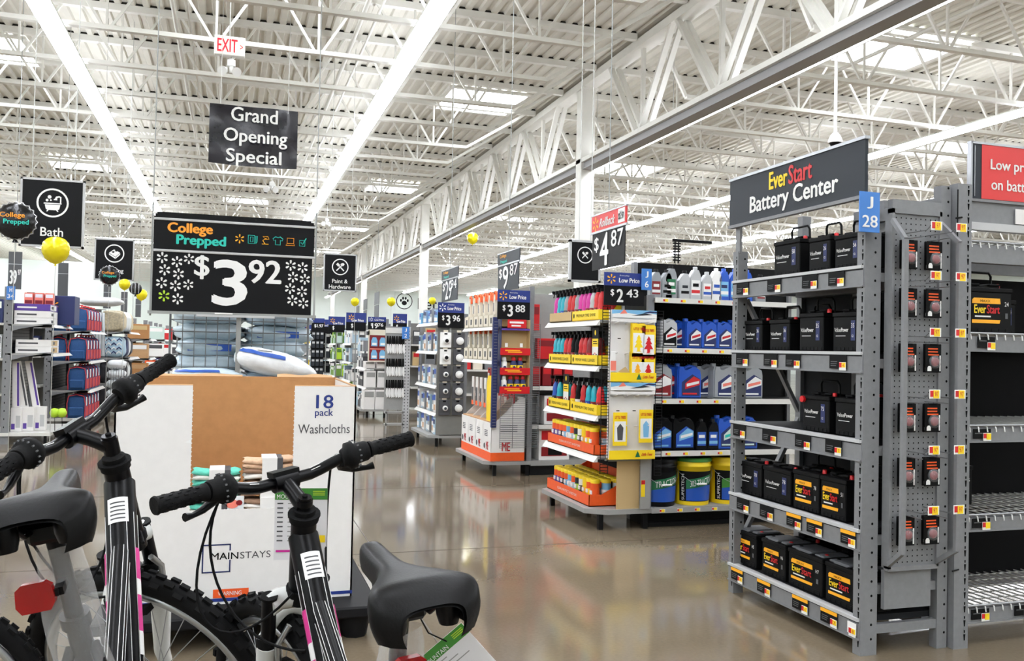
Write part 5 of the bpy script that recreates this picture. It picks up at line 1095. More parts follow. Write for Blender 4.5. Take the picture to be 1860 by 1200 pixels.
for i, (x, lean, w) in enumerate(((-2.54, .02, .12), (-2.42, .10, .13), (-2.30, .12, .12))):
    def rod(w=w, i=i):
        t = thing('tall_carton', '', 'box', (0,0,0)); m = MB(); m.cb(-w/2, w/2, 0, .12, 0, .3, 'card_white', .003); m.xf = Matrix.Rotation(.16 if i else .02, 4, 'Y') @ Matrix.Translation((0,0,0)); m.xf = Matrix(((1,0,-.18 if i else -.03,0),(0,1,0,0),(0,0,1,0),(0,0,0,1))); m.cb(-w/2+.02, w/2-.02, .02, .08, .3, .88, 'card_white', .003); m.box(w/2-.045, w/2-.022, .0185, .02, .32, .86, 'purple' if i != 1 else 'grey_card'); m.xf = None; part(m, 'carton', t)
        g = MB(); g.box(-w/2+.01, -w/2+.05, -.001, 0, .03, .1, 'purple'); g.box(-w/2+.06, w/2-.01, -.001, 0, .05, .2, 'shelf_lip'); part(g, 'print', t); return t
    o = rod(); o.location = (x, 12.35+.08*i, .141); o['label'] = ['left','middle','right'][i]+' tall white curtain rod carton standing on the H 34 endcap base'
    o['group'] = 'tall curtain rod cartons'
m = MB(); m.cb(-2.38, -2.0, 12.9, 13.3, 1.5, 1.88, 'navy', .004); spark(m, (-2.25, 12.898, 1.76), *FX, .06, 'amber'); solo(m, 'store_box', 'dark blue box with a small sunburst mark behind the curtain rod boxes', 'box', (-2.2, 13.1, 1.5), world=True)
m = MB(); m.lathe([(.001,-.06),(.04,-.05),(.06,0),(.04,.05),(.001,.06)], 'lime', 14); tb = m.mesh('tennis_ball')
for i in range(2):
    t = thing('ball_toy', ['left','right'][i]+' lime green ball low beside the tall curtain rod cartons', 'ball', (-2.1+.085*i, 12.3, .38), 0, 'lime balls'); part(None, 'ball', t, me=tb); s = MB(); s.cyl((0,0,0), (0,.1,-.38), .004, 'leg_black', n=5); part(s, 'stem', t, world=False)
for i in range(3):
    put('pinkbox', boxed('small_box', 'box', .1, .16, .1, 'coral', 'white', 'dark_red'), (-2.52+.12*i, 12.75, 1.48 if False else 1.74+.0*i), 0, ORD[i]+' coral box from the left on top of the H 34 endcap', 'coral boxes')
# backpacks
lendcap('endcap of blue and red backpacks on four shelves', 14.4, 16.0, (.55, .985, 1.43), -2.0, -2.62, 1.9)
def backpack():
    t = thing('backpack', '', 'backpack', (0,0,0)); w, h, d = .27, .36, .2
    m = MB()
    def shp(u, v):
        a = 2*math.pi*u; z = h*v; k = 1 if v < .7 else math.sqrt(max(.02, 1-((v-.7)/.3)**2*.85)); k *= .92+.08*min(1, v*8)
        ca, sa = math.cos(a), math.sin(a); e = .45
        return (w/2*k*math.copysign(abs(ca)**e, ca), d/2+d/2*k*math.copysign(abs(sa)**e, sa), z)
    m.grid(shp, 24, 10, 'backpack_blue', True, True); m.flat([(w*.44*math.cos(a), .5*d*.9*math.sin(a)) for a in [i*math.pi/6 for i in range(12)]], (0, d/2, h*.995), (1,0,0), (0,1,0), 'backpack_red'); part(m, 'bag', t)
    g = MB(); g.cb(-w*.36, w*.36, -.03, .01, .03, h*.45, 'backpack_blue', .015); part(g, 'front_pocket', t)
    p = MB(); p.tube([(-w*.44,.0,.01),(-w*.46,-.004,h*.6),(-w*.38,-.002,h*.9),(0,.0,h*.97),(w*.38,-.002,h*.9),(w*.46,-.004,h*.6),(w*.44,.0,.01)], .008, 'backpack_red', 6); p.cb(w*.42, w*.5, .03, d*.95, .02, h*.5, 'backpack_red', .01); p.cb(w*.46, w*.505, .03, d*.4, h*.5, h*.86, 'white', .006); part(p, 'trim', t)
    q = MB(); q.tube([(-.04,d*.6,h*.97),(-.03,d*.6,h*1.08),(.03,d*.6,h*1.08),(.04,d*.6,h*.97)], .01, 'backpack_red', 6); part(q, 'carry_loop', t); return t
for i, z in enumerate((.141, .551, .986, 1.431)):
    for j in range(5):
        put('bp_', backpack, (-2.18, 14.45+j*.3, z), 0, '%s blue backpack from the near end on the %s backpack shelf' % (ORD[j], ['lowest','second','third','top'][i]), 'blue backpacks')
    if i in (2, 3): put('bp_', None, (-2.46, 14.5, z), 0, 'single blue backpack at the left on the %s backpack shelf' % ['lowest','second','third','top'][i], 'blue backpacks')
# bedding in bags
lendcap('endcap of bagged bedding under a big white bag', 17.0, 18.6, (.55, 1.0, 1.46), -1.72, -2.3, 1.85)
def blob(w, h, d, mat, seed, lum=.12, name='pillow_bag', cat='bedding bag', patch=None, e=.55):
    def build():
        rnd = random.Random(seed); ph = [rnd.uniform(0, 6.28) for _ in range(8)]
        t = thing(name, '', cat, (0,0,0)); m = MB()
        def f(u, v):
            a = 2*math.pi*u; b_ = math.pi*(v-.5); ca, sa, cb_, sb = math.cos(a), math.sin(a), math.cos(b_), math.sin(b_)
            k = 1+lum*(.5*math.sin(3*a+ph[0])*cb_+.4*math.sin(5*a+4*b_+ph[1])*cb_+.35*math.sin(7*b_+ph[2]+2*a)*cb_)
            P_ = lambda x: math.copysign(abs(x)**e, x)
            return (w/2*P_(ca)*abs(cb_)**(e+.05)*k, d/2*P_(sa)*abs(cb_)**(e+.05)*k, h/2+h/2*math.copysign(abs(sb)**(.9 if e > .5 else .6), sb)*(.9+.1*math.sin(4*a+ph[3])))
        m.grid(f, 30, 16, mat, True, True); part(m, 'bag', t)
        if patch:
            g = MB(); g.grid(lambda u, v: (w*(-.3+.6*u), -d*.5-.004-.0*math.sin(3*u), h*(.35+.3*v)), 8, 3, patch); part(g, 'label', t)
        return t
    return build
BG = ['pillow_white','bag_cream','light_blue','grey_card','pillow_white','bag_cream']
for i, z in enumerate((.141, .551, 1.001, 1.461)):
    for j in range(4):
        mt = [('fabric_dark','pillow_white','grey_card','pillow_white'),('fabric_dark','grey_card','pillow_white','fabric_dark'),('light_blue','navy','pillow_white','grey_card'),('bag_cream','pillow_white','pillow_white','bag_cream')][i][j]
        put(('bb', mt), blob(.42, .38, .36, mt, hash(mt) % 97 if False else len(mt)*7, .06, 'bedding_bag', e=.3), (-2.03, 17.2+j*.38, z), 0, '%s bedding bag from the near end on the %s bedding shelf' % (ORD[j], ['lowest','second','third','top'][i]), 'bedding bags')
def chevron():
    m = MB()
    for r in range(4):
        for c in range(4):
            x = -.17+c*.085; z = .06+r*.075; m.flat([(0,0),(.042,.04),(.085,0),(.085,.025),(.042,.065),(0,.025)], (x, -.19, z), *FX, 'white' if (r+c) % 2 else 'navy')
    return m
solo(chevron(), 'pattern_card', 'navy and white chevron sheet in front of the third shelf bedding bag', 'insert card', (-2.03, 17.18, 1.0))
put(('bigw',), blob(.75, .16, .6, 'pillow_white', 3, .05, 'pillow'), (-2.2, 16.8, 1.895), 0, 'large flat white pillow on top of the bedding and backpack endcaps')
# clear garment bags hung between backpacks and bedding
for j in range(6):
    def gb():
        t = thing('garment_bag', '', 'bag', (0,0,0)); m = MB(); m.grid(lambda u, v: ((u-.5)*.16*(1-.35*v), .01*math.sin(9*u+5*v), -.75+.75*v), 9, 9, 'pillow_white'); m.grid(lambda u, v: ((.5-u)*.16*(1-.35*v), .03+.01*math.sin(7*u+4*v), -.75+.75*v), 9, 9, 'grey_card'); part(m, 'bag', t); h = MB(); h.cyl((0,.015,0), (0,.015,.05), .004, 'wire_grey', n=5); part(h, 'hook', t); return t
    put('gbag', gb, (-2.36+.042*j, 16.25+.06*j, 1.78), 0, ORD[j]+' hanging pale bag from the left between backpacks and bedding', 'hanging pale bags')
t = thing('garment_rail', 'thin rail holding the hanging pale bags', 'rail', (-2.14, 16.4, 0)); m = MB(); m.cyl((-2.40, 16.2, 1.83), (-2.09, 16.64, 1.83), .008, 'wire_grey', n=6); part(m, 'rail', t)
m = MB(); m.cyl((-2.40, 16.2, 0), (-2.40, 16.2, 1.83), .01, 'wire_grey', n=6); part(m, 'post', t)
t = thing('wire_bin', 'low wire bin of white pillows at the foot of the hanging bags', 'bin', (-1.88, 16.3, 0))
m = MB()
for i in range(8): m.cyl((-2.0+.04*i, 16.15, .2), (-2.0+.04*i, 16.15, .85), .004, 'wire_grey', n=4)
for i in range(5): m.cyl((-2.0, 16.15, .2+.16*i), (-1.72, 16.15, .2+.16*i), .004, 'wire_grey', n=4)
for x in (-2.0, -1.72): m.cyl((x, 16.15, 0), (x, 16.15, .88), .008, 'wire_grey', n=5)
part(m, 'wire_front', t); m = MB(); m.box(-2.0, -1.72, 16.15, 16.6, .1, .148, 'shelf_grey'); m.box(-2.0, -1.96, 16.5, 16.6, 0, .1, 'shelf_grey'); part(m, 'bin_floor', t)
for i in range(5): put(('wp',), blob(.3, .17, .3, 'pillow_white', 5, .06, 'pillow', 'pillow'), (-1.86, 16.42, .15+.165*i), 0, ORD[i]+' white pillow from the bottom in the low wire bin', 'pillows in the wire bin')
# farther left: brown cartons and mixed goods
LFAR = [(19.6, 21.0, 'of brown cartons', [('brown_box','tan'),('brown_box','kraft'),('kraft','white')], -1.6), (22.4, 23.8, 'of orange and white packs', [('pillow_white','shelf_grey'),('orange','white'),('white','grey_card'),('minty','white')], -1.5), (25.4, 27, 'of red and navy packs', [('red','dark_red'),('navy','white'),('card_white','red'),('red','white')], -1.5), (29, 31, 'of dark packs', [('grey_card','white'),('batt_black','grey_card')], -1.45), (33, 35, 'of mixed packs', [('cream','grey_card'),('yellow','grey_card'),('sky_blue','white')], -1.3)]
for a, b_, d, cols, xf in LFAR:
    lendcap('left-hand endcap '+d+', seen left of the big price board', a, b_, (.55, .95, 1.35), xf, xf-.5, 1.8)
    fill('l', a, b_, (.141,.551,.951,1.351), xf-.26, .2, cols, ['goods_carton','goods_pack'], .3, (.24, .32), rz=-HX, label='left endcap '+d.replace('of orange and white packs', 'of orange packs'))
    for i, z in enumerate((.142, .552, .952, 1.352)):
        cc = cols[i % len(cols)]; put(('ls', cc), boxed('end_carton', 'carton', .4, .3, .2, cc[0], cc[1]), (xf-.24, a+.0, z), 0, ['lowest','second','third','top'][i]+' end carton on the near side of the left endcap '+d, 'end cartons '+d)
# long low gondola runs leaving the left endcaps, and a black pegged panel in the middle distance
for i, y in enumerate((13.0, 15.3, 17.8)):
    t = thing('gondola', ORD[i]+' gondola running left from the left endcaps, nearest first', 'shelving', (-4.5, y, 0)); m = MB(); m.box(-7, -2.75, y-.03, y+.03, .1, 1.85, 'gond_back'); part(m, 'back_panel', t)
    for z in (.15, .6, 1.05, 1.5):
        m = MB(); m.box(-7, -2.75, y-.4, y-.03, z-.03, z, 'shelf_white'); part(m, 'shelf', t)
    for j in range(6):
        for k, z in enumerate((1.051, 1.501)):
            cc = [('pillow_white','grey_card'),('navy','white'),('cream','tan'),('dark_red','white')][(j+k+i) % 4]; put(('lg', cc), boxed('linen_pack', 'pack', .2, .3, .2, cc[0], cc[1]), (-2.9-j*.24, y-.3, z), 0, '%s linen pack from the right on the %s shelf of the %s left gondola' % (ORD[j], ['third','top'][k], ORD[i]), 'linen packs on the %s left gondola' % ORD[i])
t = thing('pegged_display', 'black pegged panel of small dark packs right of the pillow cage', 'display', (2.2, 24.2, 0))
m = MB(); m.box(2.03, 2.37, 24.2, 24.24, .4, 2.0, 'gond_black'); part(m, 'board', t)
m = MB(); m.box(2.03, 2.37, 24.19, 24.195, 1.72, 2.02, 'sign_black'); m.box(2.03, 2.37, 24.185, 24.19, 1.9, 2.02, 'walmart_blue'); m.text('$1.97', (2.22, 24.184, 1.81), *FX, .24, .1, 'white', .05); part(m, 'header', t)
for x in (2.06, 2.34):
    m = MB(); m.box(x-.02, x+.02, 24.24, 24.3, 0, 1.9, 'leg_black'); part(m, 'leg', t)
for i in range(5):
    for j in range(3): put(('dk',), boxed('dark_pack', 'pack', .08, .19, .04, 'sign_grey', 'shelf_lip'), (2.09+j*.11, 24.16, .5+i*.24), 0, '%s dark pack from left, %s row up on the black pegged panel' % (ORD[j], ORD[i]), 'dark packs on the pegged panel')
# ================================================================ WASHCLOTH BIN ON ITS PALLET
t = thing('pallet', 'black plastic pallet under the washcloth bin', 'pallet', (.08, 4.5, 0))
m = MB(); m.cb(-.52, .66, 3.92, 5.05, .1, .15, 'pallet', .008); part(m, 'deck', t)
for x in (-.42, .07, .56):
    for y in (4.02, 4.5, 4.95):
        m = MB(); m.lathe([(.055,0),(.075,.1)], 'pallet', 8, (x, y, 0)); part(m, 'foot', t)
t = thing('display_bin', 'big white cardboard washcloth bin with a cut-out front window', 'bin', (.045, 4.5, .151))
BX0, BX1, BY0, BY1, BZ0, BZ1 = -.47, .555, 4.1, 4.93, .151, 1.112; WX0, WX1, WZ = -.157, .278, .565
m = MB(); th = .008
m.box(BX0, WX0, BY0, BY0+th, BZ0, BZ1, 'card_white'); m.box(WX1, BX1, BY0, BY0+th, BZ0, BZ1, 'card_white'); m.box(WX0, WX1, BY0, BY0+th, BZ0, WZ, 'card_white')
# torn perforation teeth round the window
for i in range(28): z = WZ+.01+i*.019; m.flat([(0,-.004),(.004,0),(0,.004)], (WX0, BY0+.001, z), *FX, 'card_white'); m.flat([(0,-.004),(-.004,0),(0,.004)], (WX1, BY0+.001, z), *FX, 'card_white')
for i in range(22): x = WX0+.01+i*.0195; m.flat([(-.004,0),(.004,0),(0,.004)], (x, BY0+.001, WZ), *FX, 'card_white')
m.flat([(0,0),(-.03,.004),(-.005,.014)], (WX0, BY0-.002, .86), *FX, 'white')
part(m, 'front_panel', t)
m = MB(); m.box(BX0, BX0+th, BY0, BY1, BZ0, BZ1, 'card_white'); m.box(BX1-th, BX1, BY0, BY1, BZ0, BZ1, 'card_white'); part(m, 'side_panel', t)
m = MB(); m.box(BX0, BX1, BY1-th, BY1, BZ0, BZ1+.012, 'brown_box'); m.box(BX0+th, BX1-th, BY1-th-.003, BY1-th, BZ0, BZ1+.012, 'brown_box'); part(m, 'back_panel', t)
m = MB()
for a, b_, dz in ((BX0-.01, .06, .018), (.24, BX1-.02, .02)):
    m.grid(lambda u, v: (a+(b_-a)*u, BY1-.01+.05*v, BZ1+.004+dz*v+.004*math.sin(11*u)), 12, 3, 'kraft'); m.grid(lambda u, v: (a+(b_-a)*(1-u), BY1-.012+.05*v, BZ1-.002+dz*v+.004*math.sin(11*(1-u))), 12, 3, 'kraft')
m.tube([(BX0+.0,BY0+.004,BZ1), (WX0,BY0+.004,BZ1+.001)], .004, 'kraft', 5); m.tube([(WX1,BY0+.004,BZ1), (BX1,BY0+.004,BZ1)], .004, 'kraft', 5); m.tube([(BX0+.004,BY0,BZ1),(BX0+.004,BY1,BZ1+.004)], .005, 'kraft', 5); m.tube([(BX1-.004,BY0,BZ1),(BX1-.004,BY1,BZ1+.004)], .005, 'kraft', 5)
part(m, 'rim_flap', t)
m = MB(); m.box(BX0-.001, BX1+.001, BY0-.0015, BY0, BZ0+.012, BZ0+.026, 'walmart_blue'); m.box(BX1, BX1+.0015, BY0, BY1, BZ0+.012, BZ0+.026, 'walmart_blue'); part(m, 'blue_band', t)
m = MB(); m.text('18', (.412, BY0, 1.042), *FX, .078, .062, 'walmart_blue', .03); m.text('pack', (.41, BY0, .988), *FX, .082, .042, 'walmart_blue', .015); m.text('Washcloths', (.412, BY0, .918), *FX, .232, .042, 'grey_card', .0); part(m, 'lettering', t)
m = MB()
lx0, lx1, lz0, lz1 = -.1, .02, .29, .415
for a in ((lx0,lx0+.006,lz0,lz1),(lx0,lx1,lz0,lz0+.006),(lx0,lx1,lz1-.006,lz1),(lx1-.006,lx1,lz0,.345),(lx1-.006,lx1,.385,lz1)): rect(m, (0,BY0,0), *FX, *a, 'navy')
m.text('MAIN', (-.005, BY0, .362), *FX, .115, .03, 'batt_black', .02); m.text('STAYS', (.125, BY0, .362), *FX, .13, .03, 'grey_card', -.01); part(m, 'emblem', t)
m = MB(); rect(m, (0,BY0,0), *FX, -.05, .1, BZ0+.028, BZ0+.066, 'orange'); m.text('WARNING', (.02, BY0-.002, BZ0+.047), *FX, .1, .018, 'white', .02); part(m, 'warning_label', t)
m = MB(); m.box(BX0+th, BX1-th, BY0+th, BY1-th, .5, .506, 'brown_box'); part(m, 'inner_floor', t)
def cloths(cols, w):
    def build():
        t = thing('washcloth_bundle', '', 'washcloths', (0,0,0)); h = .024
        for i, c in enumerate(cols):
            m = MB(); z = i*h
            def f(u, v):
                x = -w/2+w*u; a = 2*math.pi*v; k = .98+.06*math.sin(9*u+i); s_ = min(1, .55+6*min(u, 1-u))
                return (x+.006*math.sin(3*a+i), .07+.07*math.copysign(abs(math.cos(a))**.6, math.cos(a))*k, z+h/2+h*.58*math.copysign(abs(math.sin(a))**.8, math.sin(a))*s_+.006*math.sin(5*u+i))
            m.grid(f, 14, 13, c, True); part(m, 'folded_cloth', t)
        b = MB(); b.box(-.03, .035, -.008, .148, .0, h*len(cols)+.006, 'card_white'); b.box(.035, .06, -.006, .147, .0, h*len(cols)+.004, 'grey_card'); part(b, 'paper_band', t); return t
    return build
CB = [((-.06, 4.13, .507), ('teal','cloth_white','teal'), .2, 'teal and white folded washcloth bundle at the lower left of the bin window'), ((-.055, 4.14, .585), ('cloth_white','teal','cloth_white'), .19, 'white and teal washcloth bundle, second from below at the left of the window'), ((-.05, 4.13, .66), ('teal','cloth_white','teal'), .2, 'top teal washcloth bundle at the left of the window'), ((.17, 4.13, .507), ('cloth_white','beige','cloth_white','taupe'), .2, 'white and brown washcloth bundle at the lower right of the window'), ((.17, 4.14, .608), ('taupe','beige','taupe'), .2, 'brown washcloth bundle in the middle right of the window'), ((.175, 4.13, .685), ('cloth_white','taupe','beige','beige'), .22, 'tallest beige washcloth bundle at the upper right of the window')]
for i, (p, c, w, d) in enumerate(CB): put(('cl', i), cloths(c, w), p, 0, d)
for i, (x, c) in enumerate(((-.3, ('teal','cloth_white','teal','cloth_white')), (0, ('beige','taupe','beige','cloth_white')), (.3, ('cloth_white','teal','cloth_white')))):
    put(('cl', 9+i), cloths(c, .24), (x, 4.42, .507), 0, ORD[i]+' washcloth bundle from the left in the back row of the bin')
m = MB(); disc(m, .02, .585, .028, .02, 4.124, 'coral'); disc(m, .05, .59, .014, .012, 4.123, 'dark_red'); m.box(.0, .07, 4.125, 4.13, .55, .62, 'pillow_white'); solo(m, 'product_card', 'small coral printed card between the washcloth bundles', 'card', (.03, 4.125, .55), world=True)
# ================================================================ PILLOW CAGE AND THE BIG PRICE BOARD
t = thing('pillow_table', 'grey display table and wire cage behind the washcloth bin', 'display', (.06, 6.0, 0))
m = MB(); m.box(-.42, .56, 5.4, 6.6, .96, 1.0, 'shelf_grey'); part(m, 'table_top', t)
for x in (-.38, .52):
    for y in (5.45, 6.55):
        m = MB(); m.box(x-.02, x+.02, y-.02, y+.02, 0, .96, 'post_grey'); part(m, 'leg', t)
m = MB(); Y = 5.72
for i in range(13): m.cyl((-.355+.0675*i, Y, 1.14), (-.355+.0675*i, Y, 1.53), .0028, 'wire_grey', n=5)
for i in range(6): m.cyl((-.36, Y, 1.15+.072*i), (.455, Y, 1.15+.072*i), .0032, 'wire_grey', n=5)
for i in range(6):
    for x in (-.355, .455): m.cyl((x, Y, 1.15+.072*i), (x, 6.5, 1.15+.072*i), .0032, 'wire_grey', n=4)
for x in (-.36, .46):
    for y in (Y, 6.5): m.cyl((x, y, 1.0), (x, y, 1.54), .006, 'wire_grey', n=5)
part(m, 'wire_cage', t)
PB = [(-.13,6.04,1.0),(.26,6.05,1.0),(-.14,6.04,1.1),(.27,6.03,1.1),(-.13,6.03,1.2),(.27,6.05,1.2),(-.13,6.04,1.3),(.28,6.05,1.29),(-.14,6.03,1.4),(.3,6.04,1.4)]
for i, (x, y, z) in enumerate(PB):
    put(('pb', i % 3), blob(.43, .14, .5, 'pillow_bag', 20+i % 3, .17, 'bagged_pillow', 'pillow', patch='blue' if i % 3 == 1 else None), (x, y, z), 0, '%s bagged pillow from below at the %s of the wire cage' % (ORD[i//2], ['left','right'][i % 2]), 'bagged pillows in the wire cage')
def front_pillow(side):
    def build():
        t = thing('bagged_pillow', '', 'pillow', (0,0,0)); w, d, h = (.5, .3, .15) if side else (.42, .26, .075)
        m = MB()
        def f(u, v):
            a = 2*math.pi*u; b_ = math.pi*(v-.5); ca, sa, cb_, sb = math.cos(a), math.sin(a), math.cos(b_), math.sin(b_); P_ = lambda x, e: math.copysign(abs(x)**e, x)
            x = w/2*P_(ca, .75)*abs(cb_)**.5; tz = 1 if x < .12*w else max(.1, 1-(x-.12*w)/(.42*w)) ; wr = 1+.05*math.sin(9*a+5*b_)
            return (x, d/2*P_(sa, .55)*abs(cb_)**.6*wr, h/2+h/2*P_(sb, .8)*(.35+.65*tz)*wr-(.0 if x < .15 else .1*(x-.15)))
        m.grid(f, 34, 18, 'pillow_white' if side else 'pillow_bag', True, True); part(m, 'bag', t)
        g = MB()
        if side:
            g.grid(lambda u, v: tuple(Vector(f(.565+.2*u, .60+.11*v))+Vector((0,-.005,.005))), 14, 6, 'blue')
            g.grid(lambda u, v: tuple(Vector(f(.66+.07*u, .75+.035*v))+Vector((0,-.005,.005))), 8, 3, 'grey_card')
        else: g.grid(lambda u, v: tuple(Vector(f(.56+.22*u, .58+.13*v))+Vector((0,-.004,.004))), 12, 5, 'blue')
        part(g, 'label', t); return t
    return build
o = put('fp1', front_pillow(1), (.245, 5.56, 1.105), 0, 'large white bagged pillow with a blue band, lying right of the sign post')
o.rotation_euler = (0, .2, 0)
put('fp0', front_pillow(0), (-.12, 5.56, 1.075), 0, 'flat bagged pillow with a blue label, lying left of the sign post')
put('fp2', blob(.9, .1, .3, 'pillow_bag', 4, .05, 'bagged_pillow', 'pillow'), (.06, 5.58, .995), 0, 'bagged pillow lying under the two front pillows')
t = thing('price_board', 'big black price board reading 3 92 with a college prepped header', 'price sign', (.01, 5.45, 0)); SX0, SX1, SY = -.445, .461, 5.45
m = MB(); m.box(.022, .05, SY+.02, SY+.05, 0, 2.02, 'post_grey'); m.box(-.05, .12, SY-.02, SY+.09, 0, .02, 'post_grey'); part(m, 'post', t)
m = MB(); m.box(SX0-.012, SX0-.002, SY+.0, SY+.015, 1.45, 2.1, 'post_grey'); m.box(SX1+.004, SX1+.014, SY+.0, SY+.015, 1.45, 2.1, 'post_grey'); m.box(SX0-.02, SX1+.02, SY-.015, SY+.02, 1.462, 1.478, 'post_grey'); m.box(-.2, .24, SY-.022, SY+.02, 1.452, 1.465, 'shelf_lip'); m.box(-.1, .0, SY-.025, SY+.0, 1.468, 1.476, 'white')
for x in (SX0-.007, SX1+.009): m.cyl((x, SY+.008, 2.1), (x, SY+.008, 5.4), .003, 'post_grey', n=4)
part(m, 'frame', t)
m = MB(); m.box(SX0, SX1, SY-.004, SY+.004, 1.832, 2.025, 'sign_black'); m.box(SX0+.005, SX1-.005, SY-.003, SY+.003, 2.02, 2.05, 'sign_black'); part(m, 'header', t)
m = MB()
for z in (2.008, 1.826): m.cb(SX0, SX1+.006, SY-.012, SY+.006, z-.006, z+.008, 'shelf_lip', .002)
part(m, 'rail', t)
m = MB()
for x in (SX0+.005, SX1-.01): m.lathe([(.012,0),(.012,.01)], 'white', 10, (x, SY-.002, 2.038))
part(m, 'clip', t)
m = MB(); m.box(SX0+.0, SX1-.01, SY-.003, SY+.003, 1.478, 1.82, 'sign_black'); part(m, 'price_card', t)
Yf = SY-.0045
m = MB(); m.text('College', (-.247, Yf, 1.955), *FX, .25, .075, 'orange_text', .06); m.text('Prepped', (-.185, Yf, 1.887), *FX, .275, .075, 'teal_text', .06); part(m, 'header_lettering', t)
m = MB(); ic = [(.028+.073*i, 1.918) for i in range(6)]
spark(m, (ic[0][0], Yf, ic[0][1]), *FX, .027, 'amber')
def wire(m, pts, c, x, z, s=.024, closed=True, r=.0022):
    m.tube([(x+a*s, Yf-.002, z+b_*s) for a, b_ in pts], r, c, 4, closed)
x, z = ic[1]; wire(m, [(-1,-1),(.5,-1),(.5,1),(-1,1)], 'teal_text', x, z); wire(m, [(-.5,-.6),(.1,-.6),(.1,.6),(-.5,.6)], 'teal_text', x, z); wire(m, [(.8,-1),(1.1,-.6),(1.1,.9),(.8,.9)], 'teal_text', x, z)
x, z = ic[2]; wire(m, [(-.8,-1),(.8,-1)], 'amber', x, z, closed=False); wire(m, [(0,-1),(-.6,-.1),(.3,.5)], 'amber', x, z, closed=False); wire(m, [(-.6,.9),(.6,.9),(.9,.3),(.1,.2)], 'amber', x, z)
x, z = ic[3]; wire(m, [(-.6,-1),(.6,-1),(.6,.2),(1,.0),(1.2,.5),(.5,1),(.2,.8),(-.2,.8),(-.5,1),(-1.2,.5),(-1,0),(-.6,.2)], 'teal_text', x, z)
x, z = ic[4]; wire(m, [(-.8,-.5),(.8,-.5),(.8,.8),(-.8,.8)], 'orange_text', x, z); wire(m, [(-1.1,-1),(1.1,-1),(.8,-.5),(-.8,-.5)], 'orange_text', x, z)
x, z = ic[5]; wire(m, [(-.8,-1),(.5,-1),(.5,.4),(-.8,.4)], 'teal_text', x, z); wire(m, [(-.5,-.1),(-.1,-.6),(.8,1)], 'teal_text', x, z, closed=False, r=.003); part(m, 'header_icon', t)
m = MB(); m.text('$', (-.178, Yf, 1.74), *FX, .085, .14, 'white', .03); m.text('3', (-.02, Yf, 1.655), *FX, .2, .27, 'white', .05); m.text('92', (.178, Yf, 1.728), *FX, .19, .14, 'white', .045); part(m, 'price_digit', t)
for i, (x, z) in enumerate(((-.395,1.785),(-.315,1.765),(-.25,1.785),(-.38,1.715),(-.305,1.695),(-.395,1.64),(-.32,1.625),(-.25,1.635),(-.38,1.565),(-.305,1.55),(.325,1.775),(.395,1.765),(.34,1.705),(.41,1.695),(.325,1.635),(.395,1.62),(.34,1.565),(.405,1.55))):
    m = MB(); spark(m, (x, Yf, z), *FX, .03 if x > -.26 and x < -.2 else .032, 'lime' if i == 8 else 'white', w=.2); part(m, 'ornament', t)
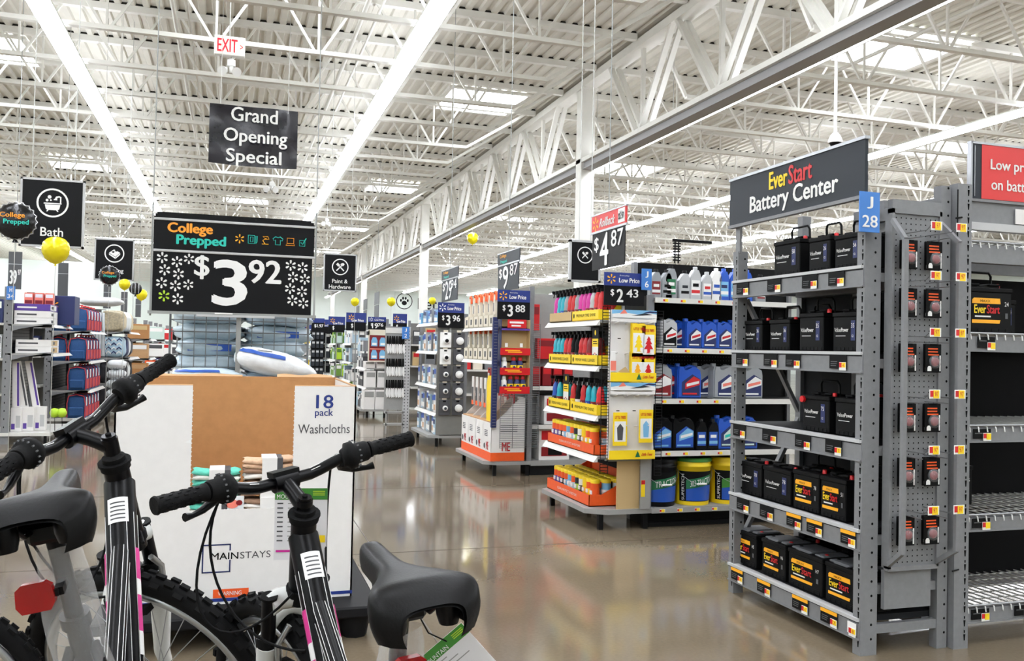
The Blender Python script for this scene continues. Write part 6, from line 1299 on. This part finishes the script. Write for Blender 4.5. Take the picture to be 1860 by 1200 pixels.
# ================================================================ BICYCLES (x forward, z up, wheels on the floor)
AX = Vector((-.342, 0, .94)); HT = Vector((.377, 0, .885)); FWD = Vector((.94, 0, .342))
def bike(label, loc, heading, lean, steer, seat, quill, S_, wrap=False, group='mountain bikes'):
    t = thing('bicycle', label, 'bicycle', (loc[0], loc[1], 0), 0, group)
    t.rotation_euler = (lean, 0, heading); t.scale = (S_, S_, S_)
    ST = Matrix.Translation(HT) @ Matrix.Rotation(steer, 4, AX) @ Matrix.Translation(-HT)
    P = lambda mb, nm, par=t, lab=None: part(mb, nm, par, lab, world=False)
    BB = Vector((0,0,.29)); SD = Vector((-.309,0,.951)); SC = BB+SD*(.60+seat)
    # frame
    m = MB()
    def stripe_tube(a, b_, r0, r1, decal):
        a, b_ = Vector(a), Vector(b_); d = (b_-a).normalized(); side = Vector((0,1,0)); upv = side.cross(d).normalized()
        if upv.z < 0: upv = -upv
        m.tube([a+(b_-a)*i/10 for i in range(11)], [r0+(r1-r0)*i/10 for i in range(11)], 'bike_black', 20)
        for ang in (-62, -30, 30, 62, 98, -98):
            q = math.radians(ang); o = upv*math.cos(q)+side*math.sin(q)
            m.tube([a+(b_-a)*k+o*(r0+(r1-r0)*k) for k in (.12, .9)], .0007, 'white', 4)
        for sg in (-1, 1):
            for k0, k1, c in decal:
                pts = []
                for k in (k0, k1):
                    for ang in (60, 108):
                        q = math.radians(ang)*sg; kk = k+(.025 if ang == 112 else 0); o = upv*math.cos(q)+side*math.sin(q); pts.append(a+(b_-a)*kk+o*(r0*1.035))
                q = math.radians(80)*sg; o = upv*math.cos(q)+side*math.sin(q); pts += [a+(b_-a)*k0+o*r0*1.06, a+(b_-a)*k1+o*r0*1.06]
                m.add(pts, [(0,1,5,4) if False else (0,4,5,2), (4,1,3,5)], c)
    dt0 = Vector((.392,0,.845)); dt1 = BB+Vector((.02,0,.02))
    stripe_tube(dt0, dt1, .031, .029, ((.24,.34,'pink'),(.34,.39,'white'),(.39,.5,'pink'),(.5,.57,'white'),(.64,.67,'white'),(.69,.72,'white'),(.74,.77,'white'),(.79,.81,'white')))
    stripe_tube(Vector((.40,0,.80)), BB+SD*.2, .018, .017, ())
    m.cyl(HT-AX*.175, HT-AX*.0, .026, 'bike_black', n=18); m.cyl(BB, SC-SD*.16, .017, 'bike_black', n=14); m.cyl((0,-.04,.29), (0,.04,.29), .024, 'bike_black')
    RH = Vector((-.44,0,.335))
    for s in (-1, 1):
        m.tube([RH+Vector((0,s*.065,0)), Vector((-.1,s*.05,.3)), BB+Vector((0,s*.02,0))], .010, 'bike_black', 8); m.tube([RH+Vector((0,s*.065,0)), Vector((-.2,s*.055,.56)), BB+SD*.40+Vector((0,s*.016,0))], .009, 'bike_black', 8)
    fr = P(m, 'frame')
    g = MB(); d = (dt1-dt0).normalized(); up_ = Vector((0,1,0)).cross(d); up_ = up_ if up_.z > 0 else -up_
    c = dt0+d*.075; g.grid(lambda u, v: c+d*(.055*(v-.5))+(up_*math.cos((u-.5)*1.3)+Vector((0,1,0))*math.sin((u-.5)*1.3))*.0322, 9, 2, 'white')
    for q in range(5): g.grid(lambda u, v: c+d*(.008*(q-2)*1.1+.003*v)+(up_*math.cos((u-.5)*.9)+Vector((0,1,0))*math.sin((u-.5)*.9))*.0327, 7, 2, 'grey_card')
    P(g, 'sticker', fr, 'white paper sticker with grey lines')
    # fork and steering parts
    def steerp(mb): mb.v = [tuple(ST @ Vector(v)) for v in mb.v]; return mb
    CR = HT-AX*.195+FWD*.02; hub = Vector((.62,0,.335)); fk = MB()
    fk.cyl(HT-AX*.172, HT-AX*.2, .027, 'bike_black', n=16)
    for s in (-1, 1): fk.tube([HT-AX*.185, CR+Vector((.005,s*.035,.0)), CR+Vector((0,s*.064,-.005))], [.026,.024,.024], 'fork_white', 10)
    fork = P(steerp(fk), 'fork', t)
    for s in (-1, 1):
        a = CR+Vector((0,s*.062,0)); x = MB(); x.cyl(a+AX*.012, a-AX*.1, .0155, 'bike_black', n=14); x.cyl(a+AX*.012, a+AX*.018, .018, 'leg_black', n=12); x.lathe([(.022,0),(.024,.01),(.02,.025)], 'rubber', 14, (0,0,0)); k = len(x.v)
        P(steerp(_fix(x, a-AX*.112)), 'stanchion', fork)
        b_ = a-AX*.105; x = MB(); x.tube([b_, b_-AX*.1, hub+Vector((-.015,s*.062,.06)), hub+Vector((0,s*.062,0))], [.024,.023,.018,.013], 'fork_white', 12); P(steerp(x), 'fork_leg', fork, 'white lower fork leg')
    x = MB(); n_ = 12; arch = [CR-AX*(.115-.06*math.sin(math.pi*i/n_))+FWD*.028+Vector((0,-.062+.124*i/n_,0)) for i in range(n_+1)]; x.tube(arch, .013, 'fork_white', 8); P(steerp(x), 'brake_arch', fork)
    for s in (-1, 1):
        x = MB(); b_ = CR-AX*.15+Vector((-.0,s*.05,0))-FWD*.03; x.tube([b_, b_+AX*.06+Vector((0,s*.006,0)), b_+AX*.10+Vector((0,-s*.02,0))], .007, 'alu', 6); x.box(b_.x-.03, b_.x+.01, b_.y-.012*1-s*.012, b_.y+.0, b_.z+.0, b_.z+.014, 'rubber'); P(steerp(x), 'brake_arm', fork)
    hs = MB(); hs.cyl(HT-AX*.005, HT+AX*.006, .030, 'rubber', n=18); hs.cyl(HT+AX*.006, HT+AX*.012, .033, 'rubber', n=18); hs.cyl(HT+AX*.012, HT+AX*.022, .023, 'rubber', n=18); P(hs, 'headset'); hs = MB(); hs.cyl(HT-AX*.18, HT-AX*.165, .031, 'rubber', n=18); P(hs, 'lower_headset_cup')
    Q = HT+AX*(.065+quill); BC = Q+FWD*.08+Vector((0,0,.015)); st = MB()
    st.cyl(HT+AX*.03, Q+AX*.012, .0165, 'bike_black', n=14); st.cyl(Q+AX*.012, Q+AX*.018, .014, 'bike_black', n=14); st.cyl(Q+AX*.018, Q+AX*.022, .006, 'slot', n=6); st.tube([Q-AX*.006, Q+FWD*.04+Vector((0,0,.006)), BC], [.018,.016,.017], 'bike_black', 10); st.cyl(BC+Vector((0,-.026,0)), BC+Vector((0,.026,0)), .021, 'bike_black', n=16); st.bar(BC+Vector((-.0,-.03,.018)), BC+Vector((0,.03,.018)), .03, .012, 'bike_black'); P(steerp(st), 'stem')
    DR = .024; hb = MB(); pts = []
    for y, x_, z_ in ((-.285,-.06,.055-DR),(-.2,-.042,.052-DR),(-.15,-.028,.048-DR),(-.12,-.015,.034-DR*.7),(-.085,-.003,.01-DR*.2),(-.06,0,.0)): pts.append(BC+Vector((x_,y,z_)))
    pts = pts+[Vector((p.x,-p.y,p.z)) for p in reversed(pts)]; hb.tube(pts, .0125, 'bike_black', 14)
    for sg in (-1, 1):
        for off in (Vector((0,0,.0122)), Vector((-.008,0,.009)), Vector((.007,0,.0095))): hb.tube([p+off for p in (pts[2:6] if sg < 0 else pts[6:10])], .0009, 'white', 4)
    bar_o = P(steerp(hb), 'handlebar')
    for s in (-1, 1):
        a, b_ = BC+Vector((-.06,s*.290,.055-DR)), BC+Vector((-.045,s*.185,.0525-DR)); d = b_-a
        x = MB(); x.tube([a, a+d*.04, a+d*.05, a+d*.93, a+d*.95, b_], [.017,.0185,.0165,.0155,.018,.018], 'rubber', 18)
        for q in range(9):
            for w in range(6):
                ang = w*math.pi/3+(q % 2)*.5; o = Vector((-d.y, d.x, 0)).normalized()*math.cos(ang)*.0163+Vector((0,0,math.sin(ang)*.0163)); pp = a+d*(.12+.085*q)+o; x.bar(pp-d*.03, pp+d*.03, .005, .0014, 'rubber')
        P(steerp(x), 'grip', t)
        a, b_ = BC+Vector((-.045,s*.183,.0525-DR)), BC+Vector((-.03,s*.125,.046-DR)); d = b_-a
        x = MB(); x.tube([a, a+d*.1, a+d*.5, a+d*.55, a+d*.8, a+d*.85, b_], [.019,.022,.023,.03,.03,.022,.018], 'rubber', 20)
        for q in range(16): ang = q*math.pi/8; o = Vector((0,math.cos(ang)*0,0)); pp = a+d*.54+Vector((math.cos(ang)*.0302,0,math.sin(ang)*.0302)); x.box(pp.x-.0015, pp.x+.0015, pp.y-.002, pp.y+.002, pp.z-.0015, pp.z+.0015, 'hair_grey')
        sh = P(steerp(x), 'twist_shifter', t)
        x = MB(); c0 = BC+Vector((-.02,s*.135,.04-DR)); x.cb(c0.x-.01, c0.x+.025, c0.y-.012, c0.y+.012, c0.z-.016, c0.z+.012, 'rubber', .004)
        x.tube([c0+Vector((.02,0,-.004)), c0+Vector((.04,s*.012,-.022)), c0+Vector((.036,s*.04,-.034)), c0+Vector((.022,s*.066,-.036)), c0+Vector((.016,s*.082,-.034))], [.009,.010,.008,.006,.009], 'bike_black', 8); P(steerp(x), 'brake_lever', t)
    for s, end, c1, c2 in ((1, (.36,.034,.74), (.05,.27,-.20), (.02,.20,-.36)), (-1, (.35,-.034,.72), (.10,-.14,-.10), (.06,-.09,-.26)), (1, (.30,.03,.64), (.10,.19,-.12), (.08,.13,-.34))):
        x = MB(); a = ST @ (BC+Vector((.02,s*.125,.03-DR))); b1 = ST @ (BC+Vector(c1)); b2 = ST @ (BC+Vector(c2)); e = Vector(end); pts = []
        for i in range(17):
            u = i/16; pts.append(a*(1-u)**3+b1*(3*u*(1-u)**2)+b2*(3*u*u*(1-u))+e*u**3)
        x.tube(pts, .0028, 'rubber', 6); P(x, 'cable')
    # wheels
    def wheel(c, nm, front):
        R = .335; w = MB(); N = 64
        w.tube([c+Vector((math.cos(2*math.pi*i/N)*(R-.026), 0, math.sin(2*math.pi*i/N)*(R-.026))) for i in range(N)], .0235, 'tyre', 14, True)
        for i in range(72):
            a = 2*math.pi*i/72
            for k, yo in enumerate((-.019, -.007, .007, .019)):
                if (i+k) % 2: continue
                rr = R-.001 if abs(yo) < .01 else R-.008; o = c+Vector((math.cos(a)*rr, yo, math.sin(a)*rr)); tg = Vector((-math.sin(a), 0, math.cos(a))); w.bar(o-tg*.0105, o+tg*.0105, .011, .008, 'tyre', Vector((math.cos(a), yo*18, math.sin(a))))
        par = P(steerp(w) if front else w, nm); r = MB(); ri = .272
        prof = [(ri+.012,-.012),(ri+.012,.012),(ri-.004,.011),(ri-.008,.0),(ri-.004,-.011)]; k = len(prof)
        vs = [c+Vector((math.cos(2*math.pi*i/N)*pr, y, math.sin(2*math.pi*i/N)*pr)) for i in range(N) for pr, y in prof]
        r.add(vs, [(i*k+j, i*k+(j+1) % k, ((i+1) % N)*k+(j+1) % k, ((i+1) % N)*k+j) for i in range(N) for j in range(k)], 'alu', True); P(steerp(r) if front else r, 'rim', par)
        h = MB(); h.cyl(c+Vector((0,-.05,0)), c+Vector((0,.05,0)), .014, 'alu'); h.cyl(c+Vector((0,-.035,0)), c+Vector((0,-.03,0)), .022, 'alu'); h.cyl(c+Vector((0,.03,0)), c+Vector((0,.035,0)), .022, 'alu'); P(steerp(h) if front else h, 'hub', par)
        s = MB()
        for i in range(36):
            a = 2*math.pi*i/36; sg = 1 if i % 2 else -1; a2 = a+(1.1 if i % 4 < 2 else -1.1); s.cyl(c+Vector((math.cos(a2)*.02, sg*.032, math.sin(a2)*.02)), c+Vector((math.cos(a)*(ri-.004), 0, math.sin(a)*(ri-.004))), .0011, 'silver', n=4)
        P(steerp(s) if front else s, 'spoke', par)
        return par
    wheel(hub, 'front_wheel', True); wheel(RH, 'rear_wheel', False)
    # drive
    x = MB(); ch = Vector((0,-.05,.29)); x.tube([ch+Vector((math.cos(a)*.085,0,math.sin(a)*.085)) for a in [i*math.pi/16 for i in range(32)]], .005, 'bike_black', 5, True)
    for i in range(5): x.bar(ch, ch+Vector((math.cos(i*1.2566)*.085,0,math.sin(i*1.2566)*.085)), .012, .004, 'bike_black')
    x.tube([ch+Vector((0,-.004,.088)), RH+Vector((0,-.046,.045)), RH+Vector((-.045,-.046,0)), RH+Vector((0,-.046,-.045)), ch+Vector((0,-.004,-.088)), ch+Vector((.088,-.004,0))], .004, 'alu', 5, True); P(x, 'chainring')
    for s in (-1, 1):
        x = MB(); x.bar((0,s*.065,.29), (.05*s,s*.08,.29-.16*s), .02, .012, 'bike_black'); cr = P(x, 'crank_arm'); y = MB(); px_, pz_ = .05*s, .29-.16*s; y.cb(px_-.045, px_+.045, s*.135-.045, s*.135+.045, pz_-.012, pz_+.012, 'black', .004); P(y, 'pedal', cr)
    # seat
    x = MB(); x.cyl(SC-SD*.2, SC-SD*.0, .0135, 'bike_black', n=14); x.cyl(SC-SD*.17, SC-SD*.15, .022, 'bike_black', n=14); P(x, 'seat_post')
    x = MB()
    for s in (-1, 1): x.tube([SC+Vector((-.09,s*.035,.03)), SC+Vector((-.06,s*.022,.002)), SC+Vector((.04,s*.022,.0)), SC+Vector((.11,s*.01,.03))], .0035, 'bike_black', 6)
    x.cb(SC.x-.03, SC.x+.03, -.03, .03, SC.z-.018, SC.z+.012, 'bike_black', .006); x.cyl(SC+Vector((0,-.045,-.005)), SC+Vector((0,.045,-.005)), .006, 'alu')
    for s in (-1, 1): x.lathe([(.014,-.03),(.018,-.015),(.018,.015),(.014,.03)], 'bike_black', 10, (SC.x-.085, s*.04, SC.z+.02))
    rails = P(x, 'saddle_rail')
    x = MB()
    def saddle(u, v):
        # u along the length (nose = 1), v across the top and down the skirts
        L_ = -.13+.28*u
        if u < .6: hw = .024+.062*(math.cos(math.pi*u/.6)*.5+.5)**.8
        else: hw = .024-.004*(u-.6)/.4
        if u < .16: hw *= .55+.45*math.sqrt(1-((.16-u)/.16)**2)
        if u > .9: hw *= math.sqrt(max(.0, 1-((u-.9)/.1)**2))
        top = .058+.006*math.cos(u*5)-.03*max(0, (.16-u)/.16)**2-.012*max(0, (u-.92)/.08)**2+.012*u
        a = (v-.5)*2; s_ = math.copysign(1, a); aa = abs(a)
        sk = .012+.055*max(0, 1-u/.62)**.6*min(1, .35+u*5) if u < .62 else .014
        sk += .012 if u > .5 else 0
        if aa < .6: q = aa/.6; y = hw*math.sin(q*1.45)/math.sin(1.45)*s_; z = top-.016*q**2.6
        else: q = (aa-.6)/.4; y = hw*s_*(1+.04*math.sin(q*3.14)-.1*q*q); z = top-.016-sk*q
        return SC+Vector((L_, y, z))
    x.grid(saddle, 34, 31, 'saddle_black')
    x.grid(lambda u, v: saddle(1-u, v)*1.0+Vector((.004*(1 if u > .5 else -1),-.003*math.copysign(1, v-.5)*1.0,-.005)), 34, 31, 'black'); P(x, 'saddle')
    x = MB(); r_ = SC-SD*.085+Vector((-.045,.0,-.01)); x.bar(SC-SD*.085, r_, .012, .012, 'black'); x.bar(r_, r_+Vector((-.003,.03 if wrap else .001,0)), .01, .01, 'black'); P(x, 'reflector_bracket')
    x = MB(); x.prism([(-.026,-.01),(-.019,-.021),(.019,-.021),(.026,-.01),(.024,.014),(.015,.021),(-.015,.021),(-.024,.014)], r_+Vector((-.012,.03 if wrap else 0,-.0)), (0,-1,0), (0,0,1), .014, 'reflector_red'); P(x, 'reflector', t, 'red rear reflector')
    if wrap:
        x = MB(); a, b_ = SC-SD*.03, BB+SD*.08; N = 14
        def wr(u, v):
            an = 2*math.pi*u; p = a+(b_-a)*v; r = (.03+.010*math.sin(v*2.6)+.02*max(0, v-.45))*(1+.16*math.sin(3*an+7*v)+.08*math.sin(5*an-9*v)); return p+Vector((math.cos(an)*r, math.sin(an)*r, 0))
        x.grid(wr, 26, N, 'clear_plastic', True, True); P(x, 'plastic_wrap', t, 'crinkled clear plastic sleeve')
        x = MB(); x.grid(lambda u, v: wr(.3+.3*u, .42+.02*v+.02*u)+Vector((-.003,-.002,0)), 8, 2, 'coral'); P(x, 'warning_print', t, 'faint red print on the plastic sleeve')
    else:
        x = MB(); a, b_ = SC-SD*.04, SC-SD*.22
        x.grid(lambda u, v: a+(b_-a)*v+Vector((math.cos(2*math.pi*u), math.sin(2*math.pi*u), 0))*(.03+.02*v)*(1+.18*math.sin(6*math.pi*u+5*v)), 20, 8, 'clear_plastic', True, True); P(x, 'plastic_wrap', t, 'crinkled clear plastic sleeve')
    M4 = Matrix.LocRotScale(Vector(t.location), t.rotation_euler.to_quaternion(), Vector((S_,)*3))
    return t, (lambda p: M4 @ Vector(p)), (lambda p: M4 @ (ST @ Vector(p))), BC, SC
def _fix(mb, p):
    # the bellows ring was made round the origin along z; move its points (the last lathe) to p
    n = len(mb.v); k = 0
    for i in range(n):
        v = Vector(mb.v[i])
        if v.length < .05: mb.v[i] = tuple(v+p); k += 1
    return mb
bB = bike('black mountain bicycle with pink and white decals, in front of the washcloth bin', (.299, 1.577), 1.747, -.078, .257, -.006, -.034, 1.05)
bA = bike('black mountain bicycle left of the other, its bars turned hard over, red reflector', (-.10, 1.868), 1.531, -.174, 1.018, .009, -.012, 1.148, True)
bC = bike('mountain bicycle at the left edge, only a knobby tyre in view', (-1.168, 2.384), 3.3, .05, .2, .0, -.02, 1.0)
def hang_tag(name, label, pts, lines, corner=None):
    # pts: four corners, bottom-left, bottom-right, top-right, top-left
    a, b_, c, d = [Vector(p) for p in pts]; t = thing(name, label, 'tag', tuple(a)); u, v = (b_-a), (d-a); nrm = u.cross(v).normalized()
    F = lambda x, z, l=0: a+u*x+v*z+nrm*l
    m = MB(); q = [F(0,0),F(1,0),F(1,1),F(0,1)]; k = [p-nrm*.0012 for p in q]; m.add(q+k, [(0,1,2,3),(7,6,5,4),(0,4,5,1),(1,5,6,2),(2,6,7,3),(3,7,4,0)], 'paper'); part(m, 'sheet', t)
    m = MB(); m.add([F(0,.84,.0006),F(1,.84,.0006),F(1,1,.0006),F(0,1,.0006)], [(0,1,2,3)], 'green'); part(m, 'header', t)
    m = MB(); U, V = u.normalized(), v.normalized(); m.text('MOUNTAIN', F(.3,.885,.0008), U, V, u.length*.52, v.length*.06, 'white', .0)
    for i in range(3): m.add([F(.72,.9+.025*i,.0012),F(.95,.9+.025*i,.0012),F(.95,.912+.025*i,.0012),F(.72,.912+.025*i,.0012)], [(0,1,2,3)], 'lime')
    for i in range(lines):
        z = .78-i*.065
        m.add([F(.05,z,.001),F(.16,z,.001),F(.16,z+.018,.001),F(.05,z+.018,.001)], [(0,1,2,3)], 'grey_card'); m.add([F(.25,z,.001),F(.25+.45*((i*7 % 5)/5+.4),z,.001),F(.25+.45*((i*7 % 5)/5+.4),z+.014,.001),F(.25,z+.014,.001)], [(0,1,2,3)], 'shelf_grey')
    m.add([F(.86,.24,.001),F(.97,.24,.001),F(.97,.34,.001),F(.86,.34,.001)], [(0,1,2,3)], 'yellow'); m.add([F(.04,.11,.001),F(.4,.11,.001),F(.4,.14,.001),F(.04,.14,.001)], [(0,1,2,3)], 'magenta'); part(m, 'print', t)
    return t
# hang tags: one on the handlebar, one under the saddle of the nearer bicycle
_, LB, LBs, BC_, SC_ = bB
p = LBs(BC_+Vector((.03, -.02, -.03))); X_, Z_ = Vector((.985,-.17,0)), Vector((0,.03,1))
a = Vector((.105, 2.12, .80)); W_, H_ = .12, .165
t = hang_tag('hang_tag', 'white and green mountain spec tag hanging from the nearer handlebar', [a, a+X_*W_, a+X_*W_+Z_*H_, a+Z_*H_], 9)
m = MB(); m.tube([a+X_*W_*.5+Z_*H_*.97, (a+X_*W_*.5+Z_*H_+p)/2+Vector((0,.01,0)), p], .0015, 'black', 5); part(m, 'tie', t)
TL, TR = Vector((.304, 1.437, .784)), Vector((.372, 1.414, .848)); DN = Vector((.63, -.2, -.70))*.13
t = hang_tag('hang_tag', 'white and green mountain spec tag dangling askew under the nearer saddle', [TL+DN, TR+DN, TR, TL], 5)
m = MB(); q = LB(SC_+Vector((.02, -.022, .0))); c = TL*.4+TR*.6+DN*.06; m.tube([c, (c+q)/2+Vector((.0, 0, -.02)), q], .0014, 'black', 5); part(m, 'tie', t)
